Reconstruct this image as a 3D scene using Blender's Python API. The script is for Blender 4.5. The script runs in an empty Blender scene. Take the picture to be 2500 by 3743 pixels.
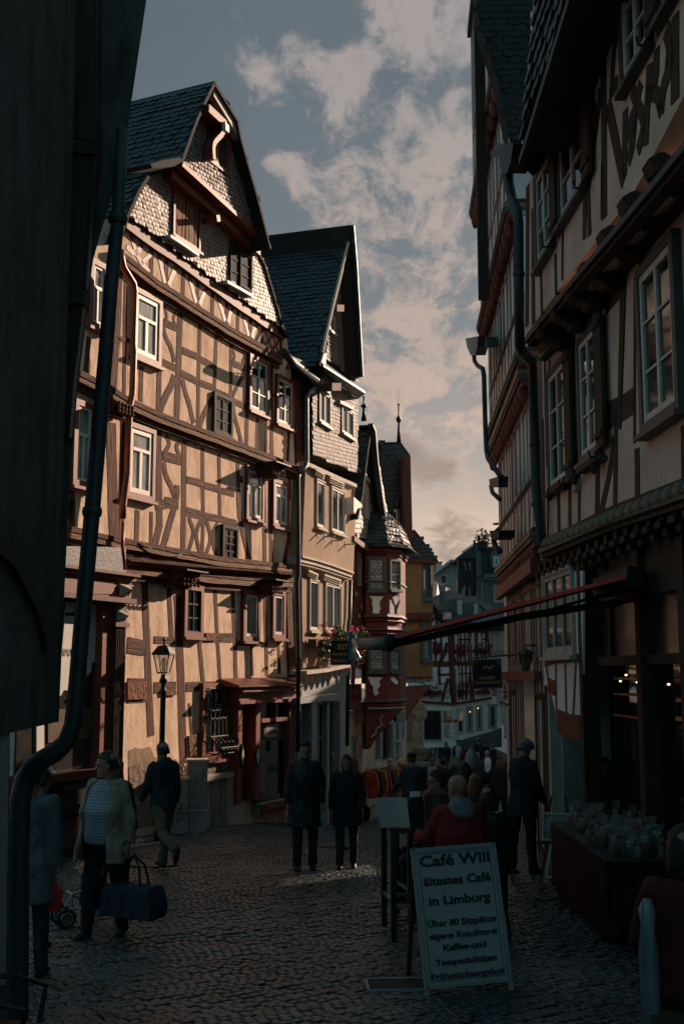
import bpy, bmesh, math, random
from mathutils import Vector, Matrix
random.seed(7)
R = math.radians
SC = bpy.context.scene
COL = SC.collection
# ---------------------------------------------------------------- camera, sky, sun, exposure
CAM_Z, FPX, PX, PY = 2.7, 4200.0, 2500, 3743
TH = math.atan((2463-1871.5)/FPX)
cd = bpy.data.cameras.new('camera'); cam = bpy.data.objects.new('camera', cd); COL.objects.link(cam)
cam.location = (0, 0, CAM_Z); cam.rotation_euler = (math.pi/2+TH, 0, 0)
cd.sensor_fit = 'AUTO'; cd.sensor_width = 36; cd.lens = 36*FPX/PY; cd.clip_end = 2000; cd.clip_start = .05
SC.camera = cam
SC.view_settings.view_transform = 'Standard'; SC.view_settings.look = 'None'
SC.view_settings.exposure = 0.55; SC.view_settings.gamma = 1
SUN_AZ, SUN_EL = 44.0, 21.0
sdir = Vector((math.sin(R(SUN_AZ))*math.cos(R(SUN_EL)), math.cos(R(SUN_AZ))*math.cos(R(SUN_EL)), math.sin(R(SUN_EL))))
ld = bpy.data.lights.new('sun', 'SUN'); ld.energy = 5.0; ld.angle = R(.5); ld.color = (1, .725, .53)
sun = bpy.data.objects.new('sun', ld); COL.objects.link(sun)
sun.rotation_euler = sdir.to_track_quat('Z', 'Y').to_euler(); sun.location = (30, 30, 30)

def ray(x, y):
    a = (x-1250)/FPX; b = (1871.5-y)/FPX
    return Vector((a, math.cos(TH)-b*math.sin(TH), math.sin(TH)+b*math.cos(TH)))

world = bpy.data.worlds.new('World'); SC.world = world; world.use_nodes = True
wt = world.node_tree; wn = wt.nodes; wl = wt.links
for n in list(wn): wn.remove(n)
def wnode(t, **k):
    n = wn.new(t)
    for a, b in k.items(): setattr(n, a, b)
    return n
def wmath(op, a, b=None, c=None, clamp=False):
    n = wnode('ShaderNodeMath', operation=op, use_clamp=clamp)
    for i, v in enumerate((a, b, c)):
        if v is None: continue
        if isinstance(v, (int, float)): n.inputs[i].default_value = v
        else: wl.new(v, n.inputs[i])
    return n.outputs[0]
def wramp(fac, stops):
    n = wnode('ShaderNodeValToRGB'); e = n.color_ramp.elements
    while len(e) < len(stops): e.new(.5)
    for el, (p, c) in zip(e, stops): el.position = p; el.color = (*c, 1)
    wl.new(fac, n.inputs[0]); return n.outputs[0]
def wmix(f, a, b, bt='MIX'):
    n = wnode('ShaderNodeMix', data_type='RGBA', blend_type=bt)
    if isinstance(f, (int, float)): n.inputs[0].default_value = f
    else: wl.new(f, n.inputs[0])
    for i, v in ((6, a), (7, b)):
        if isinstance(v, tuple): n.inputs[i].default_value = (*v, 1)
        else: wl.new(v, n.inputs[i])
    return n.outputs[2]
tc = wnode('ShaderNodeTexCoord').outputs['Generated']
sky = wnode('ShaderNodeTexSky', sky_type='NISHITA', sun_disc=False, sun_elevation=R(SUN_EL), sun_rotation=R(SUN_AZ),
            air_density=1.2, dust_density=2.0).outputs[0]
sx = wnode('ShaderNodeSeparateXYZ'); wl.new(tc, sx.inputs[0])
up = wmath('MAXIMUM', sx.outputs[2], 0.0)
# evening gradient: peach low down, slate blue higher, brighter teal overhead
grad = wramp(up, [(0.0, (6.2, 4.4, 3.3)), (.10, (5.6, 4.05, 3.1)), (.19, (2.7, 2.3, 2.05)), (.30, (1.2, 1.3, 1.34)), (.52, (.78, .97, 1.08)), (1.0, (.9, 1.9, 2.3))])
base = wmix(.88, sky, grad)
# away from the sun the evening sky is a deep blue-green
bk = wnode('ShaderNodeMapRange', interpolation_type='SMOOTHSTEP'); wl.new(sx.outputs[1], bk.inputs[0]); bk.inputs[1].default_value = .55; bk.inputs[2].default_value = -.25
dv = wnode('ShaderNodeVectorMath', operation='DIVIDE'); wl.new(tc, dv.inputs[0])
cz = wnode('ShaderNodeCombineXYZ'); zz = wmath('ADD', up, .22)
for i in range(3): wl.new(zz, cz.inputs[i])
wl.new(cz.outputs[0], dv.inputs[1])
mp = wnode('ShaderNodeMapping'); wl.new(dv.outputs[0], mp.inputs[0]); mp.inputs['Location'].default_value = (3.1, 1.7, 0)
mp.inputs['Scale'].default_value = (1.0, .55, 1.0)
def wnoise(scale, detail, rough, dist=0.0):
    n = wnode('ShaderNodeTexNoise'); n.inputs['Scale'].default_value = scale; n.inputs['Detail'].default_value = detail
    n.inputs['Roughness'].default_value = rough; n.inputs['Distortion'].default_value = dist
    wl.new(mp.outputs[0], n.inputs['Vector']); return n.outputs[0]
n1 = wnoise(12.0, 12, .68, .3); n2 = wnoise(2.2, 5, .5)
# where the clouds stand: direction, angular radius, strength
CLOUDS = [((1075, 290), .075, .30), ((1180, 340), .04, .16), ((1550, 90), .085, .30), ((1700, 20), .07, .22), ((1620, 420), .06, .25), ((1690, 330), .04, .18), ((1075, 640), .025, .24),
          ((980, 590), .02, .16), ((1230, 720), .05, .24), ((1420, 780), .09, .28), ((1640, 650), .08, .28), ((1580, 1050), .10, .30), ((1480, 1300), .09, .20), ((1650, 1450), .12, .24), ((1600, 1900), .10, .16)]
acc = None
for (cx, cy), rad, amp in CLOUDS:
    d = ray(cx, cy).normalized()
    vd = wnode('ShaderNodeVectorMath', operation='DISTANCE'); wl.new(tc, vd.inputs[0]); vd.inputs[1].default_value = d
    m = wnode('ShaderNodeMapRange', interpolation_type='SMOOTHERSTEP'); wl.new(vd.outputs['Value'], m.inputs[0])
    m.inputs[1].default_value = rad*1.25; m.inputs[2].default_value = 0; m.inputs[3].default_value = 0; m.inputs[4].default_value = amp
    acc = m.outputs[0] if acc is None else wmath('ADD', acc, m.outputs[0])
acc = wmath('MINIMUM', wmath('MULTIPLY', acc, .85), .27)
cov = wmath('ADD', n1, acc)
cm = wnode('ShaderNodeMapRange', interpolation_type='SMOOTHSTEP'); wl.new(cov, cm.inputs[0])
cm.inputs[1].default_value = .655; cm.inputs[2].default_value = .85
ccol = wramp(up, [(0.0, (5.8, 4.2, 3.2)), (.25, (4.4, 3.4, 2.85)), (.5, (3.3, 2.9, 2.75)), (1.0, (2.6, 2.8, 2.9))])
withc = wmix(wmath('MULTIPLY', cm.outputs[0], .85), base, ccol)
# dark cloud wisps low over the far roofs
dk = None
for (cx, cy), rad in (((1585, 1720), .045), ((1650, 1990), .055), ((1460, 1640), .035)):
    d = ray(cx, cy).normalized()
    vd = wnode('ShaderNodeVectorMath', operation='DISTANCE'); wl.new(tc, vd.inputs[0]); vd.inputs[1].default_value = d
    m = wnode('ShaderNodeMapRange', interpolation_type='SMOOTHERSTEP'); wl.new(vd.outputs['Value'], m.inputs[0])
    m.inputs[1].default_value = rad; m.inputs[2].default_value = 0; m.inputs[3].default_value = 0; m.inputs[4].default_value = .3
    dk = m.outputs[0] if dk is None else wmath('ADD', dk, m.outputs[0])
dm = wnode('ShaderNodeMapRange', interpolation_type='SMOOTHSTEP'); wl.new(wmath('ADD', dk, n1), dm.inputs[0])
dm.inputs[1].default_value = .62; dm.inputs[2].default_value = .9
withc = wmix(wmath('MULTIPLY', dm.outputs[0], .5), withc, (1.15, 1.0, .95))
withc = wmix(1.0, withc, wramp(n2, [(.3, (.86, .9, .93)), (.7, (1.12, 1.08, 1.05))]), 'MULTIPLY')
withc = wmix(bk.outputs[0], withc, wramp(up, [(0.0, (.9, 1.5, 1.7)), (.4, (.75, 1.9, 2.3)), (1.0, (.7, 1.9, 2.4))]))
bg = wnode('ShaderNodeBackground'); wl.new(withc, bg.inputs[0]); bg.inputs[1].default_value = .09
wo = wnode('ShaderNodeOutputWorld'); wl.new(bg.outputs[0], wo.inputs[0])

# ---------------------------------------------------------------- materials
MATS = {}
def mat(name, col, rough=.8, var=.2, scale=5, bump=.25, bscale=40, stretch=(1, 1, 1), metal=0.0, spec=.4, col2=None, lo=.35, hi=.65, emit=0, bdist=.01):
    if name in MATS: return MATS[name]
    m = bpy.data.materials.new(name); m.use_nodes = True; t = m.node_tree; N = t.nodes; L = t.links
    p = N['Principled BSDF']; p.inputs['Roughness'].default_value = rough; p.inputs['Metallic'].default_value = metal
    p.inputs['Specular IOR Level'].default_value = spec
    c = N.new('ShaderNodeTexCoord'); mpn = N.new('ShaderNodeMapping'); mpn.inputs['Scale'].default_value = stretch
    L.new(c.outputs['Object'], mpn.inputs[0])
    n = N.new('ShaderNodeTexNoise'); n.inputs['Scale'].default_value = scale; n.inputs['Detail'].default_value = 7; n.inputs['Roughness'].default_value = .62
    L.new(mpn.outputs[0], n.inputs['Vector'])
    r = N.new('ShaderNodeValToRGB'); r.color_ramp.elements[0].position = lo; r.color_ramp.elements[1].position = hi
    a = col2 or tuple(x*(1-var) for x in col); b = col if col2 else tuple(min(1, x*(1+var)) for x in col)
    r.color_ramp.elements[0].color = (*a, 1); r.color_ramp.elements[1].color = (*b, 1)
    L.new(n.outputs[0], r.inputs[0]); L.new(r.outputs[0], p.inputs['Base Color'])
    if bump:
        n3 = N.new('ShaderNodeTexNoise'); n3.inputs['Scale'].default_value = bscale; n3.inputs['Detail'].default_value = 5
        L.new(mpn.outputs[0], n3.inputs['Vector'])
        bn = N.new('ShaderNodeBump'); bn.inputs['Strength'].default_value = bump; bn.inputs['Distance'].default_value = bdist
        L.new(n3.outputs[0], bn.inputs['Height']); L.new(bn.outputs[0], p.inputs['Normal'])
    if emit:
        L.new(r.outputs[0], p.inputs['Emission Color']); p.inputs['Emission Strength'].default_value = emit
    MATS[name] = m; return m
def plaster(name, col, stain=(.5, .5, .5), amt=.5):
    m = mat(name, col, .92, .15, 1.7, .45, 14, spec=.2, bdist=.018)
    t = m.node_tree; N = t.nodes; L = t.links; p = N['Principled BSDF']
    src = p.inputs['Base Color'].links[0].from_socket
    c = N.new('ShaderNodeTexCoord'); mp_ = N.new('ShaderNodeMapping'); mp_.inputs['Scale'].default_value = (3, 3, .8); L.new(c.outputs['Object'], mp_.inputs[0])
    n = N.new('ShaderNodeTexNoise'); n.inputs['Scale'].default_value = 1.6; n.inputs['Detail'].default_value = 9; n.inputs['Roughness'].default_value = .7
    L.new(mp_.outputs[0], n.inputs['Vector'])
    r = N.new('ShaderNodeValToRGB'); r.color_ramp.elements[0].position = .47; r.color_ramp.elements[1].position = .66
    r.color_ramp.elements[1].color = (amt, amt, amt, 1); r.color_ramp.elements[0].color = (0, 0, 0, 1); L.new(n.outputs[0], r.inputs[0])
    mx = N.new('ShaderNodeMix'); mx.data_type = 'RGBA'; L.new(r.outputs[0], mx.inputs[0]); L.new(src, mx.inputs[6]); mx.inputs[7].default_value = (*[a*b for a, b in zip(col, stain)], 1)
    L.new(mx.outputs[2], p.inputs['Base Color']); return m
W_ = (9, 9, .7)      # grain running up
H_ = (.7, 9, 9)      # grain running along
M = dict(
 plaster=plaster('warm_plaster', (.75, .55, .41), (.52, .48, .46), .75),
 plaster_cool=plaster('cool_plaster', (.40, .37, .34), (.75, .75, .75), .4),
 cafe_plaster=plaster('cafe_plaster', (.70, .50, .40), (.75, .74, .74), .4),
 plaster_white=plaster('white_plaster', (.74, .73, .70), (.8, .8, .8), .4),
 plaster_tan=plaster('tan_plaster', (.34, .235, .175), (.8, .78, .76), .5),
 render_grey=plaster('grey_render', (.20, .22, .24), (.8, .8, .8), .4),
 ochre=plaster('ochre_plaster', (.27, .155, .07), (.85, .85, .8), .3),
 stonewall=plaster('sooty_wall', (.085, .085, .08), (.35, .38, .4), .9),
 timber_v=mat('old_oak_upright', (.15, .043, .019), .85, .5, 2.2, .8, 6, W_, col2=(.022, .010, .007), bdist=.03),
 timber_h=mat('old_oak_rail', (.17, .052, .022), .85, .5, 2.2, 1, 6, H_, col2=(.024, .011, .007), bdist=.03),
 redwood=mat('red_brown_paint', (.19, .045, .024), .55, .3, 4, .3, 10, W_),
 redwood_h=mat('red_brown_paint_rail', (.19, .045, .024), .55, .3, 4, .3, 10, H_),
 oxblood=mat('oxblood_timber', (.12, .02, .014), .6, .25, 4, .3, 12, W_),
 darkwood=mat('black_brown_timber', (.045, .026, .018), .8, .4, 3, .6, 8, W_),
 darkwood_h=mat('black_brown_rail', (.045, .026, .018), .8, .4, 3, .6, 8, H_),
 midwood=mat('umber_timber', (.09, .045, .03), .8, .35, 3, .6, 8, W_),
 gold=mat('gilded_moulding', (.24, .14, .05), .45, .25, 6, .3, 14, H_),
 verdigris=mat('blue_green_moulding', (.06, .092, .09), .6, .3, 6, .4, 14, H_),
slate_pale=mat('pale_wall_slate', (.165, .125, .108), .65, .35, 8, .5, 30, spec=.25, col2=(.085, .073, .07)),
 slate_black=mat('black_slate', (.022, .026, .028), .6, .4, 6, .5, 30, spec=.3, col2=(.012, .015, .017)),  # flank slate, darker than the roof slate
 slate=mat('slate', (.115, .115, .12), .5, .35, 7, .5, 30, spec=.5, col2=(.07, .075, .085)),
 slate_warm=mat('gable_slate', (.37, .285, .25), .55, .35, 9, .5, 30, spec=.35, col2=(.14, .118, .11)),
 slate_dark=mat('roof_slate', (.040, .047, .052), .5, .4, 3, .5, 30, spec=.4, col2=(.013, .017, .02)),
 slate_back=mat('slate_joint', (.018, .02, .022), .9, .2, 5, .1),
 white=mat('white_window_paint', (.62, .57, .51), .5, .08, 6, .1, 20),
 greypaint=mat('grey_window_paint', (.24, .27, .27), .5, .12, 6, .1, 20),
 lightstone=mat('pale_stone_trim', (.42, .36, .30), .8, .15, 6, .3, 20),
 glass=mat('window_glass', (.02, .024, .026), .06, .3, 1.5, .12, 1.3, spec=1.0, bdist=.02),
 glass_sky=mat('sky_curtain_pane', (.42, .42, .41), .12, .3, 2.2, .1, 1.3, (3, 1, .6), spec=.9, col2=(.09, .10, .105), bdist=.02),  # pale streaks put reflected sky as well as curtains into the pane colour
 casing=mat('dark_teal_casing', (.055, .07, .07), .5, .2, 6, .1, 20),
 glass_dark=mat('dark_glass', (.010, .014, .015), .08, .3, 1.5, .1, 1.3, spec=.6, bdist=.02),
 glass_lead=mat('bull_glass', (.42, .41, .38), .35, .35, 5, .5, 6, spec=.6, bdist=.03, col2=(.2, .2, .19)),  # pale base colour stands in for sky reflected in the panes
 curtain=mat('net_curtain', (.42, .40, .37), .9, .12, 12, .2, 20, (6, 1, .4)),
 zinc=mat('weathered_zinc', (.11, .13, .135), .45, .25, 5, .15, 20, metal=.6),
 dullzinc=mat('dark_zinc', (.035, .045, .048), .5, .25, 5, .15, 20, metal=.3),
 copper=mat('painted_copper', (.26, .07, .035), .4, .3, 5, .2, 12, metal=.35),
 iron=mat('black_iron', (.012, .014, .015), .45, .25, 6, .15, 20, metal=.4),
 steel=mat('brushed_steel', (.30, .31, .31), .35, .15, 6, .1, 30, metal=.8),
 stone=mat('rubble_stone', (.24, .17, .12), .9, .5, 5, 1, 8, bdist=.04, col2=(.09, .07, .055)),
 brick=mat('soft_brick', (.26, .09, .05), .9, .45, 7, 1, 14, bdist=.03, col2=(.10, .045, .03)),
 cabinet=mat('grey_cabinet_paint', (.19, .20, .19), .6, .15, 3, .1, 20),
 black=mat('matt_black', (.012, .013, .014), .7, .2, 5, .1),
 leaf=mat('green_leaf', (.08, .15, .045), .6, .5, 9, .2, 20), leaf_dark=mat('dark_leaf', (.03, .055, .022), .6, .5, 9, .2, 20),
 petal=mat('pink_petal', (.55, .035, .11), .6, .3, 9, .1), petal_red=mat('red_petal', (.30, .016, .02), .6, .3, 9, .1),
 gilt=mat('gilt_lettering', (.62, .42, .20), .5, .1, 9, .1),
 ink=mat('sign_ink', (.02, .024, .024), .7, .2, 9, 0),
 paper=mat('paper', (.62, .58, .54), .7, .06, 4, .15, 8),
)

# ---------------------------------------------------------------- mesh helpers
def tag(o, label, cat, group=None, kind=None):
    if label: o['label'] = label
    if cat: o['category'] = cat
    if group: o['group'] = group
    if kind: o['kind'] = kind
    return o
def empty(name, label, cat, loc=(0, 0, 0), rz=0.0, group=None):
    o = bpy.data.objects.new(name, None); COL.objects.link(o); o.location = loc; o.rotation_euler = (0, 0, rz); o.empty_display_size = .2
    return tag(o, label, cat, group)
class MB:
    def __init__(s): s.v = []; s.f = []; s.mi = []; s.m = 0
    def face(s, pts):
        n = len(s.v); s.v += [tuple(p) for p in pts]; s.f.append(tuple(range(n, n+len(pts)))); s.mi.append(s.m); return s
    def raw(s, vs, fs):
        n = len(s.v); s.v += [tuple(p) for p in vs]
        for f in fs: s.f.append(tuple(i+n for i in f)); s.mi.append(s.m)
        return s
    def prism(s, poly, w0, w1):           # poly of (u,z), outward depth w (front = w1)
        a = sum(p[0]*q[1]-q[0]*p[1] for p, q in zip(poly, poly[1:]+poly[:1]))
        if a < 0: poly = poly[::-1]
        n = len(poly); vs = [(u, -w1, z) for u, z in poly]+[(u, -w0, z) for u, z in poly]
        fs = [tuple(range(n)), tuple(range(2*n-1, n-1, -1))]
        for i in range(n): j = (i+1) % n; fs.append((i, i+n, j+n, j))
        return s.raw(vs, fs)
    def box(s, a, b):
        x0, x1 = sorted((a[0], b[0])); y0, y1 = sorted((a[1], b[1])); z0, z1 = sorted((a[2], b[2]))
        vs = [(x0, y0, z0), (x1, y0, z0), (x1, y1, z0), (x0, y1, z0), (x0, y0, z1), (x1, y0, z1), (x1, y1, z1), (x0, y1, z1)]
        return s.raw(vs, [(0, 3, 2, 1), (4, 5, 6, 7), (0, 1, 5, 4), (1, 2, 6, 5), (2, 3, 7, 6), (3, 0, 4, 7)])
    def loft(s, rings, cap=True, close=True):
        n = len(rings[0]); vs = [p for r in rings for p in r]; fs = []
        for k in range(len(rings)-1):
            for i in range(n if close else n-1):
                j = (i+1) % n; fs.append((k*n+i, k*n+j, (k+1)*n+j, (k+1)*n+i))
        if cap: fs.append(tuple(range(n-1, -1, -1))); fs.append(tuple(range((len(rings)-1)*n, len(rings)*n)))
        return s.raw(vs, fs)
    def tube(s, pts, r, n=8, cap=True):
        pts = [Vector(p) for p in pts]; rs = r if isinstance(r, (list, tuple)) else [r]*len(pts); rings = []; pu = None
        for i, p in enumerate(pts):
            t = (pts[min(i+1, len(pts)-1)]-pts[max(i-1, 0)]).normalized()
            if pu is None: pu = t.orthogonal().normalized()
            pu = (pu-t*pu.dot(t)).normalized() if (pu-t*pu.dot(t)).length > 1e-6 else t.orthogonal().normalized()
            w = t.cross(pu)
            rings.append([p+(pu*math.cos(2*math.pi*k/n)+w*math.sin(2*math.pi*k/n))*rs[i] for k in range(n)])
        return s.loft(rings, cap)
    def lathe(s, prof, n=16, c=(0, 0, 0), rot=0.0):
        return s.loft([[(c[0]+r*math.cos(2*math.pi*k/n+rot), c[1]+r*math.sin(2*math.pi*k/n+rot), c[2]+z) for k in range(n)] for r, z in prof])
    def ball(s, c, r, n=10, m=6, sq=(1, 1, 1)):
        rings = []
        for i in range(m+1):
            a = math.pi*(i/m*.98+.01); rings.append([(c[0]+sq[0]*r*math.sin(a)*math.cos(2*math.pi*k/n), c[1]+sq[1]*r*math.sin(a)*math.sin(2*math.pi*k/n), c[2]-sq[2]*r*math.cos(a)) for k in range(n)])
        return s.loft(rings)
    def obj(s, name, mt, parent=None, smooth=False, kind=None):
        me = bpy.data.meshes.new(name); me.from_pydata(s.v, [], s.f)
        for x in (mt if isinstance(mt, (list, tuple)) else [mt]): me.materials.append(M[x] if isinstance(x, str) else x)
        me.polygons.foreach_set('material_index', s.mi)
        if smooth: me.polygons.foreach_set('use_smooth', [True]*len(me.polygons))
        me.update()
        o = bpy.data.objects.new(name, me); COL.objects.link(o)
        if parent: o.parent = parent
        if kind: o['kind'] = kind
        return o
def inpoly(x, y, poly):
    r = False; n = len(poly)
    for i in range(n):
        (x1, y1), (x2, y2) = poly[i], poly[i-1]
        if (y1 > y) != (y2 > y) and x < (x2-x1)*(y-y1)/(y2-y1)+x1: r = not r
    return r
def slates(mb, O, ea, eb, n, a0, a1, b0, b1, sw, sh, inside=None, lift=.016, skew=.12, seed=1):
    """overlapping slates laid in slightly rising courses on the plane O + a*ea + b*eb"""
    rnd = random.Random(seed); O, ea, eb, n = (Vector(t) for t in (O, ea, eb, n)); row = 0; b = b0-sh*1.5-abs(skew)*(a1-a0)
    while b < b1+sh:
        a = a0-sw*2+(.5*sw if row % 2 else 0)+rnd.uniform(-.02, .02)
        while a < a1+sw:
            cb = b+skew*(a-a0)
            w = sw*.97; ca, cc = a+w/2, cb+sh*.55
            if b0-sh*.35 < cc < b1-sh*.25 and (a0+sw*.4 if inside is None or seed < 60 and skew == 0 else a0) < ca < a1 and (inside is None or inside(ca, cc)):
                j = rnd.uniform(-.008, .008); l0 = lift*rnd.uniform(.75, 1.5); l1 = .004; tl = rnd.uniform(-.006, .006); h = sh*1.05
                q = [(a, cb+h, l1), (a, cb+sh*.22, l0), (a+w*.22, cb+j, l0), (a+w*.72, cb+j, l0+tl), (a+w, cb+sh*.28, l0+tl), (a+w, cb+h, l1)]
                vs = [O+ea*x+eb*y+n*z for x, y, z in q]; vs += [O+ea*x+eb*y for x, y, z in q[1:5]]
                mb.raw(vs, [(0, 1, 2, 3, 4, 5), (1, 6, 7, 2), (2, 7, 8, 3), (3, 8, 9, 4)])
            a += sw*rnd.uniform(.94, 1.06)
        b += sh; row += 1
def jag(pts, w, rnd, step=.45, amp=.10):
    """ribbon polygon round a polyline, hand-hewn: its width wanders a little"""
    P = [Vector(p) for p in pts]; ds = [P[0]]
    for a, b in zip(P, P[1:]):
        k = max(1, int((b-a).length/step))
        for i in range(1, k+1): ds.append(a+(b-a)*i/k)
    Lf, Rt = [], []
    for i, p in enumerate(ds):
        t = (ds[min(i+1, len(ds)-1)]-ds[max(i-1, 0)]).normalized(); nn = Vector((-t.y, t.x))
        ww = w[0]+(w[1]-w[0])*i/max(1, len(ds)-1) if isinstance(w, tuple) else w
        Lf.append(p+nn*ww*.5*(1+rnd.uniform(-amp, amp))); Rt.append(p-nn*ww*.5*(1+rnd.uniform(-amp, amp)))
    return [tuple(p) for p in Lf+Rt[::-1]]
def curve(pts, k=5):
    """smooth a polyline of 2-D points (Catmull-Rom)"""
    P = [Vector(p) for p in pts]; out = []
    for i in range(len(P)-1):
        a, b, c, d = P[max(i-1, 0)], P[i], P[i+1], P[min(i+2, len(P)-1)]
        for j in range(k):
            t = j/k; out.append(tuple(.5*((2*b)+(c-a)*t+(2*a-5*b+4*c-d)*t*t+(3*b-a-3*c+d)*t**3)))
    out.append(tuple(P[-1])); return out
class Fac:
    """a facade: origin on the ground plan, bearing phi of its left-to-right direction, and the Empty its parts hang on"""
    def __init__(s, o, d, z0=0.0):
        l = math.hypot(*d); s.d = (d[0]/l, d[1]/l); s.n = (s.d[1], -s.d[0]); s.o = o; s.z0 = z0; s.phi = math.atan2(s.d[1], s.d[0]); s.v = (0, 0, 1); s.root = None; s.rnd = random.Random(3); s.base = 0.0; s.wk = 1.0; s.ps = None
    def thing(s, name, label, cat, group=None):
        s.root = empty(name, label, cat, (*s.o, s.z0), s.phi, group); return s.root
    def q(s, x, y, w=0.0):                       # point of the current survey view -> (u, z) on the plane standing w proud of the facade
        r = ray(s.v[0]+x/s.v[2], s.v[1]+y/s.v[2]); w += s.base
        px, py = s.o[0]+s.n[0]*w, s.o[1]+s.n[1]*w
        t = (px*s.n[0]+py*s.n[1])/(r.x*s.n[0]+r.y*s.n[1])
        return ((r.x*t-px)*s.d[0]+(r.y*t-py)*s.d[1], CAM_Z+r.z*t-s.z0)
    def Q(s, pts, w=0.0): return [s.q(x, y, w) for x, y in pts]
    def world(s, u, w, z): return Vector((s.o[0]+s.d[0]*u+s.n[0]*w, s.o[1]+s.d[1]*u+s.n[1]*w, s.z0+z))
    def poly(s, name, mt, pts, w0, w1, parent=None):
        return MB().prism(s.Q(pts, w1), w0+s.base, w1+s.base).obj(name, mt, parent or s.root)
    def beam(s, name, mt, pts, wd, w1=.05, w0=-.02, smooth=0, amp=.10, parent=None):
        if name in ('post', 'rail', 'brace'):
            wd = wd*s.wk
            if s.ps: w1 = s.ps+(.003 if name == 'rail' else .0015 if name == 'brace' else 0)
        P = s.Q(pts, w1)
        if smooth: P = curve(P, smooth)
        return MB().prism(jag(P, wd, s.rnd, amp=amp), w0+s.base, w1+s.base).obj(name, mt, parent or s.root)
    def rect(s, tl, br, w=0.0):
        (u0, z1), (u1, z0) = s.q(*tl, w), s.q(*br, w); return u0, u1, z0, z1
    def win(s, tl, br, cols=2, rows=2, trim='redwood', sash='white', pane='glass_sky', w=.03, tw=.08, sw=.05, sill=True, transom=None, deep=.10, shut=None, lead=False):
        u0, u1, z0, z1 = s.rect(tl, br, w); return s.winuz(u0, u1, z0, z1, cols, rows, trim, sash, pane, w, tw, sw, sill, transom, deep, lead)
    def winuz(s, u0, u1, z0, z1, cols=2, rows=2, trim='redwood', sash='white', pane='glass_sky', w=.03, tw=.08, sw=.05, sill=True, transom=None, deep=.10, lead=False):
        w += s.base
        m = MB(); fr = lambda a0, a1, b0, b1, t, y0, y1: [m.box((a0, -y0, b0), (a0+t, -y1, b1)), m.box((a1-t, -y0, b0), (a1, -y1, b1)), m.box((a0+t, -y0, b1-t), (a1-t, -y1, b1)), m.box((a0+t, -y0, b0), (a1-t, -y1, b0+t))]
        fr(u0, u1, z0, z1, tw, w-deep, w+.032); o = m.obj('window', trim, s.root)
        m = MB(); a0, a1, b0, b1 = u0+tw, u1-tw, z0+tw, z1-tw
        fr(a0, a1, b0, b1, sw, w-deep+.002, w+.012)
        bt = b1
        if transom: bt = b0+(b1-b0)*transom; m.box((a0+sw, -(w-deep+.004), bt-.03), (a1-sw, -(w+.016), bt+.03))
        for i in range(1, cols):
            x = a0+(a1-a0)*i/cols; m.box((x-sw*.45, -(w-deep+.004), b0+sw), (x+sw*.45, -(w+.010), bt-(sw if bt == b1 else .03)))
        for k in range(1, rows):
            z = b0+(bt-b0)*k/rows; m.box((a0+sw, -(w-deep+.03), z-.013), (a1-sw, -(w+.004), z+.013))
        m.obj('sash', sash, o)
        m = MB().box((a0+.01, -(w-.030), b0+.01), (a1-.01, -(w-.016), b1-.01)); m.obj('pane', pane, o)
        if lead:
            m = MB(); k = .11; yy = -(w-.010); r = 0; z = b0+sw
            while z < b1-sw:
                x = a0+sw+(k/2 if r % 2 else 0)
                while x < a1-sw:
                    hx = [(x, z), (x+k/2, z+k*.3), (x+k/2, z+k*.75), (x, z+k*1.05), (x-k/2, z+k*.75), (x-k/2, z+k*.3)]
                    for p, q2 in zip(hx[:3], hx[1:4]):
                        if all(a0 < t[0] < a1 and b0 < t[1] < b1 for t in (p, q2)): m.tube([(p[0], yy, p[1]), (q2[0], yy, q2[1])], .007, 4)
                    x += k
                z += k*.75; r += 1
            if m.f: m.obj('leading', 'iron', o)
        if sill: MB().box((u0-.03, -(w-.05), z0-.055), (u1+.03, -(w+.085), z0-.002)).obj('sill', trim, o)
        return o
def roof_sheet(F, prof, w1, w0, left, nm='roof', th=.07, sw=.2, sh=.15, m1='slate_dark', seed=1):
    m = MB()
    for (u0, z0), (u1, z1) in zip(prof, prof[1:]):
        t = Vector((u1-u0, 0, z1-z0)); t.normalize(); nn = Vector((t.z, 0, -t.x))
        if (nn.x > 0) == left: nn = -nn
        a, b = Vector((u0, 0, z0)), Vector((u1, 0, z1)); pr = [a, b, b-nn*th, a-nn*th]
        m.loft([[(p.x, -w1, p.z) for p in pr], [(p.x, -w0, p.z) for p in pr]])
    o = m.obj(nm, 'slate_back', F.root); m = MB()
    for k, ((u0, z0), (u1, z1)) in enumerate(zip(prof, prof[1:])):
        t = Vector((u0-u1, 0, z0-z1)); L = t.length; t.normalize(); nn = Vector((t.z, 0, -t.x))
        if (nn.x > 0) == left: nn = -nn
        slates(m, Vector((u1, 0, z1)), (0, 1, 0), t, nn, -w1, -w0, 0, L, sw, sh, None if left else (lambda a_, b_, L=L: .10 < b_ < L-.09), .02, 0, seed+k)
    m.obj('slates', m1, o); return o
def slated(F, pts, w, nm='slate_wall', mt='slate_warm', sw=.17, sh=.13, holes=(), w0=-.3, skew=.1, seed=1, lift=.02):
    g = F.Q(pts, w); o = MB().prism(g, w0, w-.004).obj(nm, 'slate_back', F.root); us = [p[0] for p in g]; zs = [p[1] for p in g]; m = MB()
    slates(m, (0, -w, 0), (1, 0, 0), (0, 0, 1), (0, -1, 0), min(us), max(us), min(zs), max(zs), sw, sh, lambda a, b: inpoly(a, b, g) and not any(h[0] < a < h[1] and h[2] < b < h[3] for h in holes), lift, skew, seed)
    m.obj('slates', mt, o); return o
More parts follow.
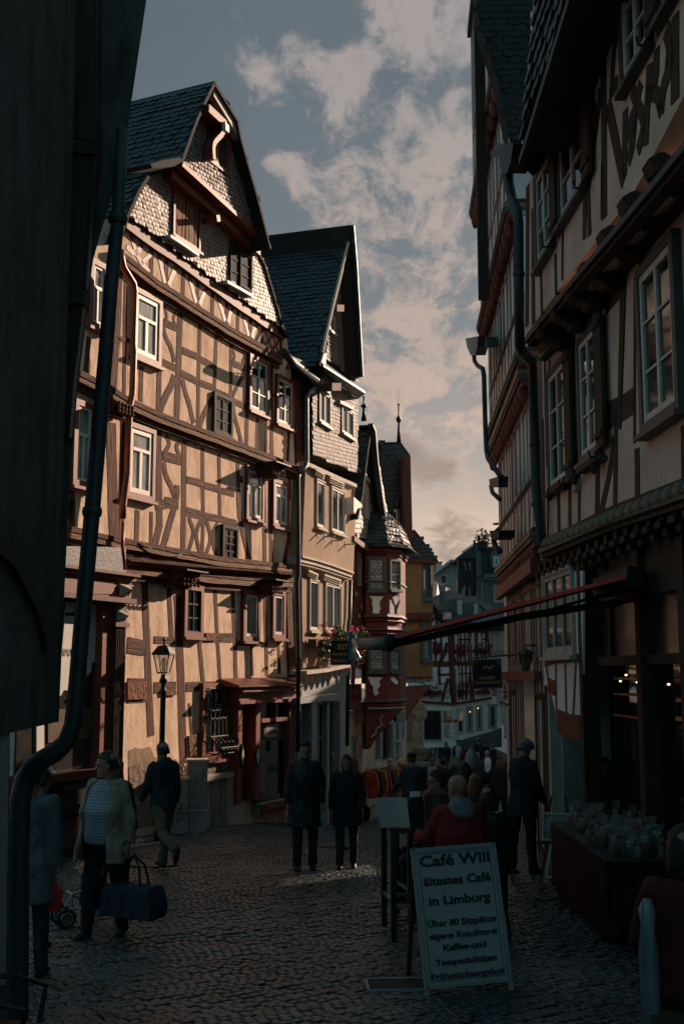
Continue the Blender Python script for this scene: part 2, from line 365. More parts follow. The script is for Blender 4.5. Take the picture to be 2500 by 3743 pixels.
def text(body, size, parent, mt, loc, rot=(math.pi/2, 0, 0), ext=.003, align='CENTER', shear=0, bold=0.0, name='lettering', sx=1.0):
    c = bpy.data.curves.new(name, 'FONT'); c.body = body; c.size = size; c.extrude = ext; c.align_x = align; c.align_y = 'CENTER'; c.shear = shear; c.offset = bold; c.resolution_u = 3
    t = bpy.data.objects.new(name+'_src', c); COL.objects.link(t)
    me = bpy.data.meshes.new_from_object(t.evaluated_get(bpy.context.evaluated_depsgraph_get())); bpy.data.objects.remove(t)
    me.name = name; me.materials.clear(); me.materials.append(M[mt] if isinstance(mt, str) else mt)
    o = bpy.data.objects.new(name, me); COL.objects.link(o); o.parent = parent; o.location = loc; o.rotation_euler = rot; o.scale = (sx, 1, 1); return o
def lerp_path(pts, k):
    return curve(pts, k) if len(pts) > 2 else pts

# ---------------------------------------------------------------- ground
GP = [(-12, 1.75), (0, 1.05), (9, .27), (11, .14), (15.6, 0), (18, -.12), (20, -.28), (23, -.60), (26, -.85), (31, -1.15), (39, -1.75), (44, -1.98), (55, -2.12), (62, -2.18), (400, -2.2)]
def zg(y, x=1.2):
    """height of the paving: it falls away from us, and its left side lies higher along the house fronts"""
    for (a, b), (c, d) in zip(GP, GP[1:]):
        if y <= c: z = b+(d-b)*(max(y, a)-a)/(c-a); break
    else: z = GP[-1][1]
    return z+.36*max(0, min(1, (.7-x)/2.4))*max(0, min(1, (y-18)/4))*max(0, min(1, (44-y)/10))
def gp(x, y):
    r = ray(x, y); t = 2.0
    while t < 150:
        if CAM_Z+r.z*t <= zg(r.y*t, r.x*t): break
        t += .02
    return Vector((r.x*t, r.y*t, zg(r.y*t, r.x*t)))
def at(x, y, Y):
    r = ray(x, y); t = Y/r.y; return Vector((r.x*t, Y, CAM_Z+r.z*t))
VA, VB, VC, VD, VE, VF, VG, VH = (0, 200, 1.2544), (200, 900, 1.568), (200, 1800, 1.4933), (0, 1900, 2.134), (950, 750, 2.24), (950, 1700, 2.24), (1200, 2400, 1.96), (1400, 1850, 2.608)
VI, VJ, VK, VL, VM, VN, VO = (1650, 0, 1.8447), (1650, 700, 1.8447), (1650, 1500, 1.8447), (1700, 2300, 1.96), (0, 2600, 1.96), (800, 2500, 1.7422), (1250, 2900, 1.2544)
# ---------------------------------------------------------------- street
def street():
    ys = [-12, -6, 0, 3, 6, 9, 11, 13, 15.6, 18, 19, 20, 21, 22, 23, 24, 25, 26, 28.5, 31, 33, 35, 37, 39, 41, 44, 50, 55, 62, 80, 120, 400]
    xs = [-300, -60, -20, -8, -4, -2.5, -1.7, -1, -.3, .3, .7, 1.5, 3, 4, 8, 20, 60, 300]
    vs = [(x, y, zg(y, x)-.035) for y in ys for x in xs]; n = len(xs)
    fs = [(r*n+c, r*n+c+1, (r+1)*n+c+1, (r+1)*n+c) for r in range(len(ys)-1) for c in range(n-1)]
    MB().raw(vs, fs).obj('street', mat('street_bed', (.045, .05, .052), .9, .4, 6, .6, 30), kind='structure')
    rnd = random.Random(11); V = []; Fc = []
    for st, ya, yb_, ang in ((.096, 7.6, 24.5, 38), (.16, 24.5, 54, 34)):
        ca, sa = math.cos(R(ang)), math.sin(R(ang)); cs = [(x*ca+y*sa, -x*sa+y*ca) for x in (-6, 9) for y in (ya, yb_)]
        for j in range(int(min(q for _, q in cs)/st)-1, int(max(q for _, q in cs)/st)+2):
            off = rnd.random()*st; wob = rnd.uniform(-.012, .012)
            for i in range(int(min(q for q, _ in cs)/st)-1, int(max(q for q, _ in cs)/st)+2):
                a, b = i*st+off, j*st+wob+.02*math.sin(i*.21+j*.4); x, y = a*ca-b*sa, a*sa+b*ca
                if not (ya < y < yb_ and -5.8 < x < (4.4 if y < 30 else 9.0)): continue
                if y > 22 and x < -3.0+.42*(y-22): continue
                L_ = st*(rnd.choice((.40, .46, .46, .455))); hx, hy = L_*rnd.uniform(.9, 1.06), st*.455*rnd.uniform(.9, 1.02); t = R(ang)+rnd.uniform(-.07, .07)
                z = zg(y, x)+rnd.uniform(-.010, .006)+.012*math.sin(x*1.3+y*.7)*math.sin(y*.9-x*.5); tx, ty = rnd.uniform(-.07, .07), rnd.uniform(-.07, .07); n = len(V); c2, s2 = math.cos(t), math.sin(t)
                for k, zz in ((1, -.035), (.97, -.007), (.74, .0)):
                    for sx_, sy_ in ((-1, -1), (1, -1), (1, 1), (-1, 1)):
                        p, q = sx_*hx*k, sy_*hy*k; V.append((x+p*c2-q*s2, y+p*s2+q*c2, z+zz+p*tx+q*ty))
                for k in (0, 4):
                    for e in range(4): f = (e+1) % 4; Fc.append((n+k+e, n+k+f, n+k+4+f, n+k+4+e))
                Fc.append((n+8, n+9, n+10, n+11))
    m = mat('worn_basalt', (.050, .068, .073), .36, .5, 3.1, .9, 26, spec=.6, col2=(.015, .024, .028), bdist=.012)
    t = m.node_tree; p = t.nodes['Principled BSDF']; src = p.inputs['Base Color'].links[0].from_socket; tcn = t.nodes.new('ShaderNodeTexCoord'); big = t.nodes.new('ShaderNodeTexNoise'); big.inputs['Scale'].default_value = .55; big.inputs['Detail'].default_value = 4
    t.links.new(tcn.outputs['Object'], big.inputs['Vector']); rp = t.nodes.new('ShaderNodeValToRGB'); rp.color_ramp.elements[0].position = .38; rp.color_ramp.elements[1].position = .62; rp.color_ramp.elements[0].color = (.55, .58, .6, 1); rp.color_ramp.elements[1].color = (1.5, 1.42, 1.35, 1); t.links.new(big.outputs[0], rp.inputs[0])
    mx = t.nodes.new('ShaderNodeMix'); mx.data_type = 'RGBA'; mx.blend_type = 'MULTIPLY'; mx.inputs[0].default_value = 1; t.links.new(src, mx.inputs[6]); t.links.new(rp.outputs[0], mx.inputs[7]); t.links.new(mx.outputs[2], p.inputs['Base Color'])
    MB().raw(V, Fc).obj('cobblestones', m, kind='stuff')
    # manhole cover and a drain frame set in the paving
    c = gp(560, 3160); cv = MB().lathe([(.0, .0), (.36, .0), (.36, .012), (.33, .016), (.30, .012), (.22, .014), (.2, .01), (.0, .012)], 24, (0, 0, 0)).obj('manhole_cover', 'dullzinc'); cv.location = c+Vector((0, 0, .012))
    tag(cv, 'round iron manhole cover set in the cobbles behind the striding man', 'manhole cover')
    c = gp(1195, 3092); fr = MB().box((-.38, -.3, -.01), (.38, .3, .012)).box((-.30, -.22, .012), (.30, .22, .018)).obj('drain_cover', 'dullzinc'); fr.location = c+Vector((0, 0, .012))
    tag(fr, 'square flat drain cover in the paving behind the walking couple', 'drain cover')
street()

# ---------------------------------------------------------------- the big half-timbered house on the left
P1 = Fac((-2.1, 24.0), (.414, .910), z0=-.35)
P1.thing('half_timbered_house', 'big crooked half-timbered house with slate-hung gable in full evening sun', 'house')
def house1():
    F = P1; F.wk = .84; F.ps = .007; B = F.beam
    F.v = (0, 0, 1)
    wl = [(95, 800), (420, 800), (1040, 1190), (1052, 1260), (1105, 1700), (1100, 1870), (1098, 2480), (1098, 3120), (560, 3240), (95, 3500)]
    F.poly('wall', 'plaster', wl, -.35, 0)
    # return wall at the far end and the body behind
    F.v = VA
    # slate gable, lower and upper
    G1 = [(590, 735), (610, 690), (650, 612), (690, 552), (718, 530), (775, 535), (1190, 897), (1216, 960), (1250, 1078), (1277, 1170), (1297, 1258)]
    G2 = [(835, 490), (908, 305), (982, 190), (1062, 320), (1105, 400), (1150, 600), (1205, 835)]
    g1, g2 = F.Q(G1, .14), F.Q(G2, .52)
    gb = MB().prism(g1, -.3, .135).obj('slate_gable', 'slate_back', F.root)
    m = MB(); us = [p[0] for p in g1]; zs = [p[1] for p in g1]
    holes = []
    def hole(tl, br, w):
        holes.append(F.rect(tl, br, w))
    hole((795, 590), (912, 905), .14); hole((1055, 850), (1150, 1090), .14)
    F_in = lambda a, b: inpoly(a, b, g1) and not any(h[0] < a < h[1] and h[2] < b < h[3] for h in holes)
    slates(m, (0, -.137, 0), (1, 0, 0), (0, 0, 1), (0, -1, 0), min(us), max(us), min(zs), max(zs), .125, .085, F_in, .013, .13, 3)
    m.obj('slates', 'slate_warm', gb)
    gb2 = MB().prism(g2, -.3, .515).obj('slate_gable', 'slate_back', F.root); m = MB(); us = [p[0] for p in g2]; zs = [p[1] for p in g2]
    h2 = F.rect((945, 300), (1045, 560), .52)
    slates(m, (0, -.517, 0), (1, 0, 0), (0, 0, 1), (0, -1, 0), min(us), max(us), min(zs), max(zs), .12, .085, lambda a, b: inpoly(a, b, g2) and not (h2[0] < a < h2[1] and h2[2] < b < h2[3]), .02, .10, 5)
    m.obj('slates', 'slate_warm', gb2)
    # roof sheets: profile pushed back along the ridge
    prof_l = F.Q([(985, 120), (945, 200), (903, 292), (832, 487)], .78)
    prof_l2 = F.Q([(832, 487), (775, 522), (718, 520), (683, 548), (640, 612), (605, 690), (580, 745), (540, 850)], .24)
    prof_r = F.Q([(985, 120), (1095, 300), (1112, 390), (1182, 640), (1246, 888)], .78)
    prof_r2 = F.Q([(1188, 900), (1218, 955), (1254, 1074), (1282, 1168), (1303, 1262), (1330, 1285)], .19)
    sheet = lambda p, w1, w0, left, nm: roof_sheet(F, p, w1, w0, left, nm, seed=7)
    sheet(prof_l, .78, -8, True, 'roof'); sheet(prof_l2, .24, -8, True, 'roof'); sheet(prof_r, .78, -8, False, 'roof'); sheet(prof_r2, .19, -8, False, 'roof')
    # verge boards with a slated face, soffit under the jettied top gable
    vb = [(985, 150), (1068, 285), (1090, 330), (1112, 395), (1180, 650), (1240, 885), (1205, 850), (1160, 690), (1105, 410), (1060, 322), (982, 192)]
    F.poly('verge_board', 'oxblood', vb, .44, .60)
    st = [(985, 128), (1090, 300), (1112, 392), (1103, 400), (1062, 318), (983, 188)]
    sp = F.Q(st, .74); MB().prism(sp, .60, .73).obj('verge_strip', 'slate_warm', F.root)
    F.beam('soffit_beam', 'redwood_h', [(790, 545), (1000, 725), (1195, 905)], .16, .36)
    F.beam('soffit_beam', 'redwood_h', [(838, 500), (1010, 660), (1215, 850)], .09, .56)
    u0, u1 = F.q(832, 500, .5)[0], F.q(1215, 850, .5)[0]; z0, z1 = F.q(832, 505, .5)[1], F.q(1215, 855, .5)[1]
    MB().loft([[(u0, -.12, z0-.12), (u0, -.54, z0), (u0, -.54, z0+.06), (u0, -.12, z0+.0)], [(u1, -.12, z1-.12), (u1, -.54, z1), (u1, -.54, z1+.06), (u1, -.12, z1)]]).obj('soffit', 'redwood_h', F.root)
    # hoist opening at the top, shutters, gable window
    o = F.win((945, 290), (1050, 560), 2, 1, 'redwood', 'redwood', 'glass_dark', .52, .05, .07, False, deep=.12)
    bp = F.beam('hoist_beam', 'redwood', [(1040, 330), (1020, 365), (985, 410), (985, 480)], .10, .78, .5, 4); F.beam('hoist_beam', 'redwood_h', [(960, 245), (1040, 320)], .16, .85, .52)
    F.poly('cable_box', 'white', [(1034, 305), (1052, 325), (1052, 358), (1036, 345)], .84, .92)
    sh = F.win((795, 590), (915, 910), 1, 1, 'redwood', 'redwood', 'glass_dark', .16, .06, .03, True, deep=.06)
    for tl, br in (((805, 605), (848, 850)), ((858, 645), (905, 890))):
        u0, u1, za, zb = F.rect(tl, br, .17); m = MB(); k = 4
        for i in range(k): m.box((u0+(u1-u0)*i/k+.004, -.10, za), (u0+(u1-u0)*(i+1)/k-.004, -.165-.006*(i % 2), zb))
        m.obj('shutter', mat('weathered_shutter', (.30, .12, .045), .8, .5, 3, .8, 5, W_, col2=(.10, .05, .03), bdist=.02), F.root)
    F.win((1055, 855), (1102, 1080), 1, 3, 'darkwood', 'darkwood', 'glass', .16, .04, .03, False, deep=.06); F.win((1103, 890), (1152, 1092), 1, 3, 'darkwood', 'darkwood', 'glass', .16, .04, .03, False, deep=.06)
    F.beam('sill', 'white', [(1045, 1040), (1160, 1105)], .06, .25, .14); F.beam('sill', 'white', [(785, 830), (915, 918)], .06, .25, .14)
    F.beam('corner_bracket', 'redwood', [(1000, 735), (1005, 765)], .14, .5)
    # red fascia under the slates
    B('gable_fascia', 'oxblood', [(585, 765), (800, 920), (1000, 1068), (1305, 1285)], .26, .09)
    F.poly('gutter_end', 'slate_back', [(690, 500), (750, 482), (830, 470), (838, 490), (800, 512), (700, 520)], .25, .78)
    # ---- frieze storey
    F.v = VB
    top = lambda x: -150+(x-424)*.745+8; bot = lambda x: 78+(x-400)*.63
    for i, x in enumerate([555, 640, 737, 820, 905, 985, 1050, 1120, 1190, 1295]):
        B('post', 'timber_v', [(x+4, top(x+4)), (x, bot(x))], .15, .06)
    for a, b_, c in ((430, 470, 530), ):
        B('brace', 'redwood', [(415, top(415)+150), (470, 40), (525, top(525)+15)], .13, .055, smooth=3); B('brace', 'redwood', [(425, top(425)+20), (480, 60), (545, 150)], .13, .05, smooth=3); B('brace', 'redwood', [(500, 95), (540, 60), (580, 10)], .11, .05, smooth=3)
    for x0, x1 in ((575, 640), (750, 820), (915, 985), (1062, 1120)):
        B('brace', 'redwood', [(x0, top(x0)+8), (x0+22, top(x0)+70), (x1-6, bot(x1)-18)], .13, .05, smooth=3)
    for x0, x1 in ((650, 725), (828, 895), (992, 1045), (1128, 1180)):
        B('brace', 'redwood', [(x1, top(x1)+10), (x1-35, top(x1)+55), (x0+6, bot(x0)-12)], .13, .05, smooth=3)
    for x0, x1 in ((1195, 1250), (1240, 1290)):
        B('brace', 'redwood', [(x0, top(x0)+20), (x0+22, top(x0)+75), (x1, bot(x1)-8)], .10, .05, smooth=3); B('brace', 'redwood', [(x1, top(x1)+12), (x1-15, top(x1)+60), (x0, bot(x0)-12)], .10, .055, smooth=3)
    def bressummer(pts, t, w, parts=3):
        for k in range(parts):
            off = (k-(parts-1)/2)*t/parts
            P = [(u, z-off) for u, z in F.Q(pts, w)]
            MB().prism(jag(P, t/parts*.96, F.rnd, .3, .16), -.02, w-.045*k+.03*(k == 1)).obj('bressummer', 'timber_h' if k != 1 else mat('ochre_oak', (.27, .12, .045), .8, .5, 3, 1, 6, H_, col2=(.08, .04, .025), bdist=.03), F.root)
    bressummer([(380, 65), (600, 238), (740, 325), (1000, 492), (1310, 665)], .30, .16)
    bressummer([(150, 760), (320, 842), (450, 925), (600, 992), (850, 1085), (1000, 1140), (1250, 1235), (1400, 1300)], .30, .18)
    # ---- second floor
    P = lambda *pts, w=.17, nm='post', **k: B(nm, 'timber_v', list(pts), w, **k)
    P((375, 130), (360, 500), (338, 850), w=.22); P((410, 200), (400, 860), w=.12); P((612, 310), (602, 700), (598, 945)); P((722, 372), (712, 700), (702, 990), w=.22)
    P((835, 432), (828, 700), (822, 1030), w=.14); P((928, 492), (918, 830), w=.14); P((1014, 560), (1010, 870), w=.15); P((1112, 605), (1100, 1150), w=.18); P((1242, 690), (1245, 1200), w=.2); P((500, 690), (495, 890), w=.16); P((1165, 985), (1160, 1172), w=.15); P((1215, 1000), (1212, 1195), w=.13); P((1345, 1060), (1335, 1240), w=.14)
    RL = lambda *pts, w=.17, nm='rail', **k: B(nm, 'timber_h', list(pts), w, **k)
    RL((630, 436), (702, 470)); RL((615, 660), (692, 700)); RL((735, 595), (822, 632)); RL((835, 645), (920, 690)); RL((728, 728), (822, 775)); RL((830, 780), (920, 815)); RL((915, 825), (1015, 868), w=.12); RL((1018, 670), (1095, 700)); RL((1022, 885), (1100, 920)); RL((365, 525), (440, 545), w=.1); RL((330, 530), (380, 545), w=.12); RL((1245, 850), (1280, 865), w=.1)
    C = lambda *pts, w=.15, **k: B('brace', 'timber_v', list(pts), w, .055, smooth=4, **k)
    C((632, 345), (645, 400), (632, 440), w=.08); C((695, 380), (685, 420), (700, 460), w=.08); C((622, 455), (640, 520), (668, 580), (690, 665), w=.14); C((690, 745), (670, 800), (640, 860), (605, 945), w=.2)
    C((735, 760), (750, 830), (775, 910), (800, 1015), w=.16); C((905, 870), (880, 920), (850, 980), (835, 1035), w=.16); C((1018, 880), (1035, 980), (1060, 1070), (1072, 1135), w=.17); C((1090, 730), (1065, 770), (1035, 830), (1018, 870), w=.12); C((1022, 590), (1035, 630), (1022, 668), w=.08); C((1088, 640), (1078, 660), (1090, 695), w=.08)
    F.win((448, 222), (606, 700), 2, 1, transom=.62, tw=.10, sw=.09); F.win((912, 832), (1016, 1108), 2, 3, 'darkwood', 'darkwood', 'glass', .04, .07, .035); F.win((1116, 612), (1224, 985), 2, 3, 'redwood', 'white', 'glass', .04, .08, .05); F.win((1270, 728), (1368, 1058), 2, 3, 'redwood', 'white', 'glass', .04, .08, .05)
    F.win((205, 60), (292, 498), 2, 1, transom=.62, tw=.10); F.win((115, 870), (218, 1395), 2, 1, transom=.62, tw=.10)
    P((200, 520), (180, 720), w=.14); P((290, 500), (270, 760), w=.16); P((100, 1400), (85, 1560), w=.2); P((1395, 760), (1420, 1290), w=.55, nm='corner_post')
    # ---- first floor
    P((598, 1045), (604, 1600), (575, 1735), w=.22); P((745, 1112), (742, 1500), (738, 1760), w=.2); P((850, 1152), (853, 1600), (848, 1770), w=.14); P((944, 1192), (950, 1560), w=.14); P((1050, 1240), (1060, 1560), w=.17); P((325, 1010), (345, 1680), w=.34); P((395, 1000), (385, 1690), w=.18)
    P((1200, 1340), (1205, 1820), w=.20); P((1235, 1340), (1240, 1830), w=.16); P((1345, 1320), (1350, 1450), w=.14)
    RL((622, 1200), (728, 1228), w=.22); RL((760, 1338), (855, 1362)); RL((858, 1368), (945, 1392)); RL((955, 1400), (1030, 1418)); RL((755, 1520), (850, 1542), w=.2); RL((850, 1542), (945, 1562)); RL((945, 1560), (1045, 1588)); RL((580, 1480), (640, 1478), w=.24); RL((635, 1465), (712, 1480), w=.24); RL((1055, 1330), (1080, 1340))
    C((640, 1085), (660, 1130), (630, 1190), w=.12); C((722, 1120), (700, 1150), (726, 1215), w=.12); C((628, 1235), (640, 1310), (672, 1380), (690, 1440), (680, 1500), w=.16); C((705, 1370), (700, 1450), (665, 1580), (620, 1735), w=.2)
    F.v = VC
    C((735, 135), (758, 205), (752, 260), (728, 335), w=.13); C((805, 145), (778, 210), (780, 265), (800, 345), w=.13); C((830, 150), (850, 220), (850, 270), (828, 345), w=.13); C((893, 170), (868, 220), (868, 280), (890, 355), w=.13)
    P((455, 95), (448, 280), w=.16); P((530, 105), (528, 300), w=.12); P((100, 30), (95, 220), w=.2)
    C((1005, 0), (1010, 100), (1030, 220), (1068, 385), w=.2); C((1285, 190), (1270, 300), (1250, 400), w=.18); P((1190, 260), (1188, 400), w=.16)
    F.v = VB
    F.win((418, 1000), (568, 1468), 2, 1, transom=.68, tw=.09, sw=.09); F.win((1098, 1252), (1195, 1590), 2, 1, transom=.7, tw=.08, sw=.07); F.win((1250, 1330), (1338, 1625), 2, 1, transom=.7, tw=.08, sw=.07)
    F.v = VC; F.win((915, 172), (998, 388), 2, 4, 'darkwood', 'darkwood', 'glass_dark', .05, .07, .03)
    # ---- carved first-floor bressummer
    bressummer([(95, 232), (380, 292), (700, 348), (900, 388), (1300, 425)], .28, .26, 3); bressummer([(390, 420), (700, 462), (1000, 492), (1305, 505)], .34, .16, 3)
    m = MB(); pts = F.Q([(400, 372), (700, 402), (1000, 425), (1290, 450)], .24); Pp = curve(pts, 10)
    for (u, z), (u2, z2) in zip(Pp, Pp[1:]):
        for k in range(3):
            a = u+(u2-u)*k/3; zz = z+(z2-z)*k/3; m.tube([(a, -.17, zz+.06), (a+.06, -.25, zz), (a+.11, -.17, zz-.06)], .03, 5)
    m.obj('rope_moulding', 'timber_h', F.root)
    # ---- carved beam heads
    def head(x0, y0, x1, y1, w, cap=False):
        u0, u1, z0, z1 = F.rect((x0, y0), (x1, y1), w*.6); m = MB(); n = 5
        for i in range(n):
            za, zb = z0+(z1-z0)*i/n, z0+(z1-z0)*(i+1)/n; e = .03*(i % 2)+.06*i/n
            m.box((u0+e*.3, -.02, za+.004), (u1-e*.3, -(w*.55+w*.45*i/n+e), zb))
        for k in range(5):
            for j in range(3): m.ball((u0+(u1-u0)*(k+.5)/5, -w*.95-.02, z0+(z1-z0)*(j+.6)/3), .035, 6, 4)
        m.obj('beam_head', 'timber_h', F.root)
        if cap: MB().box((u0-.05, -.02, z1+.003), (u1+.05, -w-.14, z1+.03)).obj('lead_cap', 'dullzinc', F.root)
    head(655, 430, 755, 530, .42, True); head(1145, 482, 1210, 565, .4, True)
    F.v = VB; head(318, 890, 412, 990, .4); head(1205, 1245, 1280, 1335, .42, True)
    # ---- ground floor
    F.v = VC
    P((492, 485), (510, 900), (528, 1330), w=.24); P((625, 510), (640, 800), w=.17); P((672, 560), (690, 1000), (705, 1480), w=.30); P((790, 792), (812, 1040), w=.16); P((878, 520), (890, 800), (905, 1020), w=.15); P((972, 530), (985, 800), (990, 1012), w=.17); P((1148, 560), (1160, 1000), w=.18); P((1075, 838), (1080, 1000), w=.13); P((1222, 820), (1228, 990), w=.15); P((1285, 540), (1300, 1010), w=.34, nm='corner_post'); P((735, 1150), (750, 1330), w=.08)
    RL((400, 832), (490, 850), w=.32); RL((545, 805), (660, 810), w=.16); RL((822, 790), (970, 792), w=.22); RL((400, 1082), (508, 1085), w=.5); RL((545, 1065), (665, 1062), w=.25); RL((720, 1062), (985, 1048), w=.2); RL((990, 822), (1140, 828), w=.12)
    for pts in ([(402, 1035), (505, 1035), (505, 1128), (402, 1132)], [(590, 1080), (665, 1078), (668, 1105), (592, 1108)], [(830, 770), (880, 770), (882, 808), (832, 810)], [(735, 1330), (810, 1310), (815, 1420), (740, 1440)], [(940, 1280), (990, 1270), (995, 1330), (945, 1340)]):
        F.poly('brick_patch', 'brick', pts, -.02, .045)
    F.win((708, 500), (806, 792), 2, 3, 'redwood', 'iron', 'glass_dark', .05, .10, .02); F.win((1028, 528), (1118, 815), 1, 1, 'redwood', 'white', 'glass', .05, .10, .06); F.win((1188, 535), (1255, 800), 1, 1, 'redwood', 'white', 'glass', .05, .09, .06)
    # rubble plinth where the plaster has gone
    F.poly('plinth', 'stone', [(830, 1500), (880, 1460), (990, 1430), (1000, 1530), (835, 1545)], -.02, .06)
    damp = plaster('damp_patch', (.30, .215, .155), (.4, .42, .42), .8)
    F.poly('damp_patch', damp, [(404, 1410), (440, 1392), (475, 1400), (520, 1385), (545, 1440), (600, 1470), (660, 1455), (700, 1490), (705, 1800), (404, 1840)], -.02, .004); F.poly('damp_patch', 'stone', [(408, 1500), (455, 1480), (510, 1495), (530, 1560), (500, 1640), (408, 1660)], -.02, .010)
    # cellar hatch of grey boards and stone slab
    F.poly('cellar_lintel', 'lightstone', [(828, 1545), (1008, 1520), (1008, 1560), (940, 1556), (830, 1580)], -.02, .16)
    F.v = VN
    F.poly('cellar_door', 'cabinet', [(-30, 600), (12, 590), (12, 915), (-30, 920)], -.02, .10); F.poly('cellar_door', 'cabinet', [(22, 585), (50, 580), (40, 905), (18, 910)], -.02, .10); F.poly('cellar_pier', 'lightstone', [(62, 572), (132, 555), (136, 880), (62, 905)], -.02, .14)
    # grille window
    F.v = VC
    F.win((806, 1040), (936, 1450), 2, 2, 'redwood', 'redwood', 'glass_dark', .06, .10, .05)
    g = MB(); us = [F.q(x, 1240, .1)[0] for x in (840, 862, 884, 906, 926)]; zt = F.q(870, 1070, .1)[1]; zm = F.q(880, 1330, .1)[1]; zb = F.q(890, 1425, .2)[1]
    prof = [(zt, .12), (zm+(zt-zm)*.5, .13), (zm, .16), (zm-.12, .30), (zb+.12, .40), (zb, .30), (zb-.04, .12)]
    for u in us: g.tube([(u, -w, z) for z, w in prof], .012, 5)
    for k in range(4): g.tube([(us[0]+(us[-1]-us[0])*(k+.5)/4+.085*math.cos(t*.524), -.15, zm+.42+.085*math.sin(t*.524)) for t in range(13)], .012, 5)
    for k in range(4):
        c0 = us[0]+(us[-1]-us[0])*(k+.5)/4
        g.tube([(c0+(.02+.012*t)*math.cos(t*.7), -.36-.005*t, zb+.18+(.02+.012*t)*math.sin(t*.7)) for t in range(12)], .010, 5)
    for z, w in ((zt, .12), (zt-.35, .12), (zm, .17), (zb+.12, .41), (zb, .31)): g.tube([(us[0]-.03, -w, z), (us[-1]+.03, -w, z)], .014, 5)
    for sgn, u in ((-1, us[0]), (1, us[-1])): g.tube([(u, -.06, zb+.02), (u+sgn*.02, -.2, zb), (u, -.31, zb)], .012, 5)
    g.obj('window_grille', 'black', F.root)
    # ---- boutique front: copper hood, frame, door, display window
    hood = F.Q([(978, 1022), (1328, 1022)], .35); (u0, z1), (u1, _) = hood; zt = F.q(1150, 1060, .45)[1]
    MB().loft([[(u0, -.02, zt+.17), (u0, -.48, zt+.035), (u0, -.48, zt), (u0, -.02, zt)], [(u1, -.02, zt+.19), (u1, -.48, zt+.04), (u1, -.48, zt), (u1, -.02, zt)]]).obj('hood', mat('brown_sheet_hood', (.15, .05, .032), .45, .3, 5, .3, 12, metal=.3), F.root)
    u0, u1 = F.q(995, 1150, .25)[0], F.q(1318, 1150, .25)[0]; zf0 = F.q(1150, 1140, .25)[1]
    m = MB().box((u0, -.02, zf0), (u1, -.30, zt-.002)).box((u0-.05, -.02, zf0-.03), (u1+.05, -.36, zf0+.04)).box((u0-.04, -.02, zt-.10), (u1+.04, -.42, zt-.04)); m.obj('shop_fascia', 'redwood_h', F.root)
    zg0 = F.q(1050, 1640, .1)[1]-.15; zsill = F.q(1200, 1690, .25)[1]
    jm = lambda x0, x1, w, z0=zg0: MB().box((F.q(x0, 1300, w)[0], -.0, z0), (F.q(x1, 1300, w)[0], -w, zf0-.002)).obj('door_jamb', 'redwood', F.root)
    jm(1003, 1024, .24); jm(1100, 1122, .26); jm(1282, 1302, .26)
    dm = MB(); a, b_ = F.q(1025, 1300, .06)[0], F.q(1100, 1300, .06)[0]
    for k in range(6): dm.box((a+(b_-a)*k/6+.003, -.02, zg0), (a+(b_-a)*(k+1)/6-.003, -.06-.008*(k % 2), zf0-.004))
    d = dm.obj('door', 'oxblood', F.root)
    ug, uh = F.q(1122, 1300, .2)[0], F.q(1282, 1300, .2)[0]; ztr = F.q(1200, 1240, .2)[1]
    w_ = MB().box((ug, -.02, ztr-.04), (uh, -.24, ztr+.04)).box(((ug+uh)/2-.025, -.02, ztr+.038), ((ug+uh)/2+.025, -.22, zf0-.002)).obj('shop_window', 'redwood_h', F.root)
    MB().box((ug, -.02, zsill-.10), (uh+.06, -.34, zsill-.001)).obj('sill', 'redwood_h', w_); MB().box((ug, -.02, zsill-.22), (uh+.02, -.27, zsill-.12)).obj('sill_board', 'redwood_h', w_)
    MB().box((ug, -.10, zsill), (uh, -.12, zf0-.01)).obj('pane', 'glass_dark', w_)
    MB().box((ug, -.02, zg0-.1), (uh+.1, -.2, zsill-.225)).obj('stall_riser', 'lightstone', F.root)
    us_ = (ug+uh)/2; zs_ = F.q(1200, 1295, .13)[1]
    MB().box((ug+.01, -.121, zs_-.22), (uh-.01, -.124, ztr-.045)).obj('sign_panel', mat('olive_panel', (.09, .06, .022), .6, .1, 4, 0), w_)
    text("EMMA'S", .20, w_, 'paper', (us_, -.128, zs_+.04), bold=.004, sx=.8); text('BOUTIQUE', .085, w_, 'paper', (us_, -.128, zs_-.12), bold=.002)
    text('ptains', .22, w_, mat('faint_script', (.10, .09, .08), .6, .1, 3, 0), (us_+.05, -.128, F.q(1200, 1505, .13)[1]), shear=.35)
    # dim stock behind the pane: posters, dressed forms
    MB().box((ug+.05, -.121, zsill+.25), (ug+.38, -.125, zsill+.85)).obj('poster', mat('teal_card', (.10, .16, .17), .7, .5, 3, 0, col2=(.25, .2, .16)), w_)
    for x in (1022, 1105):
        u = F.q(x+3, 1440, .27)[0]; z = F.q(x, 1440, .27)[1]
        MB().prism([(u-.05, z), (u, z+.16), (u+.05, z), (u, z-.16)], .24, .29).obj('diamond_knob', 'white', F.root); MB().prism([(u-.08, z), (u, z+.24), (u+.08, z), (u, z-.24)], .22, .272).obj('diamond_plate', 'iron', F.root)
    MB().box((F.q(1300, 1390, .2)[0], -.02, F.q(1300, 1410, .2)[1]), (F.q(1318, 1390, .2)[0], -.3, F.q(1300, 1375, .2)[1])).obj('alarm_box', 'white', F.root)
    # downpipe: painted copper, with its swan neck
    F.v = VB
    pts = [(382, 20), (385, 70), (395, 120), (455, 215), (460, 260), (450, 560), (455, 600), (448, 830), (445, 860), (432, 915), (425, 1070), (418, 1300), (395, 1480), (390, 1560)]
    MB().tube([(u, -.34, z) for u, z in F.Q(pts, .34)], .06, 10).obj('downpipe', 'copper', F.root, True)
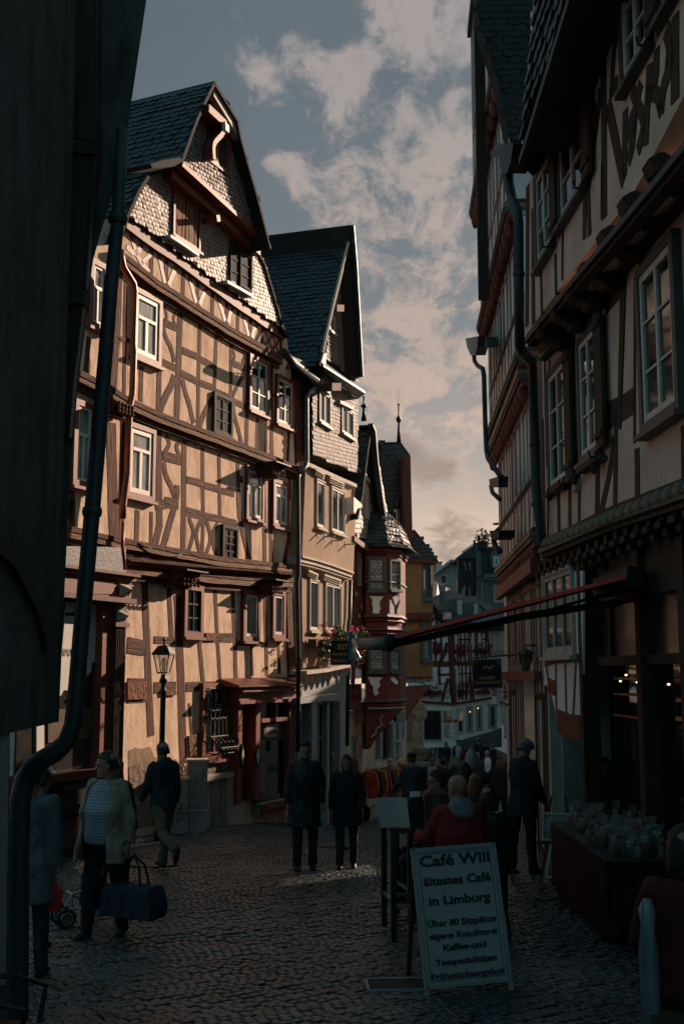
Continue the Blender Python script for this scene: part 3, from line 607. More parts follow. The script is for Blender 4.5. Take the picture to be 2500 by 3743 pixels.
    F.v = VC; MB().tube([(u, -.34, z) for u, z in F.Q([(375, 160), (372, 300), (385, 420)], .34)], .03, 8).obj('downpipe', 'copper', F.root, True)
    F.beam('cable', 'iron', [(480, 270), (560, 325), (640, 345), (700, 335)], .02, .30, .28, 5)
    # ---- brown shop front at the near end
    F.v = VD
    w = .45; u0 = F.q(300, 500, w)[0]; u1 = F.q(1028, 560, w)[0]
    z = lambda y, x=960: F.q(x, y, w)[1]
    MB().box((u0, 0, z(650)), (u1, -w, z(420))).obj('shop_fascia', 'redwood_h', F.root)
    MB().box((u0, 0, z(440)), (u1+.06, -w-.14, z(418))).box((u0, 0, z(475)), (u1+.03, -w-.07, z(442))).box((u0, 0, z(650)), (u1+.05, -w-.08, z(612))).obj('shop_cornice', 'oxblood', F.root)
    F.poly('fascia_panel', mat('faded_fascia', (.20, .085, .06), .6, .12, 2, .1, 9), [(330, 445), (892, 480), (892, 580), (330, 570)], w-.02, w+.012)
    F.poly('shingle_hood', 'slate', [(300, 200), (985, 215), (985, 415), (300, 375)], 0, w-.1)
    for tl, br, ww in (((935, 500), (1005, 595), w+.02), ((915, 705), (965, 795), w-.05)):
        a, b_, c, d_ = F.rect(tl, br, ww); mx, mz = (a+b_)/2, (c+d_)/2
        m = MB(); P4 = [(a, -ww, c), (b_, -ww, c), (b_, -ww, d_), (a, -ww, d_)]; ap = (mx+.02, -ww-.16, mz)
        for i in range(4): m.face([P4[i], P4[(i+1) % 4], ap])
        m.obj('diamond_boss', 'lightstone', F.root)
    pil = MB(); a, b_ = F.q(893, 1200, w-.05)[0], F.q(985, 1200, w-.05)[0]
    zb = F.q(950, 2350, w)[1]-.5
    pil.box((a, 0, zb), (b_, -(w-.07), z(655)))
    for k in range(5): x = a+.03+(b_-a-.06)*(k+.5)/5; pil.tube([(x, -(w-.07), zb), (x, -(w-.07), z(835))], .022, 6)
    pil.box((a-.03, 0, z(835)), (b_+.03, -(w-.02), z(800))); pil.obj('pilaster', mat('brown_pilaster', (.085, .035, .018), .6, .3, 4, .2, 12, W_), F.root)
    ua = F.q(795, 1200, w-.12)[0]; sb = F.q(700, 1950, w-.05)[1]
    deep = mat('shaded_brown_paint', (.040, .013, .009), .5, .3, 4, .2, 12, H_)  # red-brown paint darkened to put shade into the shop base
    w_ = MB().box((ua, 0, sb), (a-.002, -(w-.12), z(655))).obj('shop_window', 'redwood_h', F.root)
    MB().box((u0, 0, sb-.12), (a-.002, -(w+.02), sb-.002)).obj('sill', 'oxblood', w_); MB().box((u0, 0, sb-.62), (a-.002, -(w-.02), sb-.5)).obj('skirting_rail', deep, F.root); MB().box((u0, 0, zb), (a-.002, -(w-.10), sb-.125)).obj('stall_riser', deep, F.root)
    MB().box((u0, -.12, sb), (ua-.002, -.16, z(655))).obj('pane', mat('shop_glass', (.05, .045, .04), .15, .5, 2, 0, col2=(.02, .025, .026)), w_)
    cl = [(520, 640), (838, 670), (832, 1090), (805, 1085), (790, 1100), (765, 1085), (740, 1115), (722, 1105), (715, 1180), (690, 1215), (665, 1205), (640, 1260), (600, 1300), (540, 1330), (500, 1330), (480, 1370), (455, 1380)]
    F.poly('scalloped_blind', 'paper', cl, .17, .19, w_)
    F.poly('back_panel', mat('poster_brown', (.10, .065, .035), .8, .3, 4, 0), [(380, 1480), (750, 1470), (750, 1700), (380, 1740)], .165, .18, w_)
    F.poly('cloud_card', 'paper', [(290, 1600), (348, 1595), (350, 1900), (380, 1895), (410, 1920), (420, 1960), (460, 1970), (472, 1995), (440, 2020), (330, 2040), (290, 2050)], .165, .19, w_)
    t = text('SAMMLER', .16, w_, mat('faint_print', (.30, .27, .25), .7, .1, 3, 0), (F.q(500, 1035, .2)[0], -.2, F.q(500, 1035, .2)[1]), rot=(math.pi/2, 0, 0)); t.scale = (-1, 1, 1)
    F.poly('nameplate', 'dullzinc', [(515, 2075), (690, 2040), (690, 2090), (515, 2120)], w-.02, w+.01)
house1()
# ---------------------------------------------------------------- grey slate-hung house
def finial(p, h, parent, s=1.0, name='finial'):
    o = MB().lathe([(.09*s, 0), (.05*s, h*.25), (.035*s, h*.38), (.09*s, h*.42), (.10*s, h*.47), (.03*s, h*.52), (.025*s, h*.7), (.05*s, h*.72), (.012*s, h*.76), (.004, h)], 10).obj(name, 'iron', parent, True); o.location = p; return o
P2 = Fac((-.94, 26.55), (.31, .95), z0=-.53)
P2.thing('slate_hung_house', 'narrow house with slate-hung gable over tan rendered floors and blue-grey shop front', 'house')
def house2():
    F = P2; F.v = VF
    zb = -.9
    gr = lambda pts, w1, w0=-3.0, mt='plaster_tan', nm='wall': F.poly(nm, mt, pts, w0, w1)
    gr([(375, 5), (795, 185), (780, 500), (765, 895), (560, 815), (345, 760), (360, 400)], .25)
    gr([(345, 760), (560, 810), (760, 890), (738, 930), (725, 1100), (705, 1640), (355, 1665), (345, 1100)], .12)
    gr([(340, 1640), (715, 1620), (725, 2500), (340, 2600)], .02, mt='greypaint', nm='ground_floor_wall')
    F.v = VE
    h = [F.rect((482, 1490), (575, 1835), .3), F.rect((666, 1625), (763, 1925), .3)]
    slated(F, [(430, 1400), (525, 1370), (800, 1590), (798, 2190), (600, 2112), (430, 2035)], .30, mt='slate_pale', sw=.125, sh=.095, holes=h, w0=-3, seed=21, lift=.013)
    h = [F.rect((565, 880), (606, 1060), .42), F.rect((690, 905), (742, 1190), .42)]
    slated(F, [(525, 1245), (545, 1130), (620, 760), (690, 470), (762, 195), (790, 700), (800, 1150), (800, 1440)], .42, nm='slate_gable', mt='slate_pale', sw=.125, sh=.095, holes=h, w0=-.2, seed=22)
    prof = F.Q([(772, 162), (690, 480), (612, 800), (546, 1080), (518, 1205), (490, 1300)], .72)
    roof_sheet(F, prof, .72, -8, True, seed=31)
    pr = F.Q([(772, 162), (800, 500), (822, 900), (849, 1400)], .9)
    o = roof_sheet(F, pr, .9, -8, False, seed=35)
    # wide plank soffit under the far verge
    inn = F.Q([(765, 190), (722, 430), (748, 900), (790, 1420)], .43); out = F.Q([(772, 170), (798, 500), (819, 900), (845, 1405)], .88)
    m = MB()
    for i in range(3): m.face([(inn[i][0], -.43, inn[i][1]), (out[i][0], -.88, out[i][1]), (out[i+1][0], -.88, out[i+1][1]), (inn[i+1][0], -.43, inn[i+1][1])])
    m.obj('verge_soffit', 'greypaint', F.root)
    F.beam('verge_board', 'dullzinc', [(774, 166), (800, 500), (822, 900), (848, 1405)], .05, .93, .85)
    F.beam('verge_board', 'lightstone', [(768, 172), (688, 480), (610, 800), (545, 1085), (520, 1205)], .035, .76, .70)
    # deep coved eaves between gable and slated floor
    a, b = F.q(522, 1250, .42), F.q(805, 1445, .42); c, d = F.q(520, 1365, .3), F.q(800, 1588, .3)
    e, f = F.q(530, 1270, .75), F.q(872, 1530, .75)
    m = MB().loft([[(a[0], -.3, a[1]), (e[0], -.72, e[1]-.1), (e[0]-.05, -.74, e[1]-.16), (c[0], -.3, c[1])], [(b[0], -.3, b[1]), (f[0]-.12, -.74, f[1]), (f[0]-.12, -.76, f[1]-.07), (d[0], -.3, d[1])]])
    m.obj('eaves', 'greypaint', F.root)
    F.poly('hoist_beam', 'midwood', [(632, 815), (690, 815), (690, 870), (632, 870)], .3, .75); F.poly('hoist_beam', 'midwood', [(592, 1455), (665, 1455), (665, 1518), (592, 1518)], .3, .8)
    F.poly('roof_corner_box', 'dullzinc', [(520, 1205), (545, 1225), (540, 1300), (515, 1320), (440, 1290), (465, 1220)], -.2, .55)
    W = lambda tl, br, c, r, w, tr='lightstone', sa='greypaint', **k: F.win(tl, br, c, r, tr, sa, 'glass', w, .045, .045, **k)
    W((482, 1490), (575, 1830), 2, 1, .32, 'greypaint'); W((666, 1625), (763, 1922), 2, 1, .32, 'greypaint'); W((565, 885), (606, 1058), 1, 1, .44, 'greypaint'); W((690, 905), (742, 1190), 1, 1, .44, 'lightstone', 'white')
    F.beam('lintel', 'slate_warm', [(480, 1480), (530, 1500), (580, 1540)], .08, .42, .3); F.beam('lintel', 'slate_warm', [(660, 1610), (770, 1665)], .08, .42, .3)
    # street gutter with snow guard, downpipe
    g = F.Q([(215, 1195), (300, 1290), (490, 1430)], .5); MB().tube([(u, -.42, z) for u, z in g], .09, 10).obj('gutter', 'dullzinc', F.root, True)
    m = MB(); g2 = F.Q([(240, 1225), (415, 1300)], .45); g3 = F.Q([(240, 1270), (415, 1340)], .45)
    for i in range(13):
        t = i/12; m.tube([(g2[0][0]+(g2[1][0]-g2[0][0])*t, -.42, g2[0][1]+(g2[1][1]-g2[0][1])*t), (g3[0][0]+(g3[1][0]-g3[0][0])*t, -.42, g3[0][1]+(g3[1][1]-g3[0][1])*t)], .009, 4)
    for gg in (g2, g3): m.tube([(gg[0][0], -.42, gg[0][1]), (gg[1][0], -.42, gg[1][1])], .012, 5)
    m.obj('snow_guard', 'steel', F.root)
    MB().tube([(u, -.38, z) for u, z in F.Q([(505, 1300), (505, 1430), (470, 1495), (405, 1535), (382, 1575), (385, 2095), (375, 2140), (328, 2190)], .38)], .055, 9).obj('downpipe', 'zinc', F.root, True)
    F.v = VF
    MB().tube([(u, -.36, z) for u, z in F.Q([(328, 60), (312, 100), (318, 900), (305, 960), (315, 1450), (312, 2350)], .36)], .05, 9).obj('downpipe', 'dullzinc', F.root, True)
    MB().tube([(u, -.20, z) for u, z in F.Q([(742, 935), (735, 1250), (725, 1310), (715, 2300)], .2)], .05, 9).obj('downpipe', 'dullzinc', F.root, True)
    # mouldings between the floors
    P = F.Q([(345, 785), (470, 815), (600, 855), (766, 915)], .34)
    for k, (t, w) in enumerate(((.05, .36), (.09, .31), (.05, .27))):
        off = -.10+.075*k; MB().prism(jag([(u, z-off) for u, z in P], t, F.rnd, 1, 0), 0, w).obj('string_course', 'lightstone', F.root)
    F.beam('string_course', 'lightstone', [(380, -15), (600, 85), (795, 170)], .09, .38, .2)
    W((460, 105), (528, 530), 1, 1, .27, sa='white', transom=None); W((582, 165), (692, 582), 2, 1, .27, sa='white'); W((403, 925), (478, 1362), 1, 1, .14, sa='white'); W((533, 955), (664, 1372), 2, 1, .14, sa='white')
    for a_, b_, w in (((460, 50), (535, 95), .3), ((580, 118), (695, 170), .3), ((402, 880), (480, 915), .17), ((533, 915), (668, 962), .17)):
        for k in range(3): F.beam('window_head', 'lightstone', [(a_[0]-4*k, a_[1]-16+16*k), (b_[0]+4*(2-k)-8, b_[1]-16+16*k)], .05, w+.03+.03*(2-k), w-.2, amp=0)
    # four iron brackets standing out of the wall
    for x, y in ((470, 560), (528, 587), (590, 620), (695, 650)):
        u, z = F.q(x, y, .25); MB().box((u-.012, -.25, z-.015), (u+.012, -.52, z+.015)).box((u-.015, -.25, z-.10), (u+.015, -.265, z+.08)).obj('flag_bracket', 'steel', F.root)
    # carved console cornice above the shop
    P = F.Q([(345, 1700), (520, 1680), (705, 1640)], .3); MB().prism(jag(P, .08, F.rnd, 1, 0), 0, .42).obj('shop_cornice', 'lightstone', F.root)
    m = MB()
    for i in range(9):
        t = i/8; u = P[0][0]+(P[-1][0]-P[0][0])*t; z = P[0][1]+(P[-1][1]-P[0][1])*t
        MB().lathe([(.0, -.24), (.05, -.2), (.08, -.1), (.10, -.04), (.10, 0)], 8, (u, -.28, z-.04)).obj('console', 'lightstone', F.root)
    F.v = VN
    F.poly('shop_fascia', 'greypaint', [(505, 90), (772, 62), (772, 100), (505, 128)], 0, .34)
    for x0, x1, w in ((506, 520, .25), (592, 626, .30), (690, 704, .22), (772, 786, .3)): MB().box((F.q(x0, 300, w)[0], 0, zb), (F.q(x1, 300, w)[0], -w, F.q(x0, 112, w)[1]-.002)).obj('shop_pilaster', 'greypaint', F.root)
    for x0, x1, y1, w in ((520, 592, 560, .1), (626, 690, 560, .1)):
        u0, u1, z0, z1 = F.rect((x0, 112), (x1, y1), w); F.winuz(u0+.005, u1-.005, z0, z1-.02, 1, 2, 'greypaint', 'greypaint', 'glass_dark', w, .03, .03, False)
    u0, u1 = F.q(706, 300, .1)[0], F.q(770, 300, .1)[0]; d = MB().box((u0, 0, zb+.1), (u1, -.12, F.q(740, 100, .1)[1]-.03)).obj('door', mat('blue_green_door', (.035, .055, .06), .5, .15, 3, .1, 10), F.root)
    MB().box((F.q(728, 440, .14)[0], -.12, F.q(728, 465, .14)[1]), (F.q(746, 440, .14)[0], -.15, F.q(728, 432, .14)[1])).obj('intercom', 'white', F.root)
house2()
def leafmass(c, r, n, sz, rnd, sq=(1, 1, 1), m=None):
    m = m or MB()
    for _ in range(n):
        while True:
            p = Vector((rnd.uniform(-1, 1), rnd.uniform(-1, 1), rnd.uniform(-1, 1)))
            if p.length <= 1: break
        p = Vector((p.x*sq[0], p.y*sq[1], p.z*sq[2]))*r+Vector(c); a = Vector((rnd.gauss(0, 1), rnd.gauss(0, 1), rnd.gauss(0, 1))).normalized(); b = a.orthogonal().normalized(); s = sz*rnd.uniform(.6, 1.3)
        m.face([p-a*s*.5, p+b*s*.32, p+a*s*.5, p-b*s*.32])
    return m
def flower_box(loc, rz, L, label, group, nleaf=260, npet=120, seed=1, red=True, hang=.35, h=.25, sc=1.0):
    rnd = random.Random(seed); t = empty('flower_box', label, 'flower box', loc, rz, group)
    MB().box((-L/2, -.10, -.18), (L/2, .10, 0)).obj('trough', 'midwood', t)
    m = MB(); p = MB()
    for k in range(max(4, int(L/.16))):
        x = -L/2+L*rnd.random(); z = rnd.uniform(-hang, h*.8); y = -.12-rnd.random()*.18
        leafmass((x, y, z), .16, nleaf//8, .085*sc, rnd, (1.1, .8, .9), m)
    for k in range(npet):
        x = rnd.uniform(-L/2-.08, L/2+.08); z = rnd.uniform(-hang, h)+.04; y = -.2-rnd.random()*.2
        for j in range(5): leafmass((x, y, z), .045*sc, 2, .05*sc, rnd, m=p)
    m.obj('foliage', 'leaf_dark' if red else 'leaf', t); p.obj('blossom', 'petal_red' if red else 'petal', t); return t
P2.v = VF
u, z = P2.q(615, 1440, .3); flower_box(P2.world(u, .30, z), P2.phi, 3.3, 'long window box of pink geraniums on the sill of the tan rendered house', 'flower boxes', 620, 64, 5, False, .32, .34, 1.25)
# hairdresser's sign with comb and scissors, hung square to the wall on a rod
def hair_sign():
    F = P2; F.v = VF; p = at(655, 1550, 1) if False else None
    u, z = F.q(690, 1560, .9); w = F.world(u, .9, z); r = ray(950+655/2.24, 1700+1550/2.24); Y = w.y
    c = at(950+655/2.24, 1700+1550/2.24, Y-.6); s = (Y-.6)/FPX
    t = empty('hairdresser_sign', 'black hanging shop sign with gilt lettering, blue comb and steel scissors', 'sign', c)
    k = s/2.24*1.0
    MB().box((-75*k, -.02, -85*k), (90*k, .02, 110*k)).obj('board', 'black', t)
    text('ESTE', 62*k, t, 'gilt', (38*k, -.024, 58*k), sx=.9); text('KOSMETIK', 30*k, t, 'gilt', (0, -.024, 0), sx=.85); text('+', 24*k, t, 'gilt', (0, -.024, -27*k)); text('FRISUREN', 30*k, t, 'gilt', (0, -.024, -52*k), sx=.85)
    m = MB().box((70*k, -.05, -50*k), (98*k, -.025, 185*k)); m.obj('comb_back', mat('blue_enamel', (.02, .13, .21), .5, .1, 5, 0), t)
    m = MB()
    for i in range(26): z = (-45+8.6*i)*k; m.box((98*k, -.045, z), (140*k, -.03, z+4*k))
    m.obj('comb_teeth', mat('blue_enamel', (.02, .13, .21)), t)
    m = MB()
    for x0, x1 in ((165, 140), (195, 125)): m.tube([(105*k, -.06, 130*k), ((105+x0)/2*k, -.06, 30*k), (x0*k, -.06, -25*k)] if x0 == 165 else [(95*k, -.06, 120*k), (120*k, -.06, 20*k), (118*k, -.06, -40*k)], [.004, .010, .012], 5)
    for cx, cz in ((172, -52), (130, -72)): m.tube([((cx+22*math.cos(a*.45))*k, -.06, (cz+24*math.sin(a*.45))*k) for a in range(15)], .010, 5)
    m.obj('scissors', 'steel', t)
    MB().tube([(-130*k, 0, -50*k), (-75*k, 0, -50*k)], .012, 5).tube([(-130*k, 0.0, 60*k), (-75*k, 0, 60*k)], .012, 5).obj('bracket', 'iron', t)
hair_sign()

# ---------------------------------------------------------------- red house with the round oriel
P3 = Fac((.32, 30.4), (.31, .95), z0=-.83)
P3.thing('red_oriel_house', 'red-framed house with slate turret cap over a two-storey oriel', 'house')
def facet(root, a, b, z0, z1, mt, nm, th=.12):
    """one flat face of a bay from plan point a to plan point b"""
    m = MB(); d = Vector((b[0]-a[0], b[1]-a[1])).normalized(); n = Vector((d.y, -d.x)); i0, i1 = Vector(a)-n*th, Vector(b)-n*th
    m.raw([(a[0], a[1], z0), (b[0], b[1], z0), (i1.x, i1.y, z0), (i0.x, i0.y, z0), (a[0], a[1], z1), (b[0], b[1], z1), (i1.x, i1.y, z1), (i0.x, i0.y, z1)], [(0, 3, 2, 1), (4, 5, 6, 7), (0, 1, 5, 4), (1, 2, 6, 5), (2, 3, 7, 6), (3, 0, 4, 7)])
    return m.obj(nm, mt, root)
def sub(F, a, b):
    """a facade frame on a bay face, parts still hang on F's thing"""
    G = Fac(a, (b[0]-a[0], b[1]-a[1]), F.z0); G.root = empty('bay_face', None, None, (0, 0, 0), G.phi-F.phi); G.root.parent = F.root
    d = Vector((a[0]-F.o[0], a[1]-F.o[1])); G.root.location = (d.x*F.d[0]+d.y*F.d[1], -(d.x*F.n[0]+d.y*F.n[1]), 0); return G
def rehang(G, F):
    """fold a bay face's parts back onto the house itself"""
    mt = Matrix.Translation(G.root.location) @ Matrix.Rotation(G.phi-F.phi, 4, 'Z')
    for c in list(G.root.children): c.parent = F.root; c.matrix_local = mt @ c.matrix_local
    bpy.data.objects.remove(G.root)
def house3():
    F = P3; F.v = VF
    F.poly('wall', 'plaster_white', [(700, 560), (1180, 690), (1180, 1700), (700, 1760)], -.4, 0); F.v = VG
    F.poly('ground_floor_wall', mat('cream_wall', (.50, .38, .26), .9, .12, 3, .4, 12), [(100, 400), (560, 330), (560, 700), (480, 1100), (100, 1200)], -.4, -.25)
    F.v = VF
    hl = []
    slated(F, [(765, 440), (770, 560), (900, 640), (1040, 650), (1055, 440), (1022, 310), (968, -20), (930, -280), (915, -300), (900, -250), (862, 40), (835, 250)], .15, nm='slate_gable', sw=.16, sh=.13, seed=41, w0=-.2)
    F.win((862, 165), (880, 440), 1, 1, 'lightstone', 'greypaint', 'glass_dark', .17, .03, .03, False); F.win((950, 245), (975, 400), 1, 1, 'lightstone', 'greypaint', 'glass_dark', .17, .03, .03, False)
    F.beam('gable_band', 'lightstone', [(858, 85), (995, 240)], .10, .22, .12)
    F.poly('dormer_box', 'white', [(770, 260), (835, 320), (838, 345), (800, 355), (780, 400), (768, 380)], .1, .5)
    F.v = VE
    prof = F.Q([(925, 1795), (905, 1870), (885, 2000), (862, 2190), (840, 2370), (800, 2560)], .45); roof_sheet(F, prof, .45, -6, True, seed=51)
    prof = F.Q([(850, 1738), (925, 1795)], .45)
    pr = F.Q([(925, 1795), (948, 1850), (968, 2100), (1010, 2420), (1050, 2600)], .5); roof_sheet(F, pr, .5, -6, False, seed=55)
    F.beam('verge_board', 'dullzinc', [(927, 1795), (950, 1850), (970, 2100), (1012, 2420), (1035, 2560)], .09, .55, .4)
    u, z = F.q(850, 1740, -1.2); finial((u, 1.2, z-.1), 1.05, F.root)
    # half-hip cap behind the gable point
    hp = F.Q([(795, 1745), (850, 1735), (930, 1800), (905, 1870), (880, 2020), (795, 2000)], .2)
    MB().prism(hp, -1.0, -.6).obj('hip_cap', 'slate_dark', F.root)
    F.v = VF
    MB().tube([(u, -.3, z) for u, z in F.Q([(800, 40), (858, 85)], .3)], .06, 8).obj('gutter', 'zinc', F.root, True)
    F.beam('eaves', 'oxblood', [(775, 600), (880, 680), (900, 690)], .14, .3)
    # framing of the flat front beside the oriel
    F.v = VF
    B = lambda pts, w=.16, nm='post', **k: F.beam(nm, 'oxblood', pts, w, **k)
    for y0, y1 in ((620, 1300), (1330, 1790)):
        B([(785, y0+80), (770, y1)]); B([(860, y0+90), (858, y1)])
    for y in (700, 1000, 1270, 1340, 1620): B([(745, y-10), (870, y+22)], .2, 'rail')
    B([(760, 1020), (800, 1240)], .14, 'brace'); B([(850, 1030), (800, 1240)], .14, 'brace'); B([(765, 1040), (850, 1240)], .12, 'brace'); B([(815, 1030), (800, 1240)], .12)
    F.win((785, 700), (830, 1000), 2, 2, 'oxblood', 'greypaint', 'glass_dark', .04, .04, .03, False)
    F.v = VN
    for x in (840, 862, 884, 905): B([(x, 0), (x+2, 110)], .09)
    B([(822, 60), (905, 60)], .1, 'rail'); B([(815, 130), (950, 150)], .25, 'rail')
    # corner pipe, shop doorway and lit jambs beneath
    F.v = VN
    F.win((850, 330), (905, 640), 1, 2, 'greypaint', 'greypaint', 'glass_dark', -.22, .05, .05, False)
    # --- oriel: three faces of a bay standing off the front
    pA, pB, pC = at(1337, 2463, 30.9), at(1416, 2463, 31.0), at(1462, 2463, 31.5); pD = at(1484, 2463, 33.0); p0 = at(1333, 2463, 32.6)
    fl = [tuple(p.xy) for p in (p0, pA, pB, pC, pD)]
    loc = lambda x, y, z: (Matrix.Rotation(-F.phi, 4, 'Z') @ Vector((x-F.o[0], y-F.o[1], z-F.z0)))
    zt = at(1400, 1700+700/2.24, 31).z; zm1 = at(1400, 1700+1245/2.24, 31).z; zm2 = at(1400, 1700+1350/2.24, 31).z; zb = at(1400, 2400+325/1.96, 31).z
    MB().loft([[loc(x, y, zz) for x, y in fl] for zz in (zb, zt)]).obj('oriel', 'oxblood', F.root)
    cx, cy = sum(p[0] for p in fl[1:4])/3, 32.0
    def ringm(z, prof, nm, mt):
        rings = []
        for dr, dz in prof: rings.append([loc(cx+(x-cx)*(1+dr), cy+(y-cy)*(1+dr), z+dz) for x, y in fl])
        MB().loft(rings).obj(nm, mt, F.root)
    for z, c in ((zt, 1), (zm1, 1), (zm2, 1), (zb, 1)):
        ringm(z, [(.02, -.14), (.10, -.10), (.06, -.05), (.14, -.0), (.10, .05), (.02, .10)], 'oriel_moulding', 'oxblood'); ringm(z+.012, [(.142, -.012), (.148, 0), (.142, .012)], 'gilt_line', 'verdigris')
    for k in range(1, 4):
        a, b = fl[k], fl[k+1]; G = sub(F, a, b); G.v = VF; G.rnd = random.Random(k)
        if k == 1:
            for y0, y1, y2 in ((755, 1030, 880), (1490, 1690, 1560)): G.win((885, y0), (1030, y1), 1, 2, 'verdigris', 'verdigris', 'glass_lead', .04, .04, .035, deep=.04, lead=True)
            G.poly('panel', 'plaster_white', [(895, 1072), (1012, 1075), (985, 1110), (978, 1150), (990, 1175), (975, 1200), (985, 1230), (968, 1255), (948, 1255), (940, 1225), (922, 1205), (928, 1170), (918, 1140), (922, 1105)], .0, .03)
            G.poly('panel', 'plaster_white', [(885, 1735), (1005, 1740), (975, 1770), (985, 1800), (960, 1840), (975, 1870), (945, 1890), (925, 1860), (930, 1820), (905, 1790)], .0, .03)
        elif k == 2:
            for y0, y1 in ((770, 1030), (1500, 1690)): G.win((1060, y0), (1148, y1), 1, 2, 'verdigris', 'verdigris', 'glass_lead', .04, .04, .035, deep=.04, lead=True)
            for pts in ([(1065, 1100), (1072, 1105), (1098, 1165), (1100, 1200), (1098, 1252), (1065, 1250)], [(1085, 1076), (1140, 1078), (1138, 1105), (1112, 1150), (1100, 1115)], [(1155, 1105), (1155, 1254), (1125, 1253), (1126, 1190)], [(1072, 1740), (1095, 1735), (1130, 1770), (1125, 1800), (1080, 1770)]): G.poly('panel', 'plaster_white', pts, .0, .03)
        else:
            pp = G.Q([(1168, 700), (1196, 700), (1190, 1800), (1165, 1800)], .05)
        rehang(G, F)
    for zz in (zt-.85, zm1+.95): ringm(zz, [(.05, -.03), (.08, 0), (.05, .03)], 'sill_band', 'verdigris')
    # bell-cast slate cap
    apex = at(950+920/2.24, 1700+345/2.24, 31.9); rings = []; K = 12; ctr = loc(apex.x, apex.y, 0)
    base = [Vector(loc(x, y, 0)) for x, y in ((fl[0][0]-.1, fl[0][1]), (fl[1][0]-.15, fl[1][1]-.12), (fl[2][0]+.02, fl[2][1]-.2), (fl[3][0]+.15, fl[3][1]-.12), (fl[4][0]+.28, fl[4][1]))]
    m = MB(); prf = [(1.12, 0), (.97, .10), (.88, .25), (.80, .45), (.68, .65), (.50, .82), (.28, .93), (.04, 1.02)]; H = apex.z-zt-.12
    for r, h in prf: rings.append([(ctr.x+(p.x-ctr.x)*r, ctr.y+(p.y-ctr.y)*r, zt-F.z0+.1+H*h) for p in base])
    cap = MB().loft(rings).obj('turret_cap', 'slate_back', F.root)
    sm = MB()
    for k in range(len(prf)-1):
        for i in range(4):
            a, b, c, d = (Vector(t) for t in (rings[k][i], rings[k][i+1], rings[k+1][i+1], rings[k+1][i])); ea = (b-a); La = ea.length
            if La < .1: continue
            ea.normalize(); eb = ((c+d)/2-(a+b)/2); Lb = eb.length; eb.normalize(); nn = ea.cross(eb).normalized()
            quad = [((p-a).dot(ea), (p-a).dot(eb)) for p in (a, b, c, d)]
            slates(sm, a, ea, eb, nn, -.3, La+.3, 0, Lb, .15, .11, lambda x, y, q=quad: inpoly(x, y+.02, q), .022, 0, 60+k*4+i)
    sm.obj('slates', 'slate_dark', cap)
    for i in range(0): pass
    MB().lathe([(.05, 0), (.03, .1), (.0, .22)], 8, (ctr.x, ctr.y, apex.z-F.z0-.08)).obj('finial', 'iron', F.root)
    # carved bracket carrying the oriel
    F2 = Fac(fl[1], (fl[2][0]-fl[1][0], fl[2][1]-fl[1][1]), F.z0); G = sub(F, fl[1], fl[2]); G.v = VG
    G.poly('oriel_bracket', 'oxblood', [(270, 385), (545, 372), (480, 430), (420, 500), (345, 580), (320, 620), (300, 660), (270, 665)], -.5, -.12)
    G.beam('carved_line', 'lightstone', [(395, 415), (370, 450), (385, 490), (345, 515), (340, 550), (305, 575)], .03, -.09, -.13, 4)
    rehang(G, F)
    # lit piers and doors of the ground floor seen past the bracket
    G = Fac((1.35, 33.6), (.31, .95), F.z0); G2 = sub(F, (1.35, 33.4), (1.35+.31, 33.4+.95)); G2.v = VG
    G2.poly('pier', 'plaster', [(240, 490), (545, 440), (548, 610), (470, 1000), (240, 1100)], -.3, -.12)
    for x0, x1 in ((372, 390), (415, 440), (462, 488), (505, 530)): G2.poly('shutter', 'greypaint' if x0 != 415 else 'darkwood', [(x0, 480), (x1, 470), (x1, 720), (x0, 735)], -.14, .02)
    G2.poly('window', 'glass_dark', [(490, 420), (545, 395), (545, 590), (490, 610)], -.15, -.02); G2.poly('sill', 'lightstone', [(480, 605), (548, 590), (548, 600), (480, 618)], -.14, .08)
    rehang(G2, F)
house3()

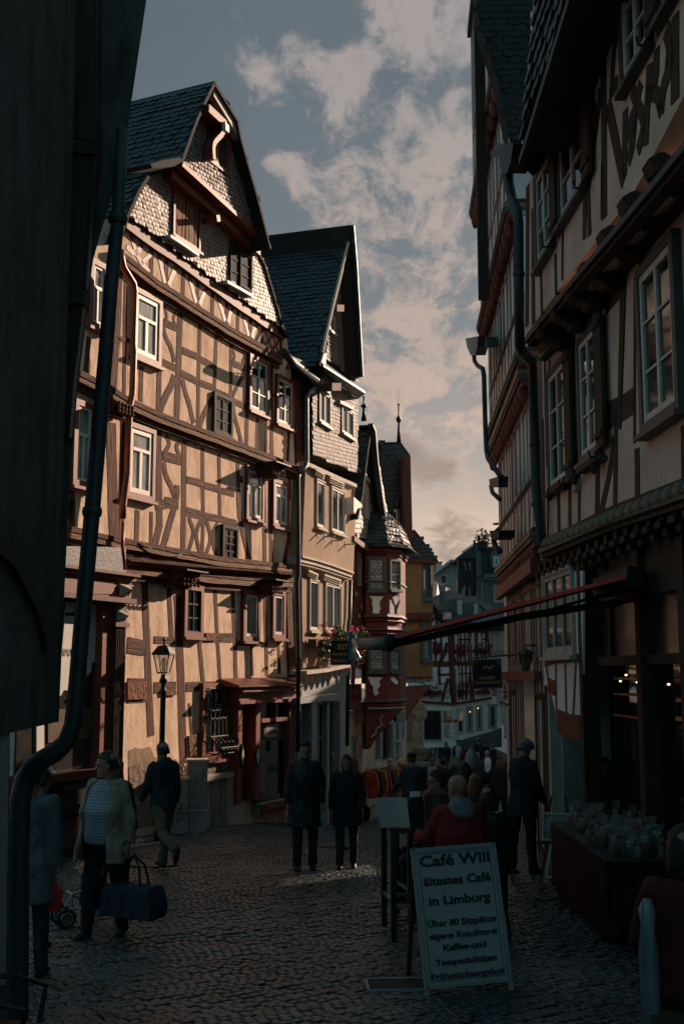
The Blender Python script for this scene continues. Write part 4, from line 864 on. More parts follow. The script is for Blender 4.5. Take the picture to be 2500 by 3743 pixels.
# ---------------------------------------------------------------- ochre corner house beyond
P4 = Fac((1.98, 36.2), (1, .12), z0=-1.3)
P4.thing('ochre_house', 'ochre plastered bay house with red bands and tall slate roof', 'house')
def house4():
    F = P4; F.v = VF
    F.poly('wall', 'ochre', [(1185, 790), (1332, 800), (1326, 1212), (1322, 1290), (1328, 1740), (1175, 1746)], -1.6, 0)
    G = sub(F, tuple(F.world(F.q(1331, 1200)[0], 0, 0).xy), tuple((F.world(F.q(1331, 1200)[0], 0, 0).xy+Vector((.62, .78))))); G.v = VF
    G.poly('wall', 'ochre', [(1331, 800), (1421, 806), (1414, 1215), (1408, 1290), (1415, 1735), (1328, 1740)], -.5, 0)
    G.win((1332, 812), (1402, 1105), 1, 2, 'verdigris', 'verdigris', 'glass', .03, .05, .05); G.win((1325, 1292), (1402, 1602), 1, 2, 'verdigris', 'verdigris', 'glass_lead', .03, .05, .05, lead=True)
    for y, t, w in ((1222, .10, .08), (1250, .12, .12), (1280, .08, .06), (1742, .08, .05)): G.beam('band', 'oxblood', [(1328, y), (1416, y-2)], t, w, amp=0)
    G.beam('tile_band', mat('mosaic', (.20, .25, .24), .6, .9, 14, 0), [(1326, 1764), (1412, 1758)], .16, .03, amp=0)
    rehang(G, F)
    for y, t, w in ((1222, .10, .08), (1250, .12, .12), (1280, .08, .06), (1742, .08, .05)): F.beam('band', 'oxblood', [(1180, y), (1328, y)], t, w, amp=0)
    F.beam('tile_band', mat('mosaic', (.20, .25, .24)), [(1178, 1766), (1328, 1764)], .16, .03, amp=0)
    F.poly('eaves', 'oxblood', [(1180, 762), (1410, 780), (1460, 785), (1455, 800), (1180, 796)], -1.8, .14)
    # lower roof, gable wall with lit slates and its red verge
    rp = F.Q([(1195, 768), (1262, 525), (1300, 570), (1345, 630), (1395, 700), (1445, 765), (1462, 785)], .1)
    MB().prism(rp, -2.4, .1).obj('roof', 'slate_back', F.root)
    m = MB(); us = [p[0] for p in rp]; zs = [p[1] for p in rp]
    slates(m, (0, -.104, 0), (1, 0, 0), (0, 0, 1), (0, -1, 0), min(us), max(us), min(zs), max(zs), .17, .13, lambda a, b: inpoly(a, b, rp), .03, .12, 71); m.obj('slates', 'slate_dark', F.root)
    G = sub(F, tuple(F.world(F.q(1100, 300)[0], -.6, 0).xy), tuple((F.world(F.q(1100, 300)[0], -.6, 0).xy+Vector((.45, .89))))); G.v = VF; G.root.name = 'x'
    slated(G, [(1095, 480), (1105, 440), (1135, 250), (1178, 60), (1205, 60), (1200, 690), (1150, 660)], .1, nm='slate_gable', sw=.17, sh=.14, seed=81)
    G.beam('gable_band', 'oxblood', [(1130, 310), (1200, 385)], .2, .2, .1); G.win((1118, 360), (1140, 510), 1, 2, 'white', 'white', 'glass', .12, .04, .03, False)
    rehang(G, F)
    F.v = VE
    F.poly('verge_board', 'oxblood', [(1190, 2040), (1232, 2055), (1250, 2750), (1205, 2770), (1200, 2500), (1185, 2150)], -.9, .4)
    rp = F.Q([(965, 1942), (1150, 1937), (1232, 2050), (1195, 2080), (1180, 2200), (1150, 2400), (1105, 2640), (1040, 2600), (1000, 2360), (975, 2100)], -.8)
    MB().prism(rp, -1.2, -.8).obj('roof', 'slate_back', F.root); m = MB(); us = [p[0] for p in rp]; zs = [p[1] for p in rp]
    slates(m, (0, .798, 0), (1, 0, 0), (0, 0, 1), (0, -1, 0), min(us), max(us), min(zs), max(zs), .24, .17, lambda a, b: inpoly(a, b, rp), .02, .1, 73); m.obj('slates', 'slate_dark', F.root)
    u, z = F.q(1137, 1945, -.9); finial((u, .9, z-.05), 1.85, F.root, .9)
    F.v = VG
    F.poly('strut', 'redwood', [(545, 215), (745, 200), (680, 270), (545, 475), (543, 350)], -.4, -.06)
    F.poly('ground_floor_wall', mat('warm_stone', (.30, .20, .13), .9, .3, 3, .6, 9), [(480, 330), (600, 330), (600, 900), (480, 950)], -2.6, -1.2)
house4()
# ---------------------------------------------------------------- houses round the far square
def far_house(o, d, z0, name, label):
    F = Fac(o, d, z0); F.v = VH; F.thing(name, label, 'house'); F.rnd = random.Random(9); return F
def quad3(F, name, mt, a, wa, b, wb, th=.12):
    """sloping sheet between a line on plane wa and a line on plane wb"""
    A, Bq = F.Q(a, wa), F.Q(b, wb); m = MB(); lo = [(u, -wa, z) for u, z in A]; hi = [(u, -wb, z) for u, z in Bq]
    n = len(lo); vs = lo+hi+[(x, y+th*.5, z-th) for x, y, z in lo+hi]; fs = []
    for i in range(n-1): fs += [(i, i+1, n+i+1, n+i), (2*n+i, 3*n+i, 3*n+i+1, 2*n+i+1), (i, 2*n+i, 2*n+i+1, i+1), (n+i, n+i+1, 3*n+i+1, 3*n+i)]
    fs += [(0, n, 3*n, 2*n), (n-1, 3*n-1, 4*n-1, 2*n-1)]
    return m.raw(vs, fs).obj(name, mt, F.root)
def far():
    c = at(1400+650/2.608, 2463, 58.0)
    F = far_house((c.x, c.y), (.93, .37), zg(58), 'white_half_timbered_house', 'white half-timbered inn with red beams and geranium boxes facing the far square')
    L = sub(F, (c.x-6*.97, c.y+6*.24), (c.x, c.y)); L.v = VH; L.rnd = random.Random(4)
    F.poly('wall', 'plaster_white', [(632, 1090), (985, 1150), (985, 1420), (1030, 1440), (1035, 1830), (690, 1888), (655, 1500)], -3, 0)
    L.poly('wall', 'plaster_white', [(440, 900), (500, 930), (560, 1010), (632, 1090), (655, 1500), (690, 1888), (200, 1862), (300, 1400)], -3, 0)
    F.poly('ground_floor_wall', 'plaster_white', [(690, 1888), (1035, 1830), (1125, 1815), (1125, 2300), (690, 2300)], -3, -.15); L.poly('ground_floor_wall', 'plaster_white', [(330, 1862), (690, 1888), (692, 2300), (320, 2300)], -3, -.15)
    quad3(F, 'roof', 'slate_dark', [(470, 918), (600, 1095), (630, 1112), (1150, 1108)], .5, [(470, 705), (600, 770), (760, 850), (1010, 920)], -3.5, .3)
    quad3(L, 'roof', 'slate_dark', [(430, 870), (500, 918), (560, 1000), (632, 1105)], .5, [(430, 690), (470, 705), (520, 735), (600, 770)], -1.5, .3)
    for a, b, c_, d in ((705, 895, 750, 1058), (866, 928, 900, 1062)):
        o = F.poly('dormer', 'slate', [(a-150, a and b+5), (a-10, b-18), (c_+4, b+25), (c_+8, d), (a-90, d-10)], -1.9, -.9); F.v = VH
        F.win((a, b+5), (c_, d), 1, 2, 'white', 'white', 'glass', -.86, .08, .06, False)
    F.poly('skylight', 'lightstone', [(552, 822), (570, 822), (612, 866), (598, 872)], -1.7, -1.45); F.poly('skylight', 'zinc', [(918, 945), (940, 950), (990, 995), (970, 1000)], -1.6, -1.4)
    B = lambda *p, w=.22, nm='post': F.beam(nm, 'oxblood', list(p), w*.52, .04, amp=.05)
    for x in (645, 690, 728, 765, 800, 838, 875, 930, 975): B((x, 1115), (x+4, 1190), w=.13)
    B((634, 1100), (985, 1160), w=.2, nm='rail'); B((635, 1200), (985, 1195), w=.25, nm='rail'); B((640, 1275), (985, 1268), w=.16, nm='rail'); B((648, 1378), (840, 1378), w=.16, nm='rail')
    for x in (650, 672, 710, 738, 780, 815, 838, 880, 900, 940, 975): B((x, 1200), (x+3, 1480), w=.16)
    B((652, 1500), (860, 1500), w=.42, nm='rail'); B((660, 1600), (860, 1592), w=.14, nm='rail')
    for x in (660, 720, 752, 790, 830, 858): B((x, 1520), (x+6, 1850), w=.17)
    B((640, 1290), (690, 1480), w=.16, nm='brace'); B((790, 1850), (826, 1610), w=.16, nm='brace'); B((860, 1850), (832, 1610), w=.16, nm='brace'); B((690, 1885), (1035, 1828), w=.2, nm='rail'); B((985, 1150), (1020, 1440), w=.2)
    B2 = lambda *p, w=.24, nm='post': L.beam(nm, 'oxblood', list(p), w*.55, .04, amp=.05)
    B2((632, 1100), (650, 1500), (675, 1885), w=.5, nm='corner_post'); B2((470, 1185), (628, 1190), w=.25, nm='rail'); B2((475, 1005), (600, 1180), nm='brace'); B2((560, 985), (470, 1090), nm='brace'); B2((545, 1130), (515, 1185), nm='brace'); B2((510, 1000), (510, 1185), w=.2)
    for x in (490, 550): B2((x, 1200), (x+10, 1490), w=.2)
    B2((555, 1290), (500, 1380), w=.18, nm='brace'); B2((500, 1290), (560, 1390), w=.18, nm='brace'); B2((605, 1300), (590, 1400), (535, 1490), w=.3, nm='brace'); B2((470, 1375), (625, 1378), w=.16, nm='rail'); B2((440, 1505), (655, 1505), w=.5, nm='rail'); B2((520, 1610), (660, 1600), w=.2, nm='rail'); B2((530, 1530), (540, 1700)); B2((615, 1640), (560, 1860), w=.26, nm='brace'); B2((628, 1640), (668, 1860), w=.22, nm='brace'); B2((340, 1865), (688, 1888), w=.25, nm='rail')
    for tl, br in (((678, 1235), (708, 1330)), ((838, 1240), (868, 1330)), ((902, 1238), (936, 1322)), ((688, 1545), (718, 1700)), ((862, 1560), (885, 1690))): F.win(tl, br, 2, 3, 'white', 'white', 'glass', .06, .07, .05, False)
    L.win((462, 1568), (517, 1725), 2, 2, 'white', 'white', 'glass_dark', .06, .08, .05, False)
    lampc = mat('warm_interior', (.55, .42, .28), .5, .4, 3, 0, emit=.05)
    L.win((378, 1940), (566, 2240), 2, 1, 'lightstone', 'darkwood', 'glass_dark', -.1, .06, .05, False)
    for tl, br in (((795, 1908), (856, 2155)), ((885, 1902), (946, 2135)), ((1002, 1885), (1082, 2120))): F.win(tl, br, 1, 1, 'greypaint', 'greypaint', 'glass_dark', -.10, .07, .06, False)
    F.win((705, 1932), (766, 2165), 1, 1, 'lightstone', 'lightstone', 'glass_dark', -.1, .05, .04, False)
    F.poly('lit_panel', lampc, [(728, 1945), (762, 1945), (762, 2045), (728, 2045)], -.12, -.06)
    for q in ((L, 398, 1957), (F, 902, 1927), (F, 826, 1960)):
        u, z = q[0].q(q[1], q[2], -.06); MB().ball((u, .05, z), .035, 8, 5).obj('lamp', mat('lamp_glow', (1, .55, .2), .5, .1, 3, 0, emit=1.2), q[0].root)
    F.poly('plinth', 'slate', [(690, 2245), (1000, 2158), (1130, 2112), (1130, 2300), (690, 2300)], -1, -.1)
    L.beam('lamp_arm', 'iron', [(548, 1700), (640, 1680)], .05, .5, .45)
    rehang(L, F)
    # oval tavern sign on its bracket
    p = at(1400+613/2.608, 1850+1778/2.608, 57.2); k = 57.2/FPX/2.608
    t = empty('oval_tavern_sign', 'small oval cream tavern sign under the beams of the white inn', 'sign', p)
    m = MB().raw([(23*k*math.cos(a*.314), y, 53*k*math.sin(a*.314)) for y in (-.04, .04) for a in range(20)], [tuple(range(20)), tuple(range(39, 19, -1))]+[(i, i+20, (i+1) % 20+20, (i+1) % 20) for i in range(20)]); m.obj('board', mat('cream_board', (.62, .55, .42), .6, .1, 3, 0), t)
    m = MB()
    for a in range(20): m.tube([(23*k*math.cos(a*.314), -.05, 53*k*math.sin(a*.314)), (23*k*math.cos((a+1)*.314), -.05, 53*k*math.sin((a+1)*.314))], .025, 4)
    m.obj('rim', 'darkwood', t); MB().box((-15*k, -.06, -3*k), (15*k, -.045, 4*k)).box((-12*k, -.06, 12*k), (12*k, -.045, 26*k)).obj('emblem', 'redwood', t); MB().tube([(0, 0, 53*k), (0, .3, 75*k), (0, 1.0, 78*k)], .02, 5).obj('bracket', 'iron', t)
    # geranium boxes
    fb = [(L, 505, 1375, .35, .3), (F, 735, 1385, .55, .34), (F, 930, 1385, .85, .3), (L, 470, 1780, .95, .36), (F, 755, 1770, .5, .36), (F, 945, 1775, .75, .26), (L, 290, 1790, .8, .3)]
    lab = ['red geranium box at the left upper edge of the white inn', 'round red geranium box under the first upper window of the white inn', 'wide red geranium box under the paired upper windows of the white inn', 'red geranium box to the left of the oval tavern sign', 'red geranium box to the right of the oval tavern sign', 'red geranium box behind the hanging gallery board', 'dark geranium box half hidden by the ochre house strut']
    for (G, x, y, l, h), lb in zip(fb, lab):
        u, z = G.q(x, y, .1); w = G.world(u, .12, z+.1); flower_box(w, G.phi, l, lb, 'flower boxes', 300, 60, int(x), True, h, h, 1.2)
    # plain pale neighbour
    F = far_house((c.x+5.2, c.y+4.0), (.97, .2), zg(60), 'plain_white_house', 'plain pale plastered house with tall shuttered windows beside the white inn')
    F.poly('wall', 'plaster_white', [(975, 1180), (1400, 1150), (1400, 2100), (1030, 2080), (1030, 1440), (980, 1430)], -3, 0)
    for x0, x1 in ((1030, 1062), (1075, 1108), (1118, 1150), (1160, 1195)): F.win((x0, 1212), (x1, 1385), 1, 2, 'white', 'greypaint', 'glass', .03, .10, .06, True)
    F.beam('string_course', 'lightstone', [(1000, 1398), (1300, 1385)], .22, .12); F.poly('roof', 'slate_dark', [(985, 1120), (1150, 1060), (1400, 1000), (1400, 1170), (975, 1200)], -3, .35); F.win((1040, 1700), (1075, 1830), 1, 1, 'greypaint', 'greypaint', 'glass_dark', .03, .06, .05)
    # grey house with roof terrace and dormer
    c2 = at(1400+1000/2.608, 2463, 72.0); F = far_house((c2.x, c2.y), (1, .05), zg(72), 'grey_mansard_house', 'tall blue-grey house with dark mansard roof and railed roof terrace')
    F.poly('wall', 'render_grey', [(890, 690), (1400, 690), (1400, 1700), (890, 1700)], -6, 0); F.poly('mansard', 'slate_dark', [(932, 390), (1400, 388), (1400, 665), (935, 668)], -6, .15)
    F.poly('cladding', 'zinc', [(872, 348), (925, 345), (940, 668), (885, 672)], -5, .3); F.poly('party_wall', 'render_grey', [(875, 672), (945, 670), (950, 1300), (880, 1300)], -5, .05)
    F.poly('dormer', 'slate', [(1012, 470), (1062, 412), (1118, 465), (1118, 590), (1030, 590)], -1, .45); F.win((1046, 476), (1112, 582), 1, 1, 'white', 'white', 'glass', .48, .10, .07, False); F.win((1050, 748), (1150, 912), 2, 2, 'white', 'white', 'glass', .04, .08, .08, transom=.62)
    F.beam('gutter', 'zinc', [(940, 692), (1400, 690)], .16, .4, .1); F.beam('downpipe', 'lightstone', [(955, 700), (942, 740), (943, 900)], .09, .2, .1)
    m = MB(); a, b = F.q(918, 290, .1), F.q(1160, 380, .1)
    for i in range(19): x = a[0]+(b[0]-a[0])*i/18; m.tube([(x, -.1, b[1]), (x, -.1, a[1])], .022 if i % 6 else .045, 4)
    for z in (a[1], b[1]+.15): m.tube([(a[0], -.1, z), (b[0], -.1, z)], .035, 4)
    m.obj('terrace_railing', 'iron', F.root); F.poly('terrace_edge', 'white', [(925, 384), (1130, 380), (1130, 392), (925, 394)], -.2, .2)
    m = MB(); a, b = F.q(960, 650, .3), F.q(1120, 675, .3)
    for i in range(17): x = a[0]+(b[0]-a[0])*i/16; m.tube([(x, -.4, b[1]), (x, -.4, a[1])], .02, 4)
    for z in (a[1], b[1]): m.tube([(a[0], -.4, z), (b[0], -.4, z)], .025, 4)
    m.obj('snow_guard', 'steel', F.root)
    for x in (868, 912): F.beam('antenna_post', 'iron', [(x, 320 if x == 868 else 285), (x+3, 400)], .12, .3, .2, amp=0)
    u, z = F.q(948, 345, .4); t = empty('potted_shrub', 'dark potted shrub on the railed roof terrace', 'plant', F.world(u, .4, z-.5)); MB().lathe([(.25, 0), (.35, .5)], 10).obj('pot', 'darkwood', t); leafmass((0, 0, .85), .5, 160, .2, random.Random(2)).obj('foliage', 'leaf_dark', t)
    # timber balcony tower
    c3 = at(1400+780/2.608, 2463, 70.0); F = far_house((c3.x, c3.y), (1, .0), zg(70), 'balcony_tower', 'open dark timber balcony tower with pent roof beside the grey house')
    F.poly('roof', 'slate_dark', [(700, 488), (868, 372), (880, 372), (880, 495), (700, 500)], -2.5, .3)
    for x in (728, 800, 842, 868): F.beam('post', 'iron', [(x, 495), (x+2, 860)], .22 if x != 842 else .12, .1, -.1, amp=0)
    F.poly('balcony_panel', 'iron', [(748, 612), (870, 615), (870, 690), (750, 695)], -.1, .12); F.beam('deck', 'iron', [(724, 712), (875, 712)], .3, .15, -2, amp=0)
    F.beam('arch', 'iron', [(738, 790), (750, 745), (795, 722), (840, 745), (855, 790)], .3, .12, -.1, 4, amp=0); F.beam('arch', 'iron', [(736, 560), (760, 520), (800, 505), (840, 520), (860, 560)], .22, .12, -.1, 4, amp=0)
    F.poly('pier', 'iron', [(724, 700), (740, 700), (742, 900), (726, 900)], -1, .08); F.poly('pier', 'lightstone', [(872, 560), (882, 560), (890, 880), (878, 880)], -1, .1)
    c4 = at(1400+600/2.608, 2463, 76.0); F = far_house((c4.x, c4.y), (1, -.1), zg(76), 'cream_gabled_house', 'cream house with a plain low gable behind the inn roof')
    F.poly('wall', mat('cream_plaster', (.48, .44, .38), .9, .08, 3, .3, 10), [(478, 655), (652, 520), (745, 578), (860, 640), (860, 1000), (478, 1000)], -4, 0)
    F.beam('verge_board', 'white', [(478, 648), (652, 515)], .16, .5, -4, amp=0); F.beam('verge_board', 'darkwood', [(652, 515), (745, 575), (860, 640)], .16, .5, -4, amp=0); F.poly('roof', mat('clay_tile', (.22, .11, .06), .8, .4, 9, .6, 12), [(655, 515), (700, 530), (870, 610), (868, 640)], -4, -1)
    F.win((542, 655), (610, 742), 1, 1, 'white', 'darkwood', 'glass_dark', .03, .08, .06); F.win((695, 752), (760, 850), 1, 1, 'white', 'darkwood', 'glass_dark', .03, .08, .06)
    c5 = at(1400+530/2.608, 2463, 82.0); F = far_house((c5.x, c5.y), (1, 0), zg(82), 'tiled_chimney', 'patterned tile chimney stack above the cream gabled house')
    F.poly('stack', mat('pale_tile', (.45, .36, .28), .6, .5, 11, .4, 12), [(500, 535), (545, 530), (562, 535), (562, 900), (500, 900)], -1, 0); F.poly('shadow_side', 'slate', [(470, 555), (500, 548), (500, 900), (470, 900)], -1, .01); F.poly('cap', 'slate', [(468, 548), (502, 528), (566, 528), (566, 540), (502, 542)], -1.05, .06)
    # unseen houses added to shade the paving and cut the sun reaching the left fronts
    def shade_house(y0, y1, H, x, nm, lb, dp=8):
        F = Fac((x, y1), (0, -1), zg((y0+y1)/2)); F.thing(nm, lb, 'house'); L_ = y1-y0; H -= F.z0
        MB().box((0, 0, -.5), (L_, dp, H)).obj('wall', 'plaster_white', F.root)
        MB().loft([[(-.15, -.25, H), (-.15, dp+.3, H), (-.15, dp/2, H+dp*.17)], [(L_+.15, -.25, H), (L_+.15, dp+.3, H), (L_+.15, dp/2, H+dp*.17)]]).obj('roof', 'slate_dark', F.root)
        for i in range(int(L_/3)): F.winuz(.9+3*i, 2.0+3*i, 1, 2.6, 2, 2, 'darkwood', 'white', 'glass', .02)
    shade_house(31.5, 37.1, 5.85, 9.5, 'low_shade_house', 'unseen low slate-roofed house added to shade the street below the left fronts'); shade_house(37.2, 40.3, 7.7, 9.5, 'mid_shade_house', 'unseen middle-height slate-roofed house added to shade the blue-grey shop front')
    shade_house(24.1, 26.9, 6.0, 3.78, 'corner_shade_house', 'unseen low house added behind the tall half-timbered house to shade the brown shop front', 2.4)
    shade_house(44.5, 92.0, 9.5, 10.2, 'long_shade_house', 'unseen long taller house added to shade the far square')
far()
# ---------------------------------------------------------------- cafe house on the right
R1 = Fac((2.985, 17.25), (.035, -1), z0=-.05)
R1.thing('cafe_house', 'shaded half-timbered cafe house with jettied floors, scroll corbels and open shutters', 'house')
def shutter(F, u, z0, z1, w, L=.34):
    # board shutter folded back flat against the wall
    o = MB().box((u, -w, z0), (u+L, -(w+.045), z1)).obj('shutter', 'darkwood', F.root)
    for z in (z0+.12, z1-.18): MB().box((u+.02, -(w+.046), z), (u+L-.02, -(w+.065), z+.07)).obj('batten', 'darkwood', o)
    MB().tube([(u+.1, -w, z0-.1), (u+.1, -(w+.14), z0-.1), (u+.1, -(w+.16), z0-.02)], .014, 5).obj('catch', 'iron', o)
def cafe():
    F = R1
    ext = [(1700, 0)]
    # walls
    F.v = VJ
    F.poly('wall', 'cafe_plaster', [(610, 1112), (860, 842), (1160, 492), (1568, 12), (1900, -380), (1900, 2010), (1568, 2040), (1090, 2180), (625, 2390)], -.4, 0)
    F.v = VI; F.base = 0
    F.poly('wall', 'cafe_plaster', [(505, 1260), (550, 1180), (1000, 20), (1568, -1450), (1800, -2100), (1800, 200), (1568, 640), (1210, 1330), (800, 1850), (500, 2260)], -.3, .35)
    F.v = VJ; uM, zM = F.q(1900, -370, 0); zlo = F.q(1900, 2010, 0)[1]
    MB().box((uM-.3, .002, zlo), (14, .4, zM)).obj('wall', 'cafe_plaster', F.root); F.v = VI; uU, zU = F.q(1800, 210, .35); MB().box((uU-.3, -.348, zM-.05), (14, .3, zM+3.4)).obj('wall', 'cafe_plaster', F.root)
    # storey moulding: big roll with flats
    def roll(pts, w, parts, v):
        F.v = v; P = F.Q(pts, w)
        for dz, t, dw, mt in parts: MB().prism(jag([(u, z+dz) for u, z in P], t, F.rnd, 1, 0), w-.10, w+dw).obj('moulding', mt, F.root)
    F.v = VJ
    roll([(525, 1010), (860, 600), (1160, 250), (1450, -95), (1800, -520)], .42, ((.055, .045, .02, 'darkwood_h'), (.0, .07, .08, 'dullzinc'), (-.055, .045, .03, 'darkwood_h')), VJ)
    roll([(610, 1122), (860, 860), (1160, 510), (1568, 30), (1900, -360)], .06, ((.035, .035, .03, 'midwood'), (.0, .035, .05, 'gold'), (-.035, .035, .02, 'darkwood_h')), VJ)
    roll([(625, 905), (800, 825), (1090, 690), (1568, 515), (1900, 400)], .08, ((.06, .04, .02, 'darkwood_h'), (-.10, .07, .10, 'verdigris'), (-.17, .06, .05, 'darkwood_h')), VK)
    F.v = VK; P = F.Q([(625, 908), (1090, 695), (1568, 520), (1900, 405)], .14); m = MB(); m2 = MB()
    n = 46
    for i in range(n):
        t = i/n; u = P[0][0]+(P[-1][0]-P[0][0])*t; z = P[0][1]+(P[-1][1]-P[0][1])*t; a = (m if i % 2 else m2)
        dd = (P[-1][0]-P[0][0])/n; a.tube([(u, -.10, z+.07), (u+dd*.6, -.17, z), (u+dd*1.2, -.10, z-.07)], .055, 6)
    m.obj('rope_moulding', 'gold', F.root, True); m2.obj('rope_moulding', 'verdigris', F.root, True)
    F.v = VJ
    lo = F.Q([(610, 1100), (860, 835), (1160, 485), (1568, 5), (1900, -385)], .07); hi = F.Q([(535, 1040), (860, 640), (1160, 290), (1450, -55), (1800, -480)], .38)
    m = MB()
    for i in range(4): m.face([(lo[i][0], -.07, lo[i][1]), (lo[i+1][0], -.07, lo[i+1][1]), (hi[i+1][0], -.38, hi[i+1][1]), (hi[i][0], -.38, hi[i][1])])
    m.obj('jetty_cove', 'cafe_plaster', F.root)
    # scroll corbels under the upper jetty
    F.v = VJ
    for x, y in ((668, 965), (768, 835), (868, 690), (975, 545), (1112, 330), (1265, 110), (1450, -140)):
        u, z = F.q(x, y, .3); m = MB()
        pr = [(.05, .09), (.46, .09), (.50, .06), (.48, .02), (.42, -.06), (.34, -.10), (.26, -.16), (.16, -.20), (.05, -.2)]
        m.raw([(u+s, -w, z+h) for s in (-.11, .11) for w, h in pr], [tuple(range(9)), tuple(range(17, 8, -1))]+[(i, i+9, (i+1) % 9+9, (i+1) % 9) for i in range(9)])
        m.tube([(u-.13, -.38, z+.02), (u+.13, -.38, z+.02)], .10, 10); m.tube([(u-.135, -.20, z-.13), (u+.135, -.20, z-.13)], .07, 8); m.obj('scroll_corbel', 'darkwood', F.root)
    # windows, upper floor
    F.v = VI
    Wn = lambda tl, br, c, r, w, **k: F.win(tl, br, c, r, 'casing', 'white', 'glass', w, .09, .07, True, **k)
    for tl, br in (((560, 1200), (690, 1640)), ((712, 805), (905, 1245)), ((1125, -130), (1345, 290)), ((1365, -620), (1560, -130))):
        Wn(tl, br, 2, 3, .38); u0, u1, z0, z1 = F.rect(tl, br, .38); shutter(F, u1+.03, z0, z1, .40)
    F.v = VJ
    for tl, br in (((642, 1240), (795, 1945)), ((846, 1012), (1003, 1750))):
        Wn(tl, br, 2, 3, .04); u0, u1, z0, z1 = F.rect(tl, br, .04); shutter(F, u1+.03, z0, z1, .06)
    F.win((1246, 548), (1550, 1465), 2, 3, 'casing', 'white', 'glass', .06, .10, .08, True); F.win((1640, 300), (1900, 1300), 2, 3, 'casing', 'white', 'glass', .06, .10, .08, True)
    # lit sill brackets
    F.v = VK
    F.poly('sill_board', 'midwood', [(835, 430), (975, 330), (972, 300), (835, 400)], 0, .14); F.poly('sill_board', 'midwood', [(655, 560), (790, 470), (790, 440), (655, 530)], 0, .14); F.poly('meter_box', 'lightstone', [(812, 470), (834, 455), (832, 540), (812, 552)], 0, .08)
    for x, y in ((668, 560), (772, 490), (838, 445), (965, 370)): u, z = F.q(x, y, .1); MB().lathe([(.0, -.12), (.04, -.08), (.05, 0), (.03, .08)], 8, (u, -.12, z)).obj('sill_bracket', 'darkwood', F.root)
    # timbers, main floor
    T = lambda *p, w=.16, nm='post', w1=.010, **k: F.beam(nm, 'darkwood', list(p), w, w1, **k)
    F.v = VK
    T((718, 555), (722, 868)); T((858, 395), (856, 800), w=.13); T((792, 480), (795, 840), w=.16); T((982, 345), (975, 720), w=.2); T((648, 560), (645, 880), w=.12); T((1092, 180), (1060, 420), (1000, 705), w=.16, nm='brace', smooth=4); T((1105, 0), (1098, 660), w=.16); T((1245, 255), (1248, 600), w=.16); T((1560, 100), (1565, 515), w=.16); T((610, 60), (625, 890), w=.14)
    F.v = VJ
    T((1148, 505), (1130, 1480), w=.16); T((1165, 500), (1125, 1600), w=.08, w1=.02); T((1012, 1540), (1232, 1400), w=.30, nm='rail'); T((1040, 765), (1135, 640), w=.22, nm='rail'); T((1275, 390), (1268, 545), w=.16); T((820, 930), (812, 1085), w=.12); T((878, 830), (870, 1000), w=.1); T((1015, 680), (1012, 790), w=.14); T((660, 1140), (650, 1240), w=.1); T((625, 1140), (640, 1850), w=.12); T((845, 1100), (850, 1880), w=.06); T((1232, 560), (1228, 1700), w=.08); T((820, 1800), (845, 1780), w=.14, nm='rail')
    # timbers, upper floor
    F.v = VI; U = lambda *p, w=.16, nm='post', **k: F.beam(nm, 'darkwood', list(p), w, .362, .3, **k)
    U((1012, 20), (1022, 800), (1025, 1470), w=.2); U((915, 270), (905, 900), (925, 1585), w=.14); U((1005, 320), (940, 560), w=.16, nm='brace'); U((1050, 700), (1100, 950), (1155, 1225), w=.2, nm='brace', smooth=3); U((935, 640), (975, 830), (930, 1075), w=.13, nm='brace', smooth=3); U((1000, 600), (965, 900), (915, 1300), w=.15, nm='brace', smooth=3); U((1115, 80), (1048, 220), w=.16, nm='rail'); U((1060, 640), (1115, 540), w=.13, nm='rail'); U((1110, 170), (1085, 400), (1075, 640), w=.14, nm='brace', smooth=3); U((1165, 740), (1160, 1190), w=.16); U((1330, 430), (1300, 980), w=.18); U((1500, 100), (1500, 680), w=.2)
    U((1215, 600), (1235, 720), (1195, 860), (1215, 960), (1185, 1090), w=.16, nm='brace', smooth=4); U((1270, 560), (1250, 700), (1290, 830), (1250, 1020), w=.16, nm='brace', smooth=4); U((1375, 330), (1370, 500), (1335, 620), (1310, 680), w=.17, nm='brace', smooth=4); U((1440, 200), (1480, 400), (1430, 560), (1400, 760), w=.18, nm='brace', smooth=4); U((1310, 640), (1380, 640), (1410, 760), w=.16, nm='brace', smooth=4)
    F.v = VJ; U((545, 110), (548, 890), w=.2); U((597, 490), (605, 830), w=.1); U((745, 215), (742, 600), w=.08); U((695, 420), (700, 690), w=.1); U((895, -60), (890, 320), w=.14); U((1015, -200), (1012, 180), w=.14); U((700, -190), (690, 200), w=.08)
    F.v = VI; U((510, 1250), (505, 2200), w=.22, nm='corner_post')
    # eaves, soffit and steep slates over them
    a, b = F.Q([(548, 1190), (1010, 20), (1800, -2000)], .35), F.Q([(450, 1095), (780, 0), (1300, -1800)], 1.0)
    m = MB()
    for i in range(2): m.face([(a[i][0], -.35, a[i][1]), (b[i][0], -1.0, b[i][1]), (b[i+1][0], -1.0, b[i+1][1]), (a[i+1][0], -.35, a[i+1][1])])
    m.obj('soffit', 'darkwood_h', F.root)
    F.beam('eaves_board', 'dullzinc', [(452, 1095), (782, 0), (1300, -1800)], .09, 1.03, .95)
    b2 = F.Q([(487, 830), (600, 420), (780, -60)], 1.02)
    g = F.Q([(470, 1000), (490, 830), (640, 425), (780, -10), (800, -100), (800, -700), (590, -700), (553, 0), (515, 400), (478, 780)], .92)
    o = MB().prism(g, .3, .905).obj('roof', 'slate_back', F.root); us = [p[0] for p in g]; zs = [p[1] for p in g]; m = MB()
